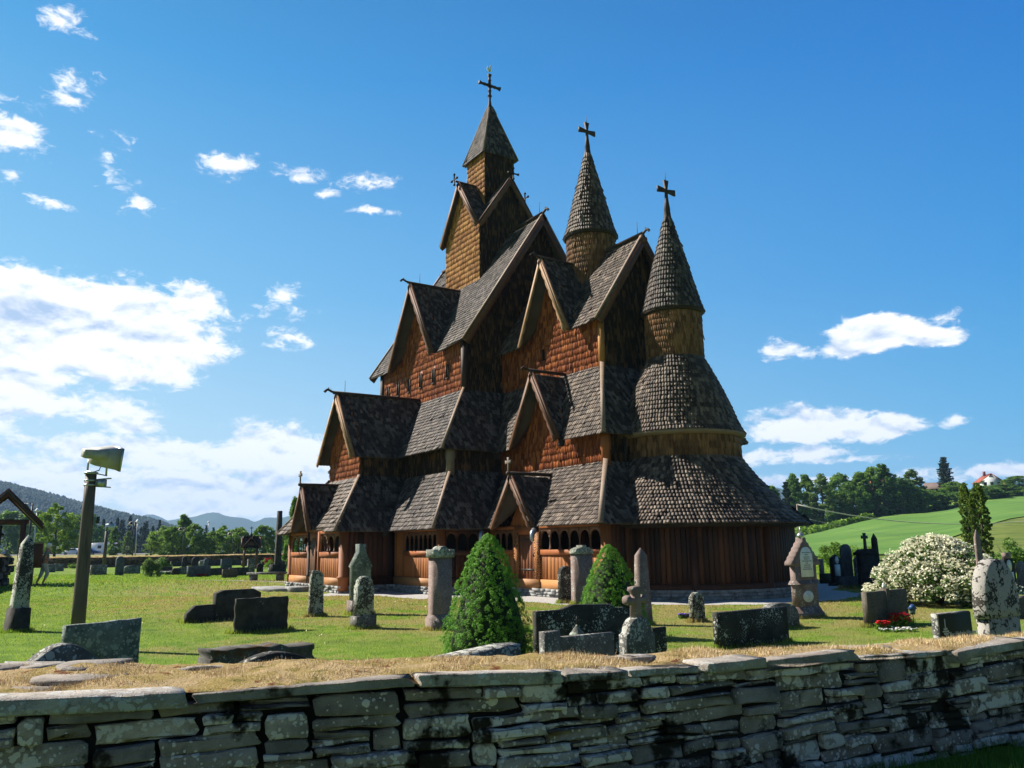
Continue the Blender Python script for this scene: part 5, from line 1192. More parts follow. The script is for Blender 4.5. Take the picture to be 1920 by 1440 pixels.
# 10 small rounded on plinth
g_ = Stone(681, 1178, 'small round-shouldered gravestone crusted with pale lichen on a plinth'); w = g_.W(31); h = g_.H(1080); zb = h * .24
g_.box(g_.W(37), g_.T(13), 0, zb, 'gran'); q = h - zb; g_.slab([(-w / 2, 0), (w / 2, 0), (w / 2, q * .76), (w * .42, q * .78)] + [(w * .42 * math.cos(t), q * .80 + q * .2 * math.sin(t)) for t in np.linspace(0, PI, 11)] + [(-w * .42, q * .78), (-w / 2, q * .76)], g_.T(8), zb, 'pale')
# 11 pink pillar with scroll cap
g_ = Stone(825, 1180, 'pink granite pillar with scrolled lichened cap left of the large conifer', name='grave_pillar', cat='grave pillar'); h = g_.H(1024)
g_.frust(g_.W(40), g_.T(15), g_.W(40), g_.T(15), 0, h * .13, 'pinkl', 'plinth'); g_.frust(g_.W(40), g_.T(15), g_.W(34), g_.T(11), h * .13, h * .18, 'pinkl', 'moulding'); g_.frust(g_.W(34), g_.T(11), g_.W(33), g_.T(11), h * .18, h * .86, 'pink')
w = g_.W(40); q = h * .14; g_.slab([(-w / 2, 0), (w / 2, 0), (w / 2, q * .72), (w * .27, q * .72), (w * .27, q * .35)] + [(w * .25 * math.cos(t), q * .42 + q * .58 * math.sin(t)) for t in np.linspace(0.1, PI - .1, 11)] + [(-w * .27, q * .35), (-w * .27, q * .72), (-w / 2, q * .72)], g_.T(15), h * .86, 'cap', 'scroll_cap')
# 14 rounded + pillar
g_ = Stone(1061, 1131, 'dark narrow gravestone with round shoulder leaning by the church step'); w = g_.W(22); h = g_.H(1061); g_.slab(arcp(w, h), g_.T(7), 0, 'spot')
g_ = Stone(1093, 1133, 'tall brown granite pillar with domed cap behind the smaller conifer', name='grave_pillar', cat='grave pillar'); h = g_.H(1022)
g_.frust(g_.W(33), g_.T(10), g_.W(32), g_.T(9), 0, h * .85, 'pinkl'); w = g_.W(36); q = h * .15; g_.slab([(-w / 2, 0), (w / 2, 0), (w / 2, q * .25)] + [(w * .46 * math.cos(t), q * .3 + q * .5 * math.sin(t)) for t in np.linspace(0, PI / 2 - .25, 5)] + [(w * .1, q), (-w * .1, q)] + [(w * .46 * math.cos(t), q * .3 + q * .5 * math.sin(t)) for t in np.linspace(PI / 2 + .25, PI, 5)] + [(-w / 2, q * .25)], g_.T(12), h * .85, 'cap', 'domed_cap')
# 15 obelisk
g_ = Stone(1207, 1172, 'slender pink obelisk with pointed tip in front of the apse', cat='obelisk', name='obelisk'); h = g_.H(1027); g_.frust(g_.W(23), g_.T(13), g_.W(15), g_.T(9), 0, h * .90, 'pinkl', 'shaft', pyr=h)
# 16 wide spotted stone + end
g_ = Stone(1090, 1222, 'wide dark gravestone speckled with white lichen between the two conifers', D=12.0); w = g_.W(178); h = g_.H(1132)
g_.slab([(-w / 2, 0), (w / 2, 0), (w / 2, h * .84), (w * .42, h * .90), (w * .33, h * .90), (w * .28, h * .97), (-w * .12, h), (-w * .25, h * .93), (-w / 2, h * .93)], g_.T(8), 0, 'spot')
g_ = Stone(1226, 1216, 'small square dark lichened block right of the cross stone', D=11.9); g_.box(g_.W(26), g_.T(7), 0, g_.H(1176), 'spot', 'slab')
# 17 kerb
g_ = Stone(1079, 1245, 'low lichened kerb stone with a raised left block before the wide dark stone', D=9.4, name='grave_kerb', cat='grave kerb'); h = g_.H(1179)
wl = g_.W(30); wr = g_.W(104); g_.box(wl, g_.T(12), 0, h, 'gran', 'end_block', off=-wr / 2); g_.box(wr, g_.T(9), 0, g_.H(1191), 'gran', 'kerb', off=wl / 2, front=-.01)
# 18 round stone + cross
g_ = Stone(1187, 1240, 'round-topped gravestone carrying a small stone cross', D=9.0); w = g_.W(54); h = g_.H(1156)
g_.slab([(-w / 2, 0), (w / 2, 0), (w / 2, h * .80), (w * .42, h * .82)] + [(w * .40 * math.cos(t), h * .83 + h * .17 * math.sin(t)) for t in np.linspace(0, PI, 11)] + [(-w * .42, h * .82), (-w / 2, h * .80)], g_.T(16), 0, 'gran')
c0 = g_.H(1158); c1 = g_.H(1099); hh_ = c1 - c0; a = g_.W(20); k = .055
mb = MB(); mb.prism([(-k, 0), (k, 0), (k * .8, hh_ * .48), (a * .55, hh_ * .46), (a * .7, hh_ * .40), (a, hh_ * .46), (a * 1.05, hh_ * .56), (a, hh_ * .66), (a * .7, hh_ * .72), (a * .55, hh_ * .64), (k * .8, hh_ * .63), (k * .7, hh_ * .78), (k * 1.5, hh_ * .86), (k * 1.3, hh_ * .97), (0, hh_), (-k * 1.3, hh_ * .97), (-k * 1.5, hh_ * .86), (-k * .7, hh_ * .78), (-k * .8, hh_ * .63), (-a * .55, hh_ * .64), (-a * .7, hh_ * .72), (-a, hh_ * .66), (-a * 1.05, hh_ * .56), (-a, hh_ * .46), (-a * .7, hh_ * .40), (-a * .55, hh_ * .46), (-k * .8, hh_ * .48)], g_.p + g_.f * .05 + UP * c0, g_.w, UP, g_.f, .10, bev=.012)
mb.build('stone_cross', ST['pinkl'], g_.o)
# 19 lantern
p = at(1077, 10.6); zt = zat(1077, 1168, p); zb = zat(1077, 1190, p); t = thing('grave_lantern', tuple(p), 'small grave lantern with grey metal roof before the wide dark stone', 'lantern')
mb = MB(); r = 15 * mpp(p); mb.lathe([(r, zb), (r * .95, zb + .01), (.02, zb + (zt - zb) * .72), (.012, zt - .02)], p * 1, 8, a0=.3); mb.build('roof', ST['cap'], t); mb = MB(); mb.box(p + UP * (zt + .03), (.008, .008, .10)); mb.box(p + UP * (zt + .04), (.008, .045, .008)); mb.build('finial_cross', M_iron, t)
mb = MB(); mb.lathe([(r * .55, 0), (r * .55, .03), (r * .5, .04), (r * .5, zb)], p * 1, 8); mb.build('glass', M_iron, t)
# 20 low kerb before conifer
g_ = Stone(872, 1240, 'long low kerb stone at the foot of the large conifer', D=7.2, name='grave_kerb', cat='grave kerb'); w = g_.W(196); h = g_.H(1214); g_.slab([(-w / 2, 0), (w / 2, 0), (w / 2, h), (w * .3, h), (-w / 2, h * .90)], .22, 0, 'gran', bev=.03)
# 21 small round
g_ = Stone(1308, 1166, 'small pale rounded gravestone beside purple flowers'); w = g_.W(22); h = g_.H(1110); g_.slab(arcp(w, h), g_.T(9), 0, 'pale')
# 22 wide dark
g_ = Stone(1412, 1210, 'wide low dark rectangular gravestone speckled with lichen, right of centre'); w = g_.W(132); h = g_.H(1142); g_.slab([(-w / 2, 0), (w / 2, 0), (w / 2, h * 1.0), (-w / 2, h * .99)], g_.T(11), 0, 'spot', bev=.02)
# 23 arc behind
g_ = Stone(1450, 1160, 'low arched stone top showing behind the wide dark gravestone', D=16.5); w = g_.W(62); h = g_.H(1130); g_.slab([(-w / 2, 0), (w / 2, 0), (w / 2, h * .5)] + [(w * .48 * math.cos(t), h * .6 + h * .4 * math.sin(t)) for t in np.linspace(0.1, PI - .1, 11)] + [(-w / 2, h * .5)], .2, 0, 'gran')
# 24 ornate monument
g_ = Stone(1513, 1158, 'ornate pink stone monument with stepped gable and two white plaques', cat='monument', name='grave_monument'); h = g_.H(1006); T = g_.T(11)
g_.box(g_.W(52), g_.T(17), 0, h * .06, 'pinkl', 'base_step'); g_.frust(g_.W(50), g_.T(15), g_.W(40), g_.T(11), h * .06, h * .14, 'pinkl', 'plinth')
w = g_.W(40); g_.box(w, T, h * .13, h * .66, 'pinkl', 'body'); g_.frust(g_.W(47), g_.T(14), g_.W(41), g_.T(11), h * .41, h * .46, 'pinkl', 'cornice')
wg = g_.W(54); pts = [(-wg / 2, 0), (wg / 2, 0)]; n = 6
for k in range(n):
    x = wg / 2 * (1 - k / n) - k * .004; z = h * .33 * (k / n) + .05; pts += [(x + .012, z - .01), (x - .005, z + .045)]
pts += [(wg * .05, h * .35), (-wg * .05, h * .35)] + [(-x, z) for x, z in pts[2:2 + 2 * n][::-1]]
g_.slab(pts, g_.T(15), h * .64, 'pinkl', 'stepped_gable', bev=.02)
pl = g_.slab(gothic(g_.W(23), h * .37, h * .22), .012, h * .50, M_plq, 'white_plaque', front=g_.T(15) / 2 + .002, bev=.003)
pf = g_.T(15) / 2 + .012
mb = MB()
for k, (zf, wl_) in enumerate([(.80, .8), (.775, .3), (.745, .55), (.72, .5), (.695, .85), (.67, .25), (.645, .55), (.62, .6), (.595, .8)]):
    L_ = g_.W(20) * wl_; x = -L_ / 2
    while x < L_ / 2 - .01: ww = random.uniform(.02, .055); mb.box(g_.p + g_.f * (pf + .002) + g_.w * (x + ww / 2) + UP * h * zf, (.003, min(ww, L_ / 2 - x), .018), rz=0); x += ww + .012
mb.build('plaque_lettering', M_ink, pl)
g_.slab([(g_.W(9.5) * math.cos(t), h * .07 * math.sin(t)) for t in np.linspace(0, 2 * PI, 25)[:-1]], .012, h * .26, M_plq, 'oval_plaque', front=T / 2 + .008, bev=.003)
mb = MB(); pp_ = g_.p + g_.f * (T / 2 + .012) + UP * h * .26; mb.tube([pp_ + g_.w * (.05 * math.cos(t * 1.7)) + UP * (.07 * math.sin(t)) for t in np.linspace(0, 5, 14)], .004, 4); mb.build('plaque_relief', M_ink, g_.o)
mb = MB(); mb.lathe([(.09, h), (.07, h + .05), (.03, h + .09)], g_.p * 1, 8); mb.tube([g_.p + UP * (h + .05), g_.p + UP * (h + .22)], .012, 5); mb.build('finial', M_zinc, g_.o)
# 26 book stone
g_ = Stone(1664, 1172, 'dark brown open-book gravestone with red flowers before it'); w = g_.W(78); h = g_.H(1106); T = g_.T(11)
g_.box(w * .47, T, 0, h * .98, 'brown', 'left_page', off=-w * .25); g_.box(w * .47, T, 0, h, 'brown', 'right_page', off=w * .25); g_.box(w * .08, T * 1.25, 0, h * 1.05, 'brown', 'spine', front=.01)
mb = MB()
for sx in (-1, 1):
    for zf, wl_ in [(.80, .6), (.72, .45), (.60, .55), (.53, .4)]:
        L_ = w * .4 * wl_; x = -L_ / 2
        while x < L_ / 2 - .01: ww = random.uniform(.02, .05); mb.box(g_.p + g_.f * (T / 2 + .004) + g_.w * (sx * w * .25 + x + ww / 2) + UP * h * zf, (.003, min(ww, L_ / 2 - x), .02)); x += ww + .012
mb.build('engraved_lettering', flat('dull_bronze_lettering', (.11, .095, .07), .5), g_.o)
bd = MB(); q = g_.p + UP * (h * 1.05); bd.lathe([(.0, 0), (.03, .01), (.035, .04), (.02, .07), (.022, .09), (0, .11)], q, 8); bd.build('bird_figure', M_plq, g_.o)
# lantern on rod (blue roof)
p = at(1697, fwd(g_.p) - .3); z1 = zat(1697, 1133, p); z0 = zat(1697, 1152, p); t = thing('grave_lantern', tuple(p), 'blue-roofed grave lantern on a thin rod beside the open-book stone', 'lantern')
mb = MB(); mb.tube([p, p + UP * z0], .008, 5); mb.build('rod', M_iron, t); mb = MB(); mb.lathe([(.10, z0 + (z1 - z0) * .55), (.02, z1)], p, 6); mb.build('roof', flat('blue_tin', (.03, .08, .22), .4), t); mb = MB(); mb.lathe([(.05, z0), (.07, z0 + (z1 - z0) * .55)], p, 6); mb.build('glass', flat('lantern_glass', (.10, .15, .12), .15, .6), t)
# 27 black polished with names
g_ = Stone(1766, 1215, 'small black polished gravestone with engraved names and cross', D=10.9); w = g_.W(62); h = g_.H(1148); T = g_.T(13)
g_.box(w, T, 0, h, 'gran', 'block', bev=.01); fc = g_.box(w * .985, .012, .02, h * .985, 'polish', 'polished_face', front=T / 2 + .004, bev=.002)
def text(body, size, pos, mt, parent, shear=0.0, name='lettering', thick=.0025):
    cu = bpy.data.curves.new('t', 'FONT'); cu.body = body; cu.size = size; cu.extrude = thick; cu.align_x = 'CENTER'; cu.shear = shear
    ob = bpy.data.objects.new('t', cu); COL.objects.link(ob); dg = bpy.context.evaluated_depsgraph_get(); dg.update(); me = bpy.data.meshes.new_from_object(ob.evaluated_get(dg)); bpy.data.objects.remove(ob)
    R = Matrix(((0, 0, 1), (1, 0, 0), (0, 1, 0))).to_4x4(); me.transform(Matrix.Translation(V(pos) - ORG[parent.name]) @ R); me.materials.clear(); me.materials.append(mt)
    o = bpy.data.objects.new(name, me); COL.objects.link(o); o.parent = parent; ORG[o.name] = ORG[parent.name]; return o
fr_ = T / 2 + .012
for body, sz, zf, sh_ in (('Olav Helmig Haugen', .085, .60, .35), ('* 9.3.1897  † 20.7.1965', .045, .50, 0), ('Solveig Haugen', .085, .34, .35), ('* 15.8.1906  † 24.10.1990', .045, .24, 0)):
    text(body, sz, g_.p + g_.f * fr_ + g_.w * (w * .16) + UP * h * zf, M_gold_t, fc, sh_)
mb = MB(); q = g_.p + g_.f * (fr_ + .001) - g_.w * w * .33; mb.box(q + UP * h * .55, (.003, .018, h * .72)); mb.box(q + UP * h * .70, (.003, .14, .018))
for sx, zf in ((-1, .66), (1, .66), (-1, .74), (1, .74), (-1.6, .42), (1.6, .40), (-1.2, .36), (1.2, .33)): mb.box(q + g_.w * sx * .03 + UP * h * zf, (.003, .022, .022), M=Matrix.Rotation(.78, 3, 'X'))
mb.build('engraved_cross', M_gold_t, fc)
# 28 big white-lichened round stone
g_ = Stone(1853, 1200, 'large gothic-topped gravestone mottled white with lichen, right edge', D=10.4); w = g_.W(62); h = g_.H(1048); T = g_.T(28)
g_.slab([(-w * .46, 0), (w * .46, 0), (w * .48, h * .5), (-w * .48, h * .5)], T * .85, 0, 'white', 'lower_block'); q = h * .5
g_.slab([(-w * .52, 0), (w * .52, 0)] + [(w * .52 * math.cos(t) ** .8, h * .08 + (q - h * .08) * math.sin(t)) for t in np.linspace(0, PI / 2 - .02, 9)] + [(-w * .52 * math.cos(t) ** .8, h * .08 + (q - h * .08) * math.sin(t)) for t in np.linspace(PI / 2 - .12, 0, 8)], T, h * .5, 'white', 'arched_head', bev=.02)
# right background stones
def simple(px, yb, yt, fw_, sw, shape, mk, label, D=None, plinth=0, group=None, plq=False, z0=0):
    g_ = Stone(px, yb, label, D=D, group=group, cat='obelisk' if shape == 'obel' else 'gravestone', name='obelisk' if shape == 'obel' else 'gravestone'); w = g_.W(fw_); h = g_.H(yt); T = max(g_.T(sw), .08); zb = h * plinth
    if plinth: g_.box(w * 1.45, T * 1.6, 0, zb, mk)
    q = h - zb
    if shape == 'rect': g_.slab([(-w / 2, 0), (w / 2, 0), (w / 2, q), (-w / 2, q)], T, zb, mk)
    elif shape == 'round': g_.slab(arcp(w, q), T, zb, mk)
    elif shape == 'clip': g_.slab([(-w / 2, 0), (w / 2, 0), (w / 2, q * .8), (w * .3, q), (-w * .3, q), (-w / 2, q * .8)], T, zb, mk)
    elif shape == 'point': g_.slab([(-w / 2, 0), (w / 2, 0), (w / 2, q * .85), (0, q), (-w / 2, q * .85)], T, zb, mk)
    elif shape == 'seg': g_.slab([(-w / 2, 0), (w / 2, 0)] + [(w / 2 * math.cos(t), q * .75 + q * .25 * math.sin(t)) for t in np.linspace(0, PI, 9)], T, zb, mk)
    elif shape == 'obel': g_.frust(w, T, w * .7, T * .7, zb, h * .9, mk, 'shaft', pyr=h)
    elif shape == 'slant': g_.slab([(-w / 2, 0), (w / 2, 0), (w / 2, q), (-w / 2, q * .82)], T, zb, mk)
    if plq:
        a = g_.slab([(-w * .28, 0), (w * .28, 0), (w * .28, q * .42), (-w * .28, q * .42)], .01, zb + q * .22, M_plq, 'plaque', front=T / 2 + .004, bev=0); g_.slab([(w * .2 * math.cos(t), w * .26 * math.sin(t)) for t in np.linspace(0, 2 * PI, 17)[:-1]], .01, zb + q * .80, M_plq, 'oval_plaque', front=T / 2 + .004, bev=0)
    return g_
GR = 'gravestones behind the right-hand path'
simple(1570, 1098, 1040, 17, 6, 'point', 'black', 'dark gravestone with oval and tall white plaque, left of the round column', plinth=.12, plq=True)
simple(1592, 1104, 1020, 18, 5, 'round', 'blue', 'tall dark round-topped column on a broad block', plinth=.28)
simple(1543, 1094, 1048, 6, 4, 'rect', 'pinkl', 'narrow tan stone post behind the ornate monument')
simple(1550, 1094, 1075, 22, 4, 'rect', 'polish', 'low black gravestone behind the ornate monument')
simple(1611, 1100, 1038, 9, 6, 'slant', 'gran', 'slim slant-topped stone between the round column and the cross-topped pillar', plq=True)
g_ = Stone(1630, 1105, 'massive dark pillar with draped urn cap and stone cross', cat='monument', name='grave_monument'); h = g_.H(1030)
g_.box(g_.W(34), g_.T(14), 0, h * .12, 'black'); g_.frust(g_.W(28), g_.T(10), g_.W(27), g_.T(10), h * .12, h * .86, 'black'); g_.box(g_.W(36), g_.T(13), h * .86, h * .93, 'black', 'cornice'); g_.slab(rough([(-g_.W(34) / 2, 0), (g_.W(34) / 2, 0), (g_.W(20) / 2, h * .08), (-g_.W(20) / 2, h * .08)], .01, 3), g_.T(11), h * .93, 'black', 'cap')
mb = MB(); cross_mb(mb, g_.p + UP * h * 1.0, g_.H(999) - h, g_.W(5), .08, g_.w, 1.2, .09); mb.build('stone_cross', ST['blue'], g_.o)
simple(1648, 1104, 1000, 12, 5, 'obel', 'black', 'dark obelisk right of the massive cross-topped pillar')
simple(1832, 1080, 993, 12, 6, 'obel', 'pinkl', 'obelisk tip rising above the white blossom bush', D=20)
g_ = simple(1898, 1128, 1046, 22, 5, 'clip', 'black', 'dark gravestone with white oval and tall plaque at the right edge', plinth=.1, plq=True); g_.box(g_.W(10), .12, g_.H(1047), g_.H(1036), 'pinkl', 'top_block')
simple(1921, 1112, 1052, 16, 5, 'round', 'pinkl', 'tan rounded gravestone cut by the right edge of the view')
simple(1912, 1166, 1118, 26, 10, 'slant', 'brown', 'low stepped brown gravestone at the right edge')
# left background stones
simple(95, 1073, 1058, 14, 3, 'rect', 'gran', 'low square grey stone behind the walking person')
simple(110, 1071, 1057, 16, 3, 'rect', 'gran', 'low square grey stone right of the walking person')
simple(184, 1078, 1059, 30, 2, 'rect', 'gran', 'grey rectangular gravestone beside pink flowers')
simple(168, 1072, 1055, 18, 2, 'seg', 'black', 'low dark humped stone behind the grey rectangular one')
simple(223, 1079, 1043, 14, 3, 'round', 'blue', 'tall dark blue-grey round-topped gravestone in the left row')
simple(247, 1076, 1060, 30, 2, 'seg', 'green', 'long low mossy green gravestone in the left row')
simple(311, 1077, 1063, 22, 2, 'rect', 'dark', 'low dark stone with white flowers before it')
simple(330, 1078, 1065, 15, 2, 'clip', 'dark', 'small dark boulder-like gravestone near the white flowers')
simple(343, 1077, 1063, 16, 2, 'rect', 'green', 'small mossy rectangular stone left of the big blue-grey slab')
simple(372, 1082, 1061, 42, 3, 'rect', 'blue', 'broad blue-grey slab with a creeper on its left end')
simple(345, 1065, 1043, 8, 2, 'point', 'black', 'slim black gravestone with white oval behind the left row', plq=False)
simple(366, 1063, 1044, 13, 2, 'round', 'black', 'dark rounded gravestone behind the broad blue-grey slab')
simple(386, 1063, 1047, 8, 2, 'point', 'blue', 'small pointed blue-grey stone right of the leaning pale stone')
simple(377, 1063, 1050, 8, 2, 'slant', 'cap', 'pale slanting stone behind the broad blue-grey slab')
simple(424, 1068, 1048, 20, 2, 'rect', 'blue', 'upright blue-grey rectangular gravestone in the rear row')
simple(430, 1084, 1067, 27, 2, 'rect', 'brown', 'low brown rectangular gravestone nearest the dry path')
simple(447, 1080, 1064, 36, 2, 'rect', 'dark', 'long low dark gravestone behind the low brown one')
simple(405, 1079, 1065, 28, 2, 'rect', 'dark', 'long low dark gravestone right of the broad blue-grey slab')
simple(470, 1075, 1048, 13, 2, 'rect', 'gran', 'tall plain grey slab behind the stone bench')
simple(487, 1074, 1056, 11, 2, 'round', 'black', 'small black round-topped gravestone behind the bench')
simple(515, 1072, 1063, 24, 2, 'seg', 'gran', 'low curved stone behind the right end of the bench')
for i, (px, yb, w) in enumerate([(400, 1061, 30), (440, 1060, 26), (468, 1061, 30), (330, 1062, 20), (500, 1063, 20)]): simple(px, yb, yb - 10, w, 2, 'rect', 'dark', 'low dark gravestone against the foot of the rear wall', group='low stones along the rear wall')
# tall square post
g_ = Stone(520, 1074, 'tall square dark stone post on a block, left of the church', cat='stone post', name='memorial_post'); g_.box(g_.W(26), g_.T(8), 0, g_.H(1058), 'black'); g_.frust(g_.W(11), g_.T(3), g_.W(7), g_.T(3), g_.H(1058), g_.H(958), 'dark', 'shaft')
# stone bench
p = gnd(500, 1091); sc = mpp(p); t = thing('stone_bench', tuple(p), 'grey stone bench with two block legs beside the porch', 'bench'); mb = MB(); up_ = RT
zt = zat(500, 1073, p); M = Matrix((RT, -FH, UP)).transposed(); mb.box(p + UP * (zt - .05), (72 * sc, .45, .11), M=M); mb.build('seat', ST['gran'], t)
for s in (-1, 1): mb = MB(); mb.box(p + RT * (s * 25 * sc) + UP * ((zt - .1) / 2), (12 * sc, .38, zt - .1), M=M); mb.build('leg', ST['gran'], t)
# flowers
def flowers(px, yb, wpx, h_, cols, label, D=None, n=120, ls=.03, greens=True):
    p = gnd(px, yb) if D is None else at(px, D); W_ = wpx * mpp(p); o = thing('flower_bed', (p.x, p.y, 0), label, 'flowers')
    for nm, col in cols:
        m = len(cols); k = n // m; a = rng.uniform(-1, 1, k) * W_ / 2; b = rng.uniform(-.5, .5, k) * min(W_ * .5, .35); P_ = np.stack([p.x + RT.x * a - FH.x * b, p.y + RT.y * a - FH.y * b, rng.uniform(h_ * .45, h_, k)], 1)
        mb = MB()
        for q in P_:
            for u in range(4): t = u * PI / 2 + rng.uniform(0, 1); c = np.array([math.cos(t), math.sin(t), .35]) * ls; mb.prism([(-ls * .6, 0), (ls * .6, 0), (ls * .5, ls), (-ls * .5, ls)], V(q), V((-math.sin(t), math.cos(t), 0)), V((math.cos(t) * .8, math.sin(t) * .8, .6)), V((0, 0, 1)), .003)
        mb.build('petals', flat(nm, col, .6), o)
    k = n * 3; a = rng.uniform(-1, 1, k) * W_ / 2; b = rng.uniform(-.5, .5, k) * min(W_ * .5, .35); P_ = np.stack([p.x + RT.x * a - FH.x * b, p.y + RT.y * a - FH.y * b, rng.uniform(0, h_ * .85, k)], 1); vs, f = leafquads(P_, ls * 1.3); mb = MB(); mb.nadd(vs, [f]); mb.build('leaves', L_dec, o)
RED, WHT, PNK, PUR, YEL = ('red_petals', (.62, .012, .015)), ('white_petals', (.75, .75, .72)), ('pink_petals', (.70, .16, .30)), ('purple_petals', (.14, .07, .45)), ('yellow_petals', (.75, .5, .05))
flowers(1656, 1183, 24, .17, [RED], 'bright red flowers at the left foot of the open-book stone', n=60, ls=.035)
flowers(1688, 1176, 34, .26, [('deep_red_petals', (.40, .008, .02))], 'deep red roses in the shade of the open-book stone', n=90, ls=.035)
flowers(1682, 1184, 66, .06, [WHT], 'small white bedding flowers before the open-book stone', n=90, ls=.022)
flowers(1283, 1160, 18, .10, [PUR], 'purple flowers left of the small rounded gravestone', n=70, ls=.03)
flowers(163, 1074, 12, .30, [PNK], 'pink flowers beside the grey rectangular gravestone', n=50, ls=.08)
flowers(188, 1077, 22, .12, [RED, WHT], 'red and white flowers before the grey rectangular stone', n=40, ls=.05)
flowers(276, 1079, 5, .25, [RED], 'single red flower clump by the spiky bush', n=16, ls=.09)
flowers(303, 1078, 10, .22, [WHT], 'left of two white flower cushions in the left row', n=50, ls=.07)
flowers(315, 1078, 11, .22, [WHT], 'right of two white flower cushions in the left row', n=50, ls=.07)
flowers(375, 1082, 22, .16, [RED], 'dark red flowers along the foot of the broad blue-grey slab', n=50, ls=.06)
flowers(503, 1064, 14, .8, [RED], 'red flowers beside the tall square post', n=50, ls=.10)
# blossom bush
p = at(1748, 21.5); W_ = 262 * mpp(p); H_ = zat(1757, 1006, p); o = thing('blossom_bush', (p.x, p.y, 0), 'large spreading bush covered with creamy white blossom', 'shrub'); rl = np.random.default_rng(77); LP = []; BP = []
for c in range(330):
    a = rl.uniform(0, 2 * PI); t = rl.uniform(0, 1); q = rl.uniform(.35, 1) ** .5; R_ = W_ / 2 * max(.1, (1.02 - max(0, t - .2) ** 1.8 * 1.15)) * rl.uniform(.72, 1.10); x, y, z = math.cos(a) * R_ * q, math.sin(a) * R_ * q * .8, .12 + t * H_ * (.93 - .18 * q ** 3)
    c_ = np.array([p.x + x, p.y + y, z]); rad = rl.uniform(.10, .24); d = rl.normal(size=(70, 3)); d /= np.linalg.norm(d, axis=1)[:, None]; LP.append(c_ + d * rad * rl.uniform(0, 1, (70, 1)) ** .4)
    nb = int(rl.uniform(50, 120)) if rl.uniform() < .82 else 12
    d = rl.normal(size=(nb, 3)); d[:, 2] += .5; d /= np.linalg.norm(d, axis=1)[:, None]; BP.append(c_ + d * rad * rl.uniform(.85, 1.2, (nb, 1)))
LP = np.concatenate(LP); LP[:, 2] = np.maximum(LP[:, 2], .05); BP = np.concatenate(BP); BP[:, 2] = np.maximum(BP[:, 2], .2)
vs, f = leafquads(LP, .045); mb = MB(); mb.nadd(vs, [f]); mb.build('leaves', leaf_mat('blossom_bush_leaves', (.03, .08, .01), (.07, .15, .02), (.13, .24, .04)), o)
vs, f = leafquads(BP, .042); mb = MB(); mb.nadd(vs, [f]); mb.build('blossom', leaf_mat('cream_blossom', (.70, .68, .46), (.82, .80, .62), (.92, .90, .76), .7, .4), o)
mb = MB()
for k in range(12): a = k * .52; mb.tube([(p.x, p.y, 0), (p.x + math.cos(a) * W_ * .15, p.y + math.sin(a) * W_ * .15, H_ * .4), (p.x + math.cos(a) * W_ * .35, p.y + math.sin(a) * W_ * .3, H_ * .7)], [.03, .02, .008], 5)
mb.build('stem', M_bark, o)

# longer grass round the feet of the nearer stones
xs_, ys_ = [], []
for o in list(COL.objects):
    if o.parent is None and o.get('category') in ('gravestone', 'obelisk', 'monument', 'grave pillar', 'conifer', 'grave kerb') and 6 < fwd(o.location) < 30:
        n = 700 if o.get('category') != 'conifer' else 900; wd = .5
        bb = [V(c.location) for c in o.children]; ys = [abs(v.co.y) for c in o.children for v in c.data.vertices if v.co.z < .3]; xs = [abs(v.co.x) for c in o.children for v in c.data.vertices if v.co.z < .3]
        hx, hy = (max(xs) if xs else .1), (max(ys) if ys else .4); per = rng.uniform(0, 1, n); side = rng.integers(0, 4, n); a = rng.uniform(-1, 1, n); g1 = np.abs(rng.normal(0, .05, n)) + .005
        xs_.append(o.location.x + np.where(side == 0, hx + g1, np.where(side == 1, -hx - g1, a * hx))); ys_.append(o.location.y + np.where(side == 2, hy + g1, np.where(side == 3, -hy - g1, a * hy)))
blades('grass_tufts', 0, 0, 0, .04, .12, .005, M_blade, area=(np.concatenate(xs_), np.concatenate(ys_)), label='longer unmown grass round the feet of the gravestones')
n = 420; D = np.sqrt(rng.uniform(80, 900, n)); px = rng.uniform(-50, 1970, n); k = (px - 960) / 1556; P_ = np.stack([CAM.x + D * FH.x + D * k * RT.x, CAM.y + D * FH.y + D * k * RT.y, rng.uniform(.03, .06, n)], 1); P_ = P_[~ing(P_[:, 0], P_[:, 1])]
vs, f = leafquads(P_, .022); mb = MB(); mb.nadd(vs, [f]); tag(mb.build('lawn_daisies', flat('daisy_white_yellow', (.75, .68, .35), .6)), 'tiny daisies and dandelions scattered in the lawn', 'wild flowers', kind='stuff')
# ------------------------------------------------------------------ DRY STONE WALLS
M_wall = stone_mat('dry_wall_schist', (.175, .145, .13), (.37, .31, .28), (.70, .61, .565), .62, 12, moss=(.03, .022, .014), mamt=.20, rough=.92, strata=.6, ivar=.38)
M_walld = stone_mat('dark_mossy_schist', (.07, .062, .055), (.15, .135, .12), (.38, .38, .34), .38, 10, moss=(.03, .022, .012), mamt=.42)
M_cap = stone_mat('pale_sunbleached_capstone', (.18, .16, .14), (.34, .31, .275), (.46, .45, .42), .45, 14, moss=(.04, .03, .02), mamt=.18, strata=.5, ivar=.25)
M_rear = noisy('brown_rear_wall_stone', (.05, .035, .018), (.15, .10, .05), 2.5, .95, .8, .04)
def polyline(pts):
    s = [0]
    for a, b in zip(pts, pts[1:]): s.append(s[-1] + (b - a).length)
    def f(t):
        t = min(max(t, 0), s[-1] - 1e-4); i = max(k for k in range(len(s)) if s[k] <= t); i = min(i, len(s) - 2); u = (t - s[i]) / (s[i + 1] - s[i]); return pts[i].lerp(pts[i + 1], u), (pts[i + 1] - pts[i]).normalized()
    return f, s[-1]
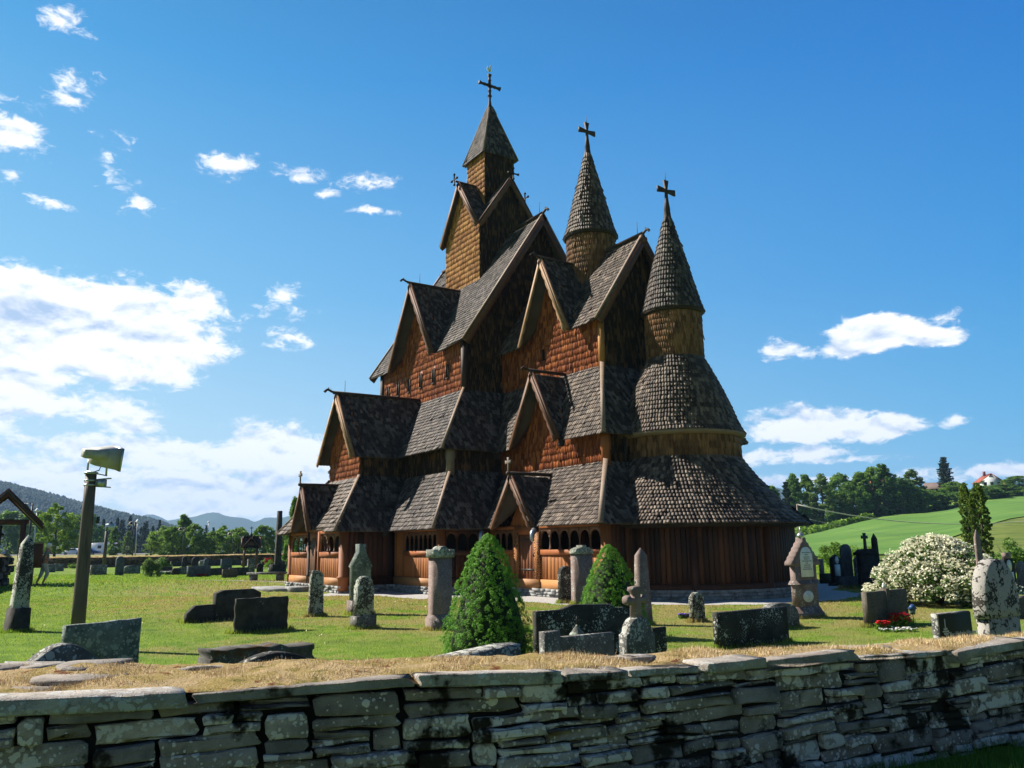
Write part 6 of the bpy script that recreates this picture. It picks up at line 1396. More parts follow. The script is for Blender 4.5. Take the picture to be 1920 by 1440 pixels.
def slabstone(mb, c, d, up, nr, L, H, T, rnd, bev=.012, a=.008):
    """irregular split-stone block, face centre c"""
    k = min(L, H) * .30
    def cut(): return rnd.uniform(.15, 1) * k
    p = [(-L / 2 + cut(), -H / 2), (L / 2 - cut(), -H / 2), (L / 2, -H / 2 + cut()), (L / 2 - rnd.uniform(0, .06) * L, H / 2 - cut()), (L / 2 - cut() * 1.3, H / 2), (-L / 2 + cut(), H / 2), (-L / 2, H / 2 - cut()), (-L / 2 + rnd.uniform(0, .05) * L, -H / 2 + cut())]
    out = []
    for i in range(len(p)):
        x0, y0 = p[i]; x1, y1 = p[(i + 1) % len(p)]; n = max(1, int(math.hypot(x1 - x0, y1 - y0) / .09))
        for q in range(n): t = q / n; out.append((x0 + (x1 - x0) * t + rnd.uniform(-a, a), y0 + (y1 - y0) * t + rnd.uniform(-a, a)))
    mb.prism(out, c, d, up, nr, T, bev=bev)
def drywall(mb, F, L, rows, z0f, side, rnd, lmin=.2, lmax=.8, T=.32, jit=.03, bev=.012, wob=.02, split=.35, tilt=.03, a=.008):
    """rows = list of course heights; side=+1/-1 chooses the face normal"""
    zb = 0
    for ri, h in enumerate(rows):
        s = rnd.uniform(-.4, 0)
        while s < L:
            l = rnd.uniform(lmin, lmax) * (1.25 if h > .12 else .85); c, d = F(s + l / 2); nr = V((-d.y, d.x, 0)) * side
            zo = z0f(c.x, c.y) + zb + h / 2 + wob * math.sin(s * 1.7 + ri * 2.1) + wob * .6 * math.sin(s * 4.3 + ri)
            ang = rnd.uniform(-tilt, tilt); dd = d * math.cos(ang) + UP * math.sin(ang); uu = UP * math.cos(ang) - d * math.sin(ang); nn = (nr + UP * rnd.uniform(-.06, .10) + d * rnd.uniform(-.06, .06)).normalized()
            uu = nn.cross(dd); uu = uu if uu.z > 0 else -uu; uu.normalize(); dd = uu.cross(nn) if (uu.cross(nn)).dot(d) > 0 else nn.cross(uu)
            pc = V((c.x, c.y, zo)) + nn * rnd.uniform(-jit, jit)
            if rnd.random() < split and h > .1:
                f = rnd.uniform(.35, .65); slabstone(mb, pc + UP * (h * (1 - f) / 2) , dd, uu, nn, l - .02, h * f - .006, T, rnd, bev, a); l2 = l * rnd.uniform(.45, 1)
                slabstone(mb, pc - UP * (h * f / 2) - dd * (l - l2) / 2 - nn * .008, dd, uu, nn, l2 - .03, h * (1 - f) - .006, T, rnd, bev, a)
                if l2 < l * .75: slabstone(mb, pc - UP * (h * f / 2) + dd * (l2) / 2 - nn * .012, dd, uu, nn, l - l2 - .02, h * (1 - f) - .02, T, rnd, bev, a)
            else: slabstone(mb, pc, dd, uu, nn, l - rnd.uniform(.004, .016), h - rnd.uniform(.002, .010), T, rnd, bev, a)
            s += l
        zb += h
def flat0(x, y):
    d = V((x, y, 0)) - V((CAM.x, CAM.y, 0)); u = d.dot(RT) / max(d.dot(FH), .5); return -.065 * min(max((u + .05) / .55, 0), 1.3)
FP = [(-700, 3.55), (-300, 3.75), (0, 4.0), (420, 4.42), (700, 4.60), (960, 4.78), (1200, 5.08), (1400, 5.40), (1650, 5.88), (1900, 6.50), (2200, 7.5), (2600, 9.3)]
BP_ = [(-700, 5.3), (-300, 5.45), (0, 5.55), (420, 5.62), (700, 5.72), (960, 5.80), (1200, 5.95), (1400, 6.15), (1650, 6.55), (1900, 7.15), (2200, 8.1), (2600, 9.9)]
fp = [at(a, b) for a, b in FP]; bp = [at(a, b) for a, b in BP_]
def smooth_pts(p, n=6):
    out = []
    for i in range(len(p) - 1):
        a, b, c, d = p[max(i - 1, 0)], p[i], p[i + 1], p[min(i + 2, len(p) - 1)]
        for k in range(n): t = k / n; out.append(.5 * ((2 * b) + (c - a) * t + (2 * a - 5 * b + 4 * c - d) * t * t + (3 * b - a - 3 * c + d) * t ** 3))
    return out + [p[-1]]
fp = smooth_pts(fp); bp = smooth_pts(bp); F1, L1 = polyline(fp); F2, L2 = polyline(bp)
WT = .885
rnd = random.Random(41)
WL = thing('dry_stone_wall', tuple(at(960, 5.2)), 'weathered dry stone churchyard wall with mossy turf top in the foreground', 'stone wall')
mb = MB(); ds = .02; NB = int(L1 / ds); prof = np.zeros(NB); guard = 0; TOP = WT
prof += np.array([.02 * abs(math.sin(k * .03)) for k in range(NB)])
while guard < 4000:
    guard += 1; i = int(np.argmin(prof)); base = prof[i]
    if base > TOP - .028: break
    j0 = i
    while j0 > 0 and prof[j0 - 1] < base + .018: j0 -= 1
    j1 = i
    while j1 < NB - 1 and prof[j1 + 1] < base + .018: j1 += 1
    gap = (j1 - j0 + 1) * ds; room = TOP - base
    r_ = rnd.random(); h = rnd.uniform(.08, .13) if r_ < .20 else rnd.uniform(.045, .08) if r_ < .66 else rnd.uniform(.026, .045)
    l = max(h * 2.4, rnd.uniform(.20, .70)) if h > .05 else rnd.uniform(.14, .5)
    if room - h < .035: h = max(room, .03)
    if gap < .10: l = gap; h = min(h, max(.03, (min(prof[max(j0 - 1, 0)], prof[min(j1 + 1, NB - 1)]) - base)))
    elif gap < l * 1.35: l = gap
    if gap > l + .12 and rnd.random() < .5: st = j1 + 1 - int(l / ds)
    else: st = j0
    ln = max(2, int(round(l / ds))); st = max(0, min(st, NB - ln)); seg = prof[st:st + ln]; zb_ = float(seg.max())
    if zb_ > base + .03 and gap > .1: ln = max(2, min(ln, j1 - st + 1)); seg = prof[st:st + ln]; zb_ = float(seg.max())
    l = ln * ds; s_c = (st + ln / 2) * ds; c, d = F1(s_c); nr = V((d.y, -d.x, 0)); sl = (prof[min(st + ln - 1, NB - 1)] - prof[st]) / max(l, .1); ang = max(-.05, min(.07, sl * .5)) + rnd.uniform(-.02, .045)
    if h > .028 and l > .05:
        dd = (d * math.cos(ang) + UP * math.sin(ang)).normalized(); nn = (nr + UP * rnd.uniform(-.02, .14) + d * rnd.uniform(-.07, .07)).normalized(); uu = nn.cross(dd); uu = uu if uu.z > 0 else -uu
        slabstone(mb, V((c.x, c.y, zb_ + h / 2 + flat0(c.x, c.y))) + nn * rnd.uniform(-.035, .03), dd, uu.normalized(), nn, l - rnd.uniform(.008, .022), h - rnd.uniform(.004, .011), .30, rnd, .007, .007)
    prof[st:st + ln] = zb_ + h
mb.build('face_stones', M_wall, WL)
mb = MB(); drywall(mb, F2, L2, [.2, .2, .2, .2], flat0, 1, rnd, .3, .8, jit=.02, wob=.008); mb.build('rear_face_stones', M_walld, WL)
# dark rubble core
mb = MB(); n = len(fp)
for i in range(n):
    a = fp[i]; b = bp[i]; dr_ = (b - a).normalized(); lo = a + dr_ * .06; hi = b - dr_ * .06; mb.v += [(lo.x, lo.y, -.1), (lo.x, lo.y, WT - .05 + flat0(lo.x, lo.y)), (hi.x, hi.y, WT - .05 + flat0(hi.x, hi.y)), (hi.x, hi.y, -.1)]
for i in range(n - 1):
    for k in range(3): mb.f.append((i * 4 + k, i * 4 + k + 1, i * 4 + k + 5, i * 4 + k + 4)); mb.mi.append(0)
mb.build('rubble_core', M_int, WL)
# cap slabs on the front edge
mb = MB(); s = -.1
while s < L1:
    l = rnd.uniform(.35, 1.15); c, d = F1(s + l / 2); nr = V((d.y, -d.x, 0)); hh = rnd.uniform(.035, .075); ang = rnd.uniform(-.05, .05); dd = (d * math.cos(ang) + UP * math.sin(ang)).normalized(); dep = rnd.uniform(.16, .34)
    nn = (nr + UP * rnd.uniform(-.04, .08)).normalized(); uu = nn.cross(dd); uu = uu if uu.z > 0 else -uu
    slabstone(mb, V((c.x, c.y, WT + .012 + hh / 2 + rnd.uniform(-.01, .015) + flat0(c.x, c.y))) + nr * rnd.uniform(.0, .06), dd, uu.normalized(), nn, l - .012, hh, dep, rnd, .005, .0025); s += l
mb.build('capstones', M_cap, WL)
mb = MB(); s = 0
while s < L2:
    l = rnd.uniform(.4, 1.0); c, d = F2(s + l / 2); nr = V((-d.y, d.x, 0)); dep = rnd.uniform(.35, .6)
    pxl = 960 + ((V((c.x, c.y, 0)) - V((CAM.x, CAM.y, 0))).dot(RT) / max(fwd(V((c.x, c.y, 0))), .5)) * 1556
    if rnd.random() < (.75 if pxl < 330 or pxl > 1230 else .12):
        o2 = V((c.x, c.y, WT + (.05 if pxl < 700 else .03) + rnd.uniform(-.01, .03) + flat0(c.x, c.y))) + nr * rnd.uniform(-.02, .05)
        pts = [(l * .5 * math.cos(t) * rnd.uniform(.85, 1.08), dep * .5 * math.sin(t) * rnd.uniform(.8, 1.1)) for t in sorted(rnd.uniform(0, 2 * PI) for _ in range(9))]
        mb.prism(pts, o2 - nr * dep * .4, d, nr, (UP + d * rnd.uniform(-.06, .06) + nr * rnd.uniform(-.05, .08)).normalized(), rnd.uniform(.04, .08), bev=.010)
    s += l * .98
for px, D, lw, dw, hz in ((15, 5.3, .3, .3, .05), (165, 5.0, .55, .36, .03), (350, 5.35, .58, .20, .02), (70, 4.6, .3, .22, .02), (1045, 5.5, .38, .16, .03), (1125, 5.55, .3, .15, .03), (1185, 5.65, .28, .15, .035), (1290, 5.85, .45, .16, .03), (1590, 6.25, .45, .2, .03), (1680, 6.4, .5, .2, .03), (1430, 5.95, .5, .2, .03)):
    p = at(px, D); p.z = WT + hz + .025 + flat0(p.x, p.y); pts = [(lw * .55 * math.cos(t) * rnd.uniform(.82, 1.1), dw * .55 * math.sin(t) * rnd.uniform(.8, 1.15)) for t in [k * .785 + rnd.uniform(-.3, .3) for k in range(8)]]
    mb.prism(pts, p, RT, FH, (UP + RT * rnd.uniform(-.08, .08) - FH * rnd.uniform(.0, .10)).normalized(), hz + .03, bev=.008)
mb.build('flat_stones', M_cap, WL)
# turf / moss cushion on top
def moss_fn(q, b):
    p = wpos(q); n = q.noise(p, 3.2, 6, .65); f = q.noise(p, 60, 4, .7); n2 = q.noise(p, 7.0, 5, .6)
    c = q.mix(q.mapr(n, .42, .58), (.62, .46, .25), (.46, .35, .13)); c = q.mix(q.mapr(n2, .60, .68), c, (.20, .055, .025)); c = q.mix(q.m('MULTIPLY', q.mapr(q.noise(p, 1.6, 5, .7), .57, .64), .8), c, (.13, .15, .035)); c = q.mix(q.mapr(q.noise(p, 2.1, 4), .60, .70), c, (.13, .10, .075))
    c = q.mix(q.m('MULTIPLY', f, .7), c, (.09, .055, .02)); q.put(b.inputs['Base Color'], c); bump(q, b, q.m('ADD', f, q.m('MULTIPLY', n2, 1.5)), 1.0, .03)
M_moss = mat('dry_moss_and_turf', moss_fn, .95, .05)
MR = 14; SEG = 420; mb = MB()
def topz(s, t, p):
    return flat0(p.x, p.y) + WT + .03 + .03 * math.sin(PI * t) ** .6 + .05 * noise.noise(V((p.x * 2.1, p.y * 2.1, 3))) * math.sin(PI * t) + .018 * noise.noise(V((p.x * 9, p.y * 9, 1))) + .03 * max(0, noise.noise(V((p.x * 1.1, p.y * 1.1, 9))))
for i in range(SEG + 1):
    a, _ = F1(L1 * i / SEG); b, _ = F2(L2 * i / SEG)
    for j in range(MR + 1): t = j / MR; p = a.lerp(b, .03 + .94 * t); mb.v.append((p.x, p.y, topz(i, t, p)))
for i in range(SEG):
    for j in range(MR): k = i * (MR + 1) + j; mb.f.append((k, k + MR + 1, k + MR + 2, k + 1)); mb.mi.append(0)
mb.build('turf_top', M_moss, WL, True)
def dryblade_fn(q, b):
    r = isl(q); c = q.ramp(r, [(0, (.46, .30, .14)), (.4, (.66, .49, .26)), (.8, (.80, .64, .38)), (1, (.88, .78, .56))]); q.put(b.inputs['Base Color'], c)
M_dryb = mat('straw_blades', dryblade_fn, .8, .1)
def top_blades():
    n = 90000; i = rng.uniform(0, 1, n); t = rng.uniform(.06, .94, n); X = np.zeros((n, 3)); FA = np.array([F1(L1 * k / 600)[0] for k in range(601)]); FB = np.array([F2(L2 * k / 600)[0] for k in range(601)])
    idx = np.minimum((i * 600).astype(int), 599); a = FA[idx] + (FA[idx + 1] - FA[idx]) * (i * 600 - idx)[:, None]; b = FB[idx] + (FB[idx + 1] - FB[idx]) * (i * 600 - idx)[:, None]; X = a + (b - a) * (.03 + .94 * t)[:, None]
    dn = np.array([noise.noise(V((x * 2.6, y * 2.6, 5))) for x, y in X[:, :2]]); k = dn > rng.uniform(-.15, .30, n); X = X[k]; t = t[k]; dn = dn[k]; m = len(X)
    z = np.array([topz(0, tt, V(x)) for x, tt in zip(X, t)]); h = rng.uniform(.008, .026, m) * (1 + np.clip(dn, 0, 1) * 1.2); tall = rng.uniform(0, 1, m) > .996; h[tall] *= 2.6
    an = rng.uniform(0, 2 * PI, m); lt = rng.uniform(0, 2 * PI, m); l = rng.uniform(.1, .9, m) * h; w = rng.uniform(.001, .0024, m)
    A_ = np.stack([X[:, 0] - np.cos(an) * w, X[:, 1] - np.sin(an) * w, z - .004], 1); B_ = np.stack([X[:, 0] + np.cos(an) * w, X[:, 1] + np.sin(an) * w, z - .004], 1); C_ = np.stack([X[:, 0] + np.cos(lt) * l, X[:, 1] + np.sin(lt) * l, z + h], 1)
    mb = MB(); mb.nadd(np.stack([A_, B_, C_], 1).reshape(-1, 3), [np.arange(3 * m).reshape(-1, 3)]); o = mb.build('dry_grass', M_dryb, WL); o['kind'] = 'stuff'
top_blades()
# rough grass outside the wall, lower right
mb = MB(); pxs = list(range(900, 2700, 30))
def vz(px, t): return .15 * min(max((px - 1050) / 500, 0), 1) * t ** .7
for px_ in pxs:
    fd = float(np.interp(px_, [a for a, b in FP], [b for a, b in FP]))
    for j in range(9): t_ = j / 8; p = at(px_, 2.6 + (fd + .03 - 2.6) * t_); mb.v.append((p.x, p.y, .01 + vz(px_, t_)))
for i in range(len(pxs) - 1):
    for j in range(8): k = i * 9 + j; mb.f.append((k, k + 9, k + 10, k + 1)); mb.mi.append(0)
struct(mb.build('grass_verge', M_grass, None, True), 'grass verge banked against the outer foot of the foreground wall')
n = 34000; D = rng.uniform(3.6, 7.6, n); px = rng.uniform(1180, 2250, n); k = (px - 960) / 1556; x = CAM.x + D * FH.x + D * k * RT.x; y = CAM.y + D * FH.y + D * k * RT.y
fD = np.interp(px, [a for a, b in FP], [b for a, b in FP]); ok = D < fD - .02; x, y, D, px = x[ok], y[ok], D[ok], px[ok]
L_out = leaf_mat('rank_grass_blades', (.05, .12, .012), (.10, .22, .02), (.24, .34, .06), .6, .35)
blades('rough_grass', n, 0, 0, .05, .16, .0035, L_out, area=(x, y), zf=lambda x, y: np.array([vz(a, min(max((b - 2.6) / (c - 2.6), 0), 1)) for a, b, c in zip(px, D, fD[ok])]), label='rank unmown grass at the outer foot of the wall, lower right', lean=.7)
# rear churchyard wall
def back_wall(name, a, b, h, th_, label, rows, seed, m, turf=True, lmin=.35, lmax=1.0):
    r = random.Random(seed); o = thing(name, tuple(a), label, 'stone wall'); n = 8; pts = [a.lerp(b, k / n) for k in range(n + 1)]; F, L = polyline(pts); zf = lambda x, y: th(x, y); mb = MB(); d = (b - a).normalized(); nr = V((d.y, -d.x, 0))
    drywall(mb, F, L, rows, zf, -1 if (-d.y * (CAM - a).x + d.x * (CAM - a).y) < 0 else 1, r, lmin, lmax, .4, .05, .03, .03, .3, .05, .02); mb.build('face_stones', m, o)
    if nr.dot(CAM - a) < 0: nr = -nr
    mb = MB()
    for k in range(n): p, q = pts[k], pts[k + 1]; c = (p + q) / 2 - nr * (th_ / 2 + .05); mb.box(c + UP * (th(c.x, c.y) + h / 2 - .05), ((q - p).length + .02, th_ - .1, h - .06), rz=math.atan2(d.y, d.x))
    mb.build('rubble_core', M_int, o)
    if turf:
        mb = MB(); N_ = int(L / .5)
        for i in range(N_ + 1):
            p, _ = F(L * i / N_)
            for j in range(6): t = j / 5; q = p + nr * .06 - nr * th_ * t; mb.v.append((q.x, q.y, th(q.x, q.y) + h - .08 + .12 * math.sin(PI * t) ** .5 + .06 * noise.noise(V((q.x, q.y, 2)))))
        for i in range(N_):
            for j in range(5): k = i * 6 + j; mb.f.append((k, k + 6, k + 7, k + 1)); mb.mi.append(0)
        mb.build('turf_top', M_moss, o, True)
    return o
back_wall('dry_stone_wall', at(82, 86), at(640, 94), 1.12, .9, 'long low dry stone wall with straw-coloured top closing the rear of the churchyard', [.28, .26, .26, .24], 5, M_rear)
back_wall('dry_stone_wall', at(-330, 21), at(22, 36), 1.30, .8, 'mossy stone wall running to the lychgate at the left edge', [.3, .28, .28, .3], 6, M_walld)

# ------------------------------------------------------------------ LEFT SIDE OBJECTS
def pt(px, py, D): d = ray(px, py); t = D / d.dot(FH); return CAM + d * t
def lfr(px):
    d = at(px, 10) - CAM; d.z = 0; d.normalize(); return V((d.y, -d.x, 0)), d, math.atan2(d.y, d.x) - PI / 2
RT0, FH0 = RT.copy(), FH.copy()
# lychgate (left edge)
M_gate = wood_mat('reddish_gate_timber', (.07, .028, .018), (.11, .05, .03), .4)
b0 = at(4, 37.5); b0.z = th(b0.x, b0.y); t = thing('lychgate', tuple(b0), 'dark timber lychgate with pitched shingled roof at the left edge', 'gate'); LR, LF, LA = lfr(4); q = lambda l, f, z: b0 + LR * l + LF * f + UP * z
mb = MB(); mb.prism([(-1.62, 2.36), (0, 3.88), (1.42, 2.45), (1.50, 2.66), (0, 4.22), (-1.62, 2.66)], q(0, -1.2, 0), LR, UP, -LF, .16); mb.build('bargeboard', M_gate, t); mb = MB(); mb.prism([(-1.62, 2.36), (0, 3.88), (1.42, 2.45), (1.42, 2.56), (0, 4.12), (-1.62, 2.53)], q(0, 1.2, 0), LR, UP, -LF, .12); mb.build('bargeboard', M_gate, t)
mb = MB()
for s in (-1, 1): shingle_poly(mb, [q(s * 1.48, -1.3, 2.50), q(0, -1.3, 4.12), q(0, 1.3, 4.12), q(s * 1.48, 1.3, 2.50)], LR * s + UP, w=.14, e=.24, base=.06)
mb.build('roof', M_roof, t)
for l, f in ((-1.05, -1), (.72, -1), (-1.05, 1), (.72, 1)): mb = MB(); mb.box(q(l, f, 1.4), (.2, .2, 2.8), rz=LA); mb.build('post', M_gate, t)
for f_ in (-1.0, 1.0): mb = MB(); mb.beam(q(-1.2, f_, 2.75), q(.9, f_, 2.75), .16, .18); mb.build('tie_beam', M_gate, t)
mb = MB()
for k in range(7): mb.beam(q(-1.0 + k * .14, 0, .5), q(-1.0 + k * .14, 0, 2.6), .02, .12, up=LR)
mb.beam(q(-1.05, .03, .8), q(.0, .03, .8), .04, .1); mb.beam(q(-1.05, .03, 2.2), q(.0, .03, 2.2), .04, .1); mb.build('gate_leaf', M_dark, t); mb = MB()
for k in range(6): mb.beam(q(-1.55 + k * .12, -.95, .3), q(-1.55 + k * .12, -.95, 2.35), .02, .11, up=LR)
mb.build('side_boarding', M_dark, t)
# notice board on a post
LR, LF, LA = lfr(64); b0 = at(64, 35.6); b0.z = th(b0.x, b0.y); t = thing('notice_board', tuple(b0), 'dark brown notice board seen from behind on a grey post', 'sign'); mb = MB(); mb.box(b0 + UP * .85, (.09, .09, 1.7)); mb.build('post', M_grey, t)
mb = MB(); mb.box(b0 + UP * 1.24 + LR * .07, (.50, .10, 1.02), rz=LA); mb.build('board', M_gate, t); mb = MB(); mb.box(b0 + UP * 1.78 + LR * .07, (.56, .18, .05), rz=LA); mb.build('board_cap', M_grey, t)
# floodlight pole (near)
D0 = 14.6; pb = pt(143, 1207, D0); ptp = pt(171, 888, D0); t = thing('floodlight_mast', (pb.x, pb.y, 0), 'leaning round wooden pole carrying a large grey floodlight', 'floodlight'); M_pole = wood_mat('weathered_pole', (.085, .062, .05), (.14, .11, .09), .65)
mb = MB(); mb.tube([pb.lerp(ptp, k) for k in (0, .25, .5, .75, 1.0)], [.118, .112, .105, .098, .092], 16); mb.build('pole', M_pole, t, False)
M_galv = noisy('galvanised_housing', (.30, .30, .26), (.40, .39, .35), 7, .55, .15, .004, .3, .0)
mb = MB(); dpl = (ptp - pb).normalized(); mb.tube([ptp - dpl * .01, ptp + dpl * .025], .115, 16); mb.tube([ptp - dpl * .14, ptp - dpl * .11], .108, 16); mb.tube([ptp - dpl * .22, ptp - dpl * .19], .109, 16); mb.build('clamp_band', M_zinc, t)
mb = MB(); mb.box(ptp - dpl * .17 + RT * .19, (.16, .10, .12), rz=PI / 2 - AZ); mb.beam(ptp - dpl * .11 + RT * .1, ptp - dpl * .09 + RT * .36, .06, .02); mb.beam(ptp - dpl * .23 + RT * .1, ptp - dpl * .25 + RT * .36, .06, .02); br = mb.build('bracket', M_zinc, t)
LR, LF, LA = lfr(180); hc = pt(190, 857, D0); axd = (LR * .93 + LF * .37).normalized(); h0 = (LF * .93 - LR * .37).normalized(); ra = math.radians(14); az_2 = (UP * math.cos(ra) - h0 * math.sin(ra)).normalized(); ay_2 = axd.cross(az_2)
def fr4(c, w, h): return [c + ay_2 * i * w / 2 + az_2 * (j * h / 2) for i, j in ((-1, -1), (1, -1), (1, 1), (-1, 1))]
def hexa(rg):
    vs = [p for r in rg for p in r]; fs = [(r * 4 + i, r * 4 + (i + 1) % 4, (r + 1) * 4 + (i + 1) % 4, (r + 1) * 4 + i) for r in range(len(rg) - 1) for i in range(4)]; k = (len(rg) - 1) * 4; return vs, fs + [(3, 2, 1, 0), (k, k + 1, k + 2, k + 3)]
mb = MB(); mb.add(*hexa([fr4(hc - axd * .16, .34, .27), fr4(hc + axd * .25, .46, .39)])); hs_ = mb.build('housing', M_galv, t)
mb = MB(); bc = hc - axd * .17 - h0 * .16 + UP * .03; mb.add(*hexa([fr4(bc - axd * .20, .20, .15), fr4(bc + axd * .18, .20, .15)])); mb.build('ballast_box', M_galv, hs_)
mb = MB(); mb.add(*hexa([fr4(hc + axd * .252, .49, .42), fr4(hc + axd * .28, .49, .42)])); mb.build('front_glass_frame', M_zinc, hs_)
mb = MB()
for px_, ya, yb in ((164, 866, 883), (199, 866, 891)): mb.tube([pt(px_ + 2, ya - 4, D0), pt(px_, yb, D0)], .017, 6)
mb.beam(pt(163, 883, D0), pt(186, 889, D0), .05, .02); mb.beam(pt(186, 889, D0), pt(200, 892, D0), .05, .02); mb.build('yoke', M_zinc, t)
mb = MB(); mb.tube([hc - UP * .06 - axd * .02, hc - UP * .16 + axd * .01, hc - UP * .24 - axd * .02, ptp + dpl * .02], .010, 6); mb.build('cable', M_iron, t)
mb = MB(); mb.box(pt(172, 975, D0) + LR * .10, (.05, .06, .12), rz=LA); mb.build('junction_box', M_iron, t)
# second floodlight
b0 = at(197, 74); z_ = lambda y: zat(197, y, b0); t = thing('floodlight_mast', tuple(b0), 'distant wooden floodlight mast beside the rear wall', 'floodlight'); mb = MB(); mb.tube([b0, b0 + UP * z_(996)], [.16, .13], 8); mb.build('pole', M_pole, t)
mb = MB(); c = b0 + UP * z_(988) + RT * .2; mb.prism([(-.38, -.25), (.38, -.3), (.38, .3), (-.38, .25)], c, RT, UP, -FH, .25, bev=.03); mb.build('housing', M_zinc, t); mb = MB(); mb.tube([b0 + UP * z_(996), b0 + UP * z_(988)], .05, 6); mb.build('bracket', M_iron, t)
def lamp(px, ytop, D, label, head='black', arm=-1, r=.06, hang=True):
    b0 = at(px, D); b0.z = th(b0.x, b0.y); z1 = zat(px, ytop, b0); t = thing('street_lamp', tuple(b0), label, 'street lamp'); mb = MB(); mb.tube([b0, V((b0.x, b0.y, z1))], [r * 1.3, r], 8); mb.build('pole', M_iron if head == 'black' else M_zinc, t)
    hc = V((b0.x, b0.y, z1)) + RT * arm * .55; mb = MB(); mb.tube([V((b0.x, b0.y, z1 - .05)), hc], .03, 6); mb.build('arm', M_iron if head == 'black' else M_zinc, t)
    mb = MB(); mb.lathe([(.05, .02), (.10, -.05), (.30, -.30), (.31, -.34)], hc, 14); hd = mb.build('lamp_shade', M_iron if head == 'black' else flat('white_enamel', (.75, .77, .78), .4), t, True)
    mb = MB(); mb.lathe([(.29, -.345), (.15, -.42), (.02, -.45)], hc, 12); mb.build('diffuser', flat('milk_glass', (.6, .62, .62), .3), hd, True)
lamp(52, 944, 62, 'black street lamp rising above the lychgate roof')
lamp(62, 953, 100, 'white-headed street lamp just right of the black one', 'white', 0.01)
lamp(249, 978, 106, 'dark street lamp before the conifer wood'); lamp(254, 974, 112, 'pale street lamp with white head beside the dark one', 'white', .01)
lamp(343, 989, 108, 'dark street lamp among the roadside trees, left of the tall tree'); lamp(436, 998, 112, 'dark street lamp among the roadside trees, left of the small bell shelter')
lamp(388, 977, 190, 'slender far street lamp standing clear of the treetops', 'white', .01)
# small bell shelter with cross gables
b0 = at(470, 72); sc = mpp(b0); t = thing('small_shelter', tuple(b0), 'small open timber shelter with crossed gables and a spirelet', 'shelter'); ze, za = zat(470, 1027, b0), zat(470, 1009, b0); hw = 15 * sc
M2 = Matrix.Rotation(.35, 3, 'Z'); e1 = M2 @ RT; e2 = M2 @ FH
for i in (-1, 1):
    for j in (-1, 1): mb = MB(); mb.beam(b0 + e1 * i * hw * .75 + e2 * j * hw * .75, b0 + e1 * i * hw * .75 + e2 * j * hw * .75 + UP * ze, .16, .16, up=e1); mb.build('post', M_bargeb, t)
mb = MB(); gb = MB()
for a, b in ((e1, e2), (e2, e1)):
    for k in (-1, 1):
        for s in (-1, 1): shingle_poly(mb, [b * k * hw * 1.05 + a * s * hw * 1.05 + b0 + UP * ze, b * k * hw * 1.05 + b0 + UP * za, b0 + UP * za, b0 + a * s * hw * 1.05 + b * 0 + UP * ze], a * s + UP, w=.2, e=.25, base=.04)
        for s in (-1, 1): gb.beam(b0 + b * k * hw * 1.1 + a * s * hw * 1.12 + UP * (ze - .03), b0 + b * k * hw * 1.1 + UP * (za + .05), .06, .12, up=b)
        gb.prism([(-hw * .8, 0), (hw * .8, 0), (0, (za - ze) * .8)], b0 + b * k * hw * .8 + UP * ze, a, UP, b * k, .04)
mb.build('roof', M_dark, t); gb.build('gable', M_bargeb, t); mb = MB(); mb.tube([b0 + UP * za, b0 + UP * (za + .35), b0 + UP * (za + .40), b0 + UP * zat(470, 996, b0)], [.16, .12, .07, .03], 8); cross_mb(mb, b0 + UP * zat(470, 999, b0), .55, .15, .04, RT, 1.3, .06); mb.build('spirelet', M_dark, t)
# ------------------------------------------------------------------ PERSON (walking right)
def skin(name, nodes, edges, m, parent, lvl=2):
    org = ORG[parent.name]; me = bpy.data.meshes.new(name); me.from_pydata([V(p) - org for p, r in nodes], edges, []); o = bpy.data.objects.new(name, me); COL.objects.link(o); sm = o.modifiers.new('s', 'SKIN'); 
    for i, (p, r) in enumerate(nodes): me.skin_vertices[0].data[i].radius = (r, r) if not hasattr(r, '__len__') else r
    me.skin_vertices[0].data[0].use_root = True; ss = o.modifiers.new('u', 'SUBSURF'); ss.levels = lvl; ss.render_levels = lvl; sm.use_smooth_shade = True
    dg = bpy.context.evaluated_depsgraph_get(); dg.update(); m2 = bpy.data.meshes.new_from_object(o.evaluated_get(dg)); bpy.data.objects.remove(o); m2.materials.clear(); m2.materials.append(m); m2.name = name
    o = bpy.data.objects.new(name, m2); COL.objects.link(o); o.parent = parent; ORG[o.name] = org; return o
b0 = at(85, 36.0); b0.z = th(b0.x, b0.y); PS = thing('person', tuple(b0), 'person in white cap, grey-green top and cropped pale trousers walking right', 'person')
fx, lt_, LA = lfr(84)        # forward = picture right, lateral = away
Q = lambda f, l, z: b0 + fx * f + lt_ * l + UP * z
M_skin = flat('skin', (.45, .20, .13), .55); M_shirt = noisy('grey_green_top', (.16, .17, .13), (.22, .23, .18), 12); M_trou = noisy('pale_stone_trousers', (.45, .40, .36), (.58, .53, .48), 9); M_cap_ = flat('white_cap', (.8, .8, .78), .6); M_shoe = flat('brown_sandals', (.10, .05, .03), .6)
k = 1.0
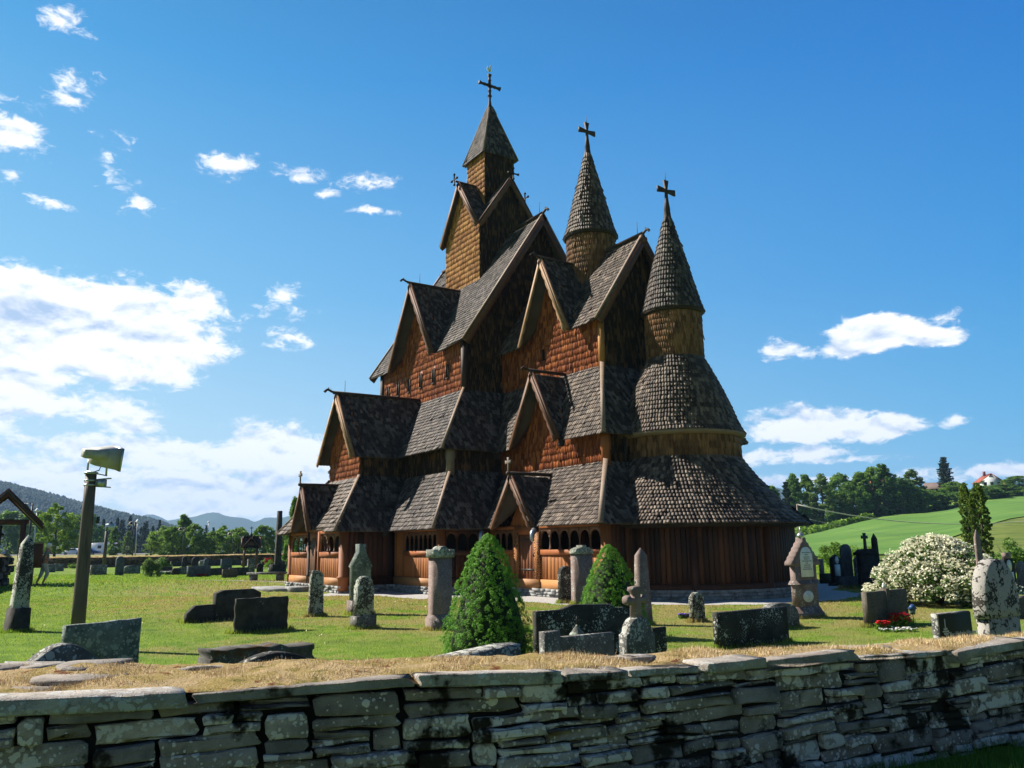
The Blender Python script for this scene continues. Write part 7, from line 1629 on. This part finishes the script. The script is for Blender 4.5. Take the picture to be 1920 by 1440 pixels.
nd = [(Q(.03, 0, .95), .125), (Q(.04, 0, 1.12), .115), (Q(.06, 0, 1.34), .13), (Q(.07, 0, 1.44), .075), (Q(.10, 0, 1.51), .055), (Q(.13, 0, 1.60), .085), (Q(.14, 0, 1.69), .075),
      (Q(.06, -.17, 1.38), .055), (Q(.02, -.20, 1.12), .042), (Q(.22, -.16, 1.03), .032), (Q(.30, -.14, 1.04), .026),
      (Q(.06, .17, 1.38), .055), (Q(.06, .21, 1.12), .042), (Q(.25, .16, 1.05), .032), (Q(.33, .14, 1.06), .026),
      (Q(.02, -.09, .86), .095), (Q(.16, -.09, .50), .062), (Q(.02, -.09, .12), .04), (Q(.0, -.09, .05), .035), (Q(.12, -.09, .03), .03),
      (Q(.0, .09, .86), .095), (Q(-.06, .09, .50), .062), (Q(-.20, .09, .16), .042), (Q(-.24, .09, .09), .035), (Q(-.14, .09, .03), .03)]
ed = [(0, 1), (1, 2), (2, 3), (3, 4), (4, 5), (5, 6), (2, 7), (7, 8), (8, 9), (9, 10), (2, 11), (11, 12), (12, 13), (13, 14), (0, 15), (15, 16), (16, 17), (17, 18), (18, 19), (0, 20), (20, 21), (21, 22), (22, 23), (23, 24)]
skin('body', nd, ed, M_skin, PS)
gd = [(p, r * 1.2) for p, r in nd]
skin('shirt', [gd[1], (Q(.03, 0, .98), .15), gd[2], (Q(.07, 0, 1.42), .09), gd[7], (Q(.03, -.20, 1.22), .06), gd[11], (Q(.05, .21, 1.22), .06)], [(0, 1), (0, 2), (2, 3), (2, 4), (4, 5), (2, 6), (6, 7)], M_shirt, PS)
skin('trousers', [(Q(.03, 0, .98), .145), gd[15], (nd[16][0], .085), (Q(.07, -.09, .26), .065), gd[20], (nd[21][0], .085), (Q(-.14, .09, .30), .065)], [(0, 1), (1, 2), (2, 3), (0, 4), (4, 5), (5, 6)], M_trou, PS)
mb = MB(); mb.lathe([(.108, 0), (.112, .04), (.095, .10), (.05, .135), (.0, .14)], Q(.125, 0, 1.64), 14); mb.prism([(.10 * math.cos(t), .09 * math.sin(t)) for t in np.linspace(-PI / 2, PI / 2, 8)], Q(.205, 0, 1.655), fx, lt_, UP, .015); mb.build('cap', M_cap_, PS, True)
mb = MB(); mb.lathe([(.09, 0), (.104, .05), (.10, .09)], Q(.105, 0, 1.555), 12); mb.build('hair', flat('white_hair', (.55, .54, .52), .8), PS, True)
mb = MB(); mb.tube([Q(.228, 0, 1.60), Q(.245, 0, 1.585)], [.018, .012], 6); mb.build('nose', M_skin, PS)
for f, l in ((.05, -.09), (-.21, .09)): mb = MB(); mb.box(Q(f, l, .025), (.26, .09, .04), rz=LA); mb.build('sandal', M_shoe, PS)
mb = MB(); mb.box(Q(-.08, -.12, 1.15), (.05, .03, .40), rz=LA, M=Matrix.Rotation(.1, 3, 'Y')); mb.box(Q(.36, -.02, 1.07), (.12, .16, .03), rz=LA); mb.build('held_item', flat('dark_blue_strap', (.02, .04, .12), .6), PS)
# ------------------------------------------------------------------ VEHICLES, SIGNS, FAR BUILDINGS
M_glass = flat('vehicle_glass', (.02, .03, .04), .1, .6); M_tyre = flat('tyre_rubber', (.015, .015, .015), .8)
def vehicle(kind, px, D, col, label, L=4.4, H=1.45, cat='car', name='parked_car', flip=1):
    b0 = at(px, D); b0.z = th(b0.x, b0.y) + .02; t = thing(name, tuple(b0), label, cat); X = RT * flip; Yw = 1.75
    if kind == 'car': pr = [(-.5, .2), (-.5, .55), (-.46, .62), (-.30, .68), (-.16, 1), (.16, 1), (.32, .66), (.47, .56), (.5, .4), (.5, .2)]
    elif kind == 'camper': pr = [(-.5, .12), (-.5, .97), (-.47, 1), (.22, 1), (.36, .92), (.40, .55), (.5, .45), (.5, .12)]
    else: pr = [(-.5, .15), (-.5, .8), (-.42, 1), (.42, 1), (.5, .8), (.5, .15)]
    mb = MB(); mb.prism([(x * L, z * H) for x, z in pr], b0 - FH * Yw / 2, X, UP, -FH, Yw, bev=.06); mb.build('body', flat(name + '_paint', col, .3, .5), t)
    mb = MB()
    if kind == 'car': mb.prism([(-.27 * L, .70 * H), (-.155 * L, .95 * H), (.15 * L, .95 * H), (.28 * L, .70 * H)], b0 - FH * (Yw / 2 + .01), X, UP, -FH, .02)
    else:
        for a, b in ((-.35, -.18), (-.05, .08)): mb.prism([(a * L, .52 * H), (b * L, .52 * H), (b * L, .78 * H), (a * L, .78 * H)], b0 - FH * (Yw / 2 + .01), X, UP, -FH, .02)
    mb.build('side_window', M_glass, t)
    for wx in (-.31, .31):
        mb = MB(); c = b0 + X * wx * L + UP * .31 - FH * (Yw / 2 - .1); mb.tube([c + FH * .1, c - FH * .12], .31, 14); w_ = mb.build('wheel', M_tyre, t); mb = MB(); mb.tube([c - FH * .12, c - FH * .135], .17, 10); mb.build('rim', M_zinc, w_)
vehicle('car', 138, 184, (.75, .76, .78), 'white parked car left of the white motorhome'); vehicle('camper', 190, 190, (.80, .81, .82), 'long white motorhome parked beyond the rear wall', 6.6, 2.6, 'motorhome', 'motorhome', -1)
vehicle('car', 166, 180, (.02, .04, .12), 'dark blue parked car in front of the motorhome', flip=-1); vehicle('car', 328, 186, (.70, .73, .78), 'pale parked car seen between the roadside trees')
b0 = at(122, 236); b0.z = th(b0.x, b0.y); t = thing('low_building', tuple(b0), 'long low dark building with a white roof edge beyond the car park', 'building')
mb = MB(); mb.box(b0 + UP * 1.2, (9.5, 5, 2.4), rz=PI / 2 - AZ); mb.build('wall', noisy('dark_blue_cladding', (.03, .045, .07), (.05, .07, .10), 3), t); mb = MB(); mb.box(b0 + UP * 2.55, (10.2, 5.8, .35), rz=PI / 2 - AZ); mb.build('roof', flat('white_fascia', (.65, .68, .72), .6), t)
for k in range(3): mb = MB(); mb.box(b0 + UP * 1.3 - FH * 2.52 + RT * (-2.8 + k * 2.8), (1.4, .06, 1.0), rz=PI / 2 - AZ); mb.build('window', M_glass, t)
b0 = at(220, 172); b0.z = th(b0.x, b0.y); t = thing('road_sign', tuple(b0), 'red and white give-way triangle by the car park', 'road sign'); mb = MB(); mb.tube([b0, b0 + UP * 2.2], .04, 6); mb.build('post', M_zinc, t)
zt = 1.65; mb = MB(); mb.prism([(-.42, .75), (.42, .75), (0, 0)], b0 + UP * zt - FH * .05, RT, UP, -FH, .02); mb.build('red_border', flat('sign_red', (.6, .02, .02), .4), t); mb = MB(); mb.prism([(-.25, .64), (.25, .64), (0, .2)], b0 + UP * zt - FH * .062, RT, UP, -FH, .01); mb.build('white_field', flat('sign_white', (.8, .8, .8), .4), t)
b0 = at(240, 170); b0.z = th(b0.x, b0.y); t = thing('road_sign', tuple(b0), 'blank pale rectangular road sign on two posts', 'road sign'); 
for s in (-1, 1): mb = MB(); mb.tube([b0 + RT * s * .35, b0 + RT * s * .35 + UP * 1.9], .035, 6); mb.build('post', M_zinc, t)
mb = MB(); mb.box(b0 + UP * 1.5, (1.1, .04, .75), rz=PI / 2 - AZ); mb.build('panel', flat('sign_back', (.42, .45, .47), .5), t)
# houses on the hill
def house(px, D, ybase, wpx, yeave, yapex, wallc, roofc, label, gable_front=False, yaw=0.0, depth=7, chimney=True, wins=4):
    b0 = at(px, D); zb = zat(px, ybase, b0); b0.z = zb; w = wpx * mpp(b0) / 2; ze = zat(px, yeave, b0) - zb; za = zat(px, yapex, b0) - zb; t = thing('house', tuple(b0), label, 'house'); R_ = Matrix.Rotation(yaw, 3, 'Z'); X = R_ @ RT; Y = R_ @ FH
    if not gable_front: X, Y, w, dp = X, Y, w, depth / 2
    M_w = noisy('house_wall', tuple(c * .9 for c in wallc), wallc, 2, .8, .1); M_r = noisy('house_roof', tuple(c * .75 for c in roofc), roofc, 1.5, .8, .3)
    A_, B_ = (X, Y) if gable_front else (Y, X); hw = w if gable_front else depth / 2; hl = depth / 2 if gable_front else w
    mb = MB(); mb.prism([(-hw, -1.5), (hw, -1.5), (hw, ze), (0, za - .1), (-hw, ze)], b0 - B_ * hl, A_, UP, -B_, 2 * hl); mb.build('wall', M_w, t)
    mb = MB(); o_ = .5; k = (za - ze) / hw
    for s in (-1, 1): P = [b0 - B_ * (hl + o_) + A_ * s * (hw + o_) + UP * (ze - o_ * k), b0 - B_ * (hl + o_) + UP * za, b0 + B_ * (hl + o_) + UP * za, b0 + B_ * (hl + o_) + A_ * s * (hw + o_) + UP * (ze - o_ * k)]; o, u, v, n = plane_axes(P, A_ * s + UP); mb.prism([((q - o).dot(u), (q - o).dot(v)) for q in P], o, u, v, n, .15)
    rf = mb.build('roof', M_r, t)
    if chimney: mb = MB(); mb.box(b0 + UP * (za + .2) - A_ * .8, (.6, .6, 1.4)); mb.build('chimney', flat('brick_chimney', (.18, .05, .035), .8), rf)
    for k_ in range(wins):
        x = (-.6 + 1.2 * k_ / max(wins - 1, 1)) * w; c = b0 - FH * 0; c = b0 + X * x + UP * (ze * .62) - Y * ((hl if gable_front else hw) + .03); mb = MB(); mb.prism([(-.5, -.6), (.5, -.6), (.5, .6), (-.5, .6)], c, X, UP, -Y, .05); wd = mb.build('window', flat('window_frame', (.6, .6, .6), .5), t); mb = MB(); mb.prism([(-.4, -.5), (.4, -.5), (.4, .5), (-.4, .5)], c - Y * .01, X, UP, -Y, .02); mb.build('pane', M_glass, wd)
    return t
house(1776, 268, 926, 52, 915, 904, (.30, .12, .05), (.16, .12, .105), 'long brown timber house with grey-brown roof behind the spruce', wins=5, chimney=False, yaw=-.48)
house(1866, 262, 917, 38, 903, 889, (.66, .70, .72), (.32, .09, .055), 'white gabled house with red tiled roof on the hilltop', True, yaw=-.22, depth=7, wins=3)
house(1895, 285, 918, 22, 912, 905, (.30, .09, .05), (.28, .09, .06), 'low red-roofed outbuilding right of the white house', wins=1, chimney=False)
house(1655, 262, 915, 24, 903, 896, (.35, .16, .09), (.26, .10, .07), 'orange-red roofed house glimpsed among the hilltop trees', wins=2, chimney=False)
# utility pole and wires
b0 = at(1500, 118); b0.z = th(b0.x, b0.y); z1 = zat(1500, 945, b0); t = thing('utility_pole', tuple(b0), 'thin wooden power pole just right of the apse', 'utility pole'); mb = MB(); mb.tube([b0, V((b0.x, b0.y, z1))], [.13, .10], 8); mb.build('pole', M_grey, t)
tp0 = V((b0.x, b0.y, z1)); e0 = at(2350, 104); tp1 = V((e0.x, e0.y, zat(1500, 945, b0) + 3.0)); cr_ = (tp1 - tp0).cross(UP).normalized(); mb = MB(); mb.beam(tp0 + cr_ * .9 - UP * .2, tp0 - cr_ * .9 - UP * .2, .1, .12); mb.build('crossarm', M_grey, t)
mb = MB()
for i, o_ in enumerate((-.8, 0, .8)): mb.tube([tp0.lerp(tp1, k) + cr_ * o_ - UP * (4 * 4.6 * k * (1 - k) + .05) for k in np.linspace(0, 1, 26)], .035, 5)
mb.tube([tp0.lerp(tp1, k) - UP * (4 * 5.0 * k * (1 - k) + 1.7) for k in np.linspace(0, 1, 26)], .02, 5)
mb.build('wire', flat('aluminium_wire', (.45, .43, .38), .5), t)
# ------------------------------------------------------------------ HAZE
mb = MB(); x0, x1, y0, y1, zlo, zhi = CAM.x - 4900, CAM.x + 4900, CAM.y - 4900, CAM.y + 4900, -70, 300
mb.box(((x0 + x1) / 2, (y0 + y1) / 2, (zlo + zhi) / 2), (x1 - x0, y1 - y0, zhi - zlo))
hz_ = bpy.data.materials.new('valley_haze'); hz_.use_nodes = True; t_ = hz_.node_tree; t_.nodes.clear(); pv = t_.nodes.new('ShaderNodeVolumePrincipled'); om = t_.nodes.new('ShaderNodeOutputMaterial')
pv.inputs['Color'].default_value = (.40, .64, 1.0, 1); pv.inputs['Density'].default_value = .00015; pv.inputs['Anisotropy'].default_value = .1; t_.links.new(pv.outputs[0], om.inputs['Volume'])
h_ = mb.build('haze', hz_); tag(h_, 'thin blue summer haze filling the valley air', 'haze', kind='stuff')
ordinals('leafy tree in the wood along the top edge of the field', '{} leafy tree from the left in the wood topping the green field')
ordinals('leafy roadside tree in the row behind the rear wall', '{} leafy tree from the left in the roadside row behind the rear wall')
ordinals('tall dark conifer in the wood at the foot of the hill', '{} dark conifer from the left in the wood under the left hill')
ordinals('leafy tree in the green belt under the left hill', '{} leafy tree from the left in the green belt under the left hill')
ordinals('dark distant conifer between the roadside trees', '{} distant conifer from the left among the roadside treetops')
ordinals('low dark gravestone against the foot of the rear wall', '{} low dark stone from the left against the foot of the rear wall')
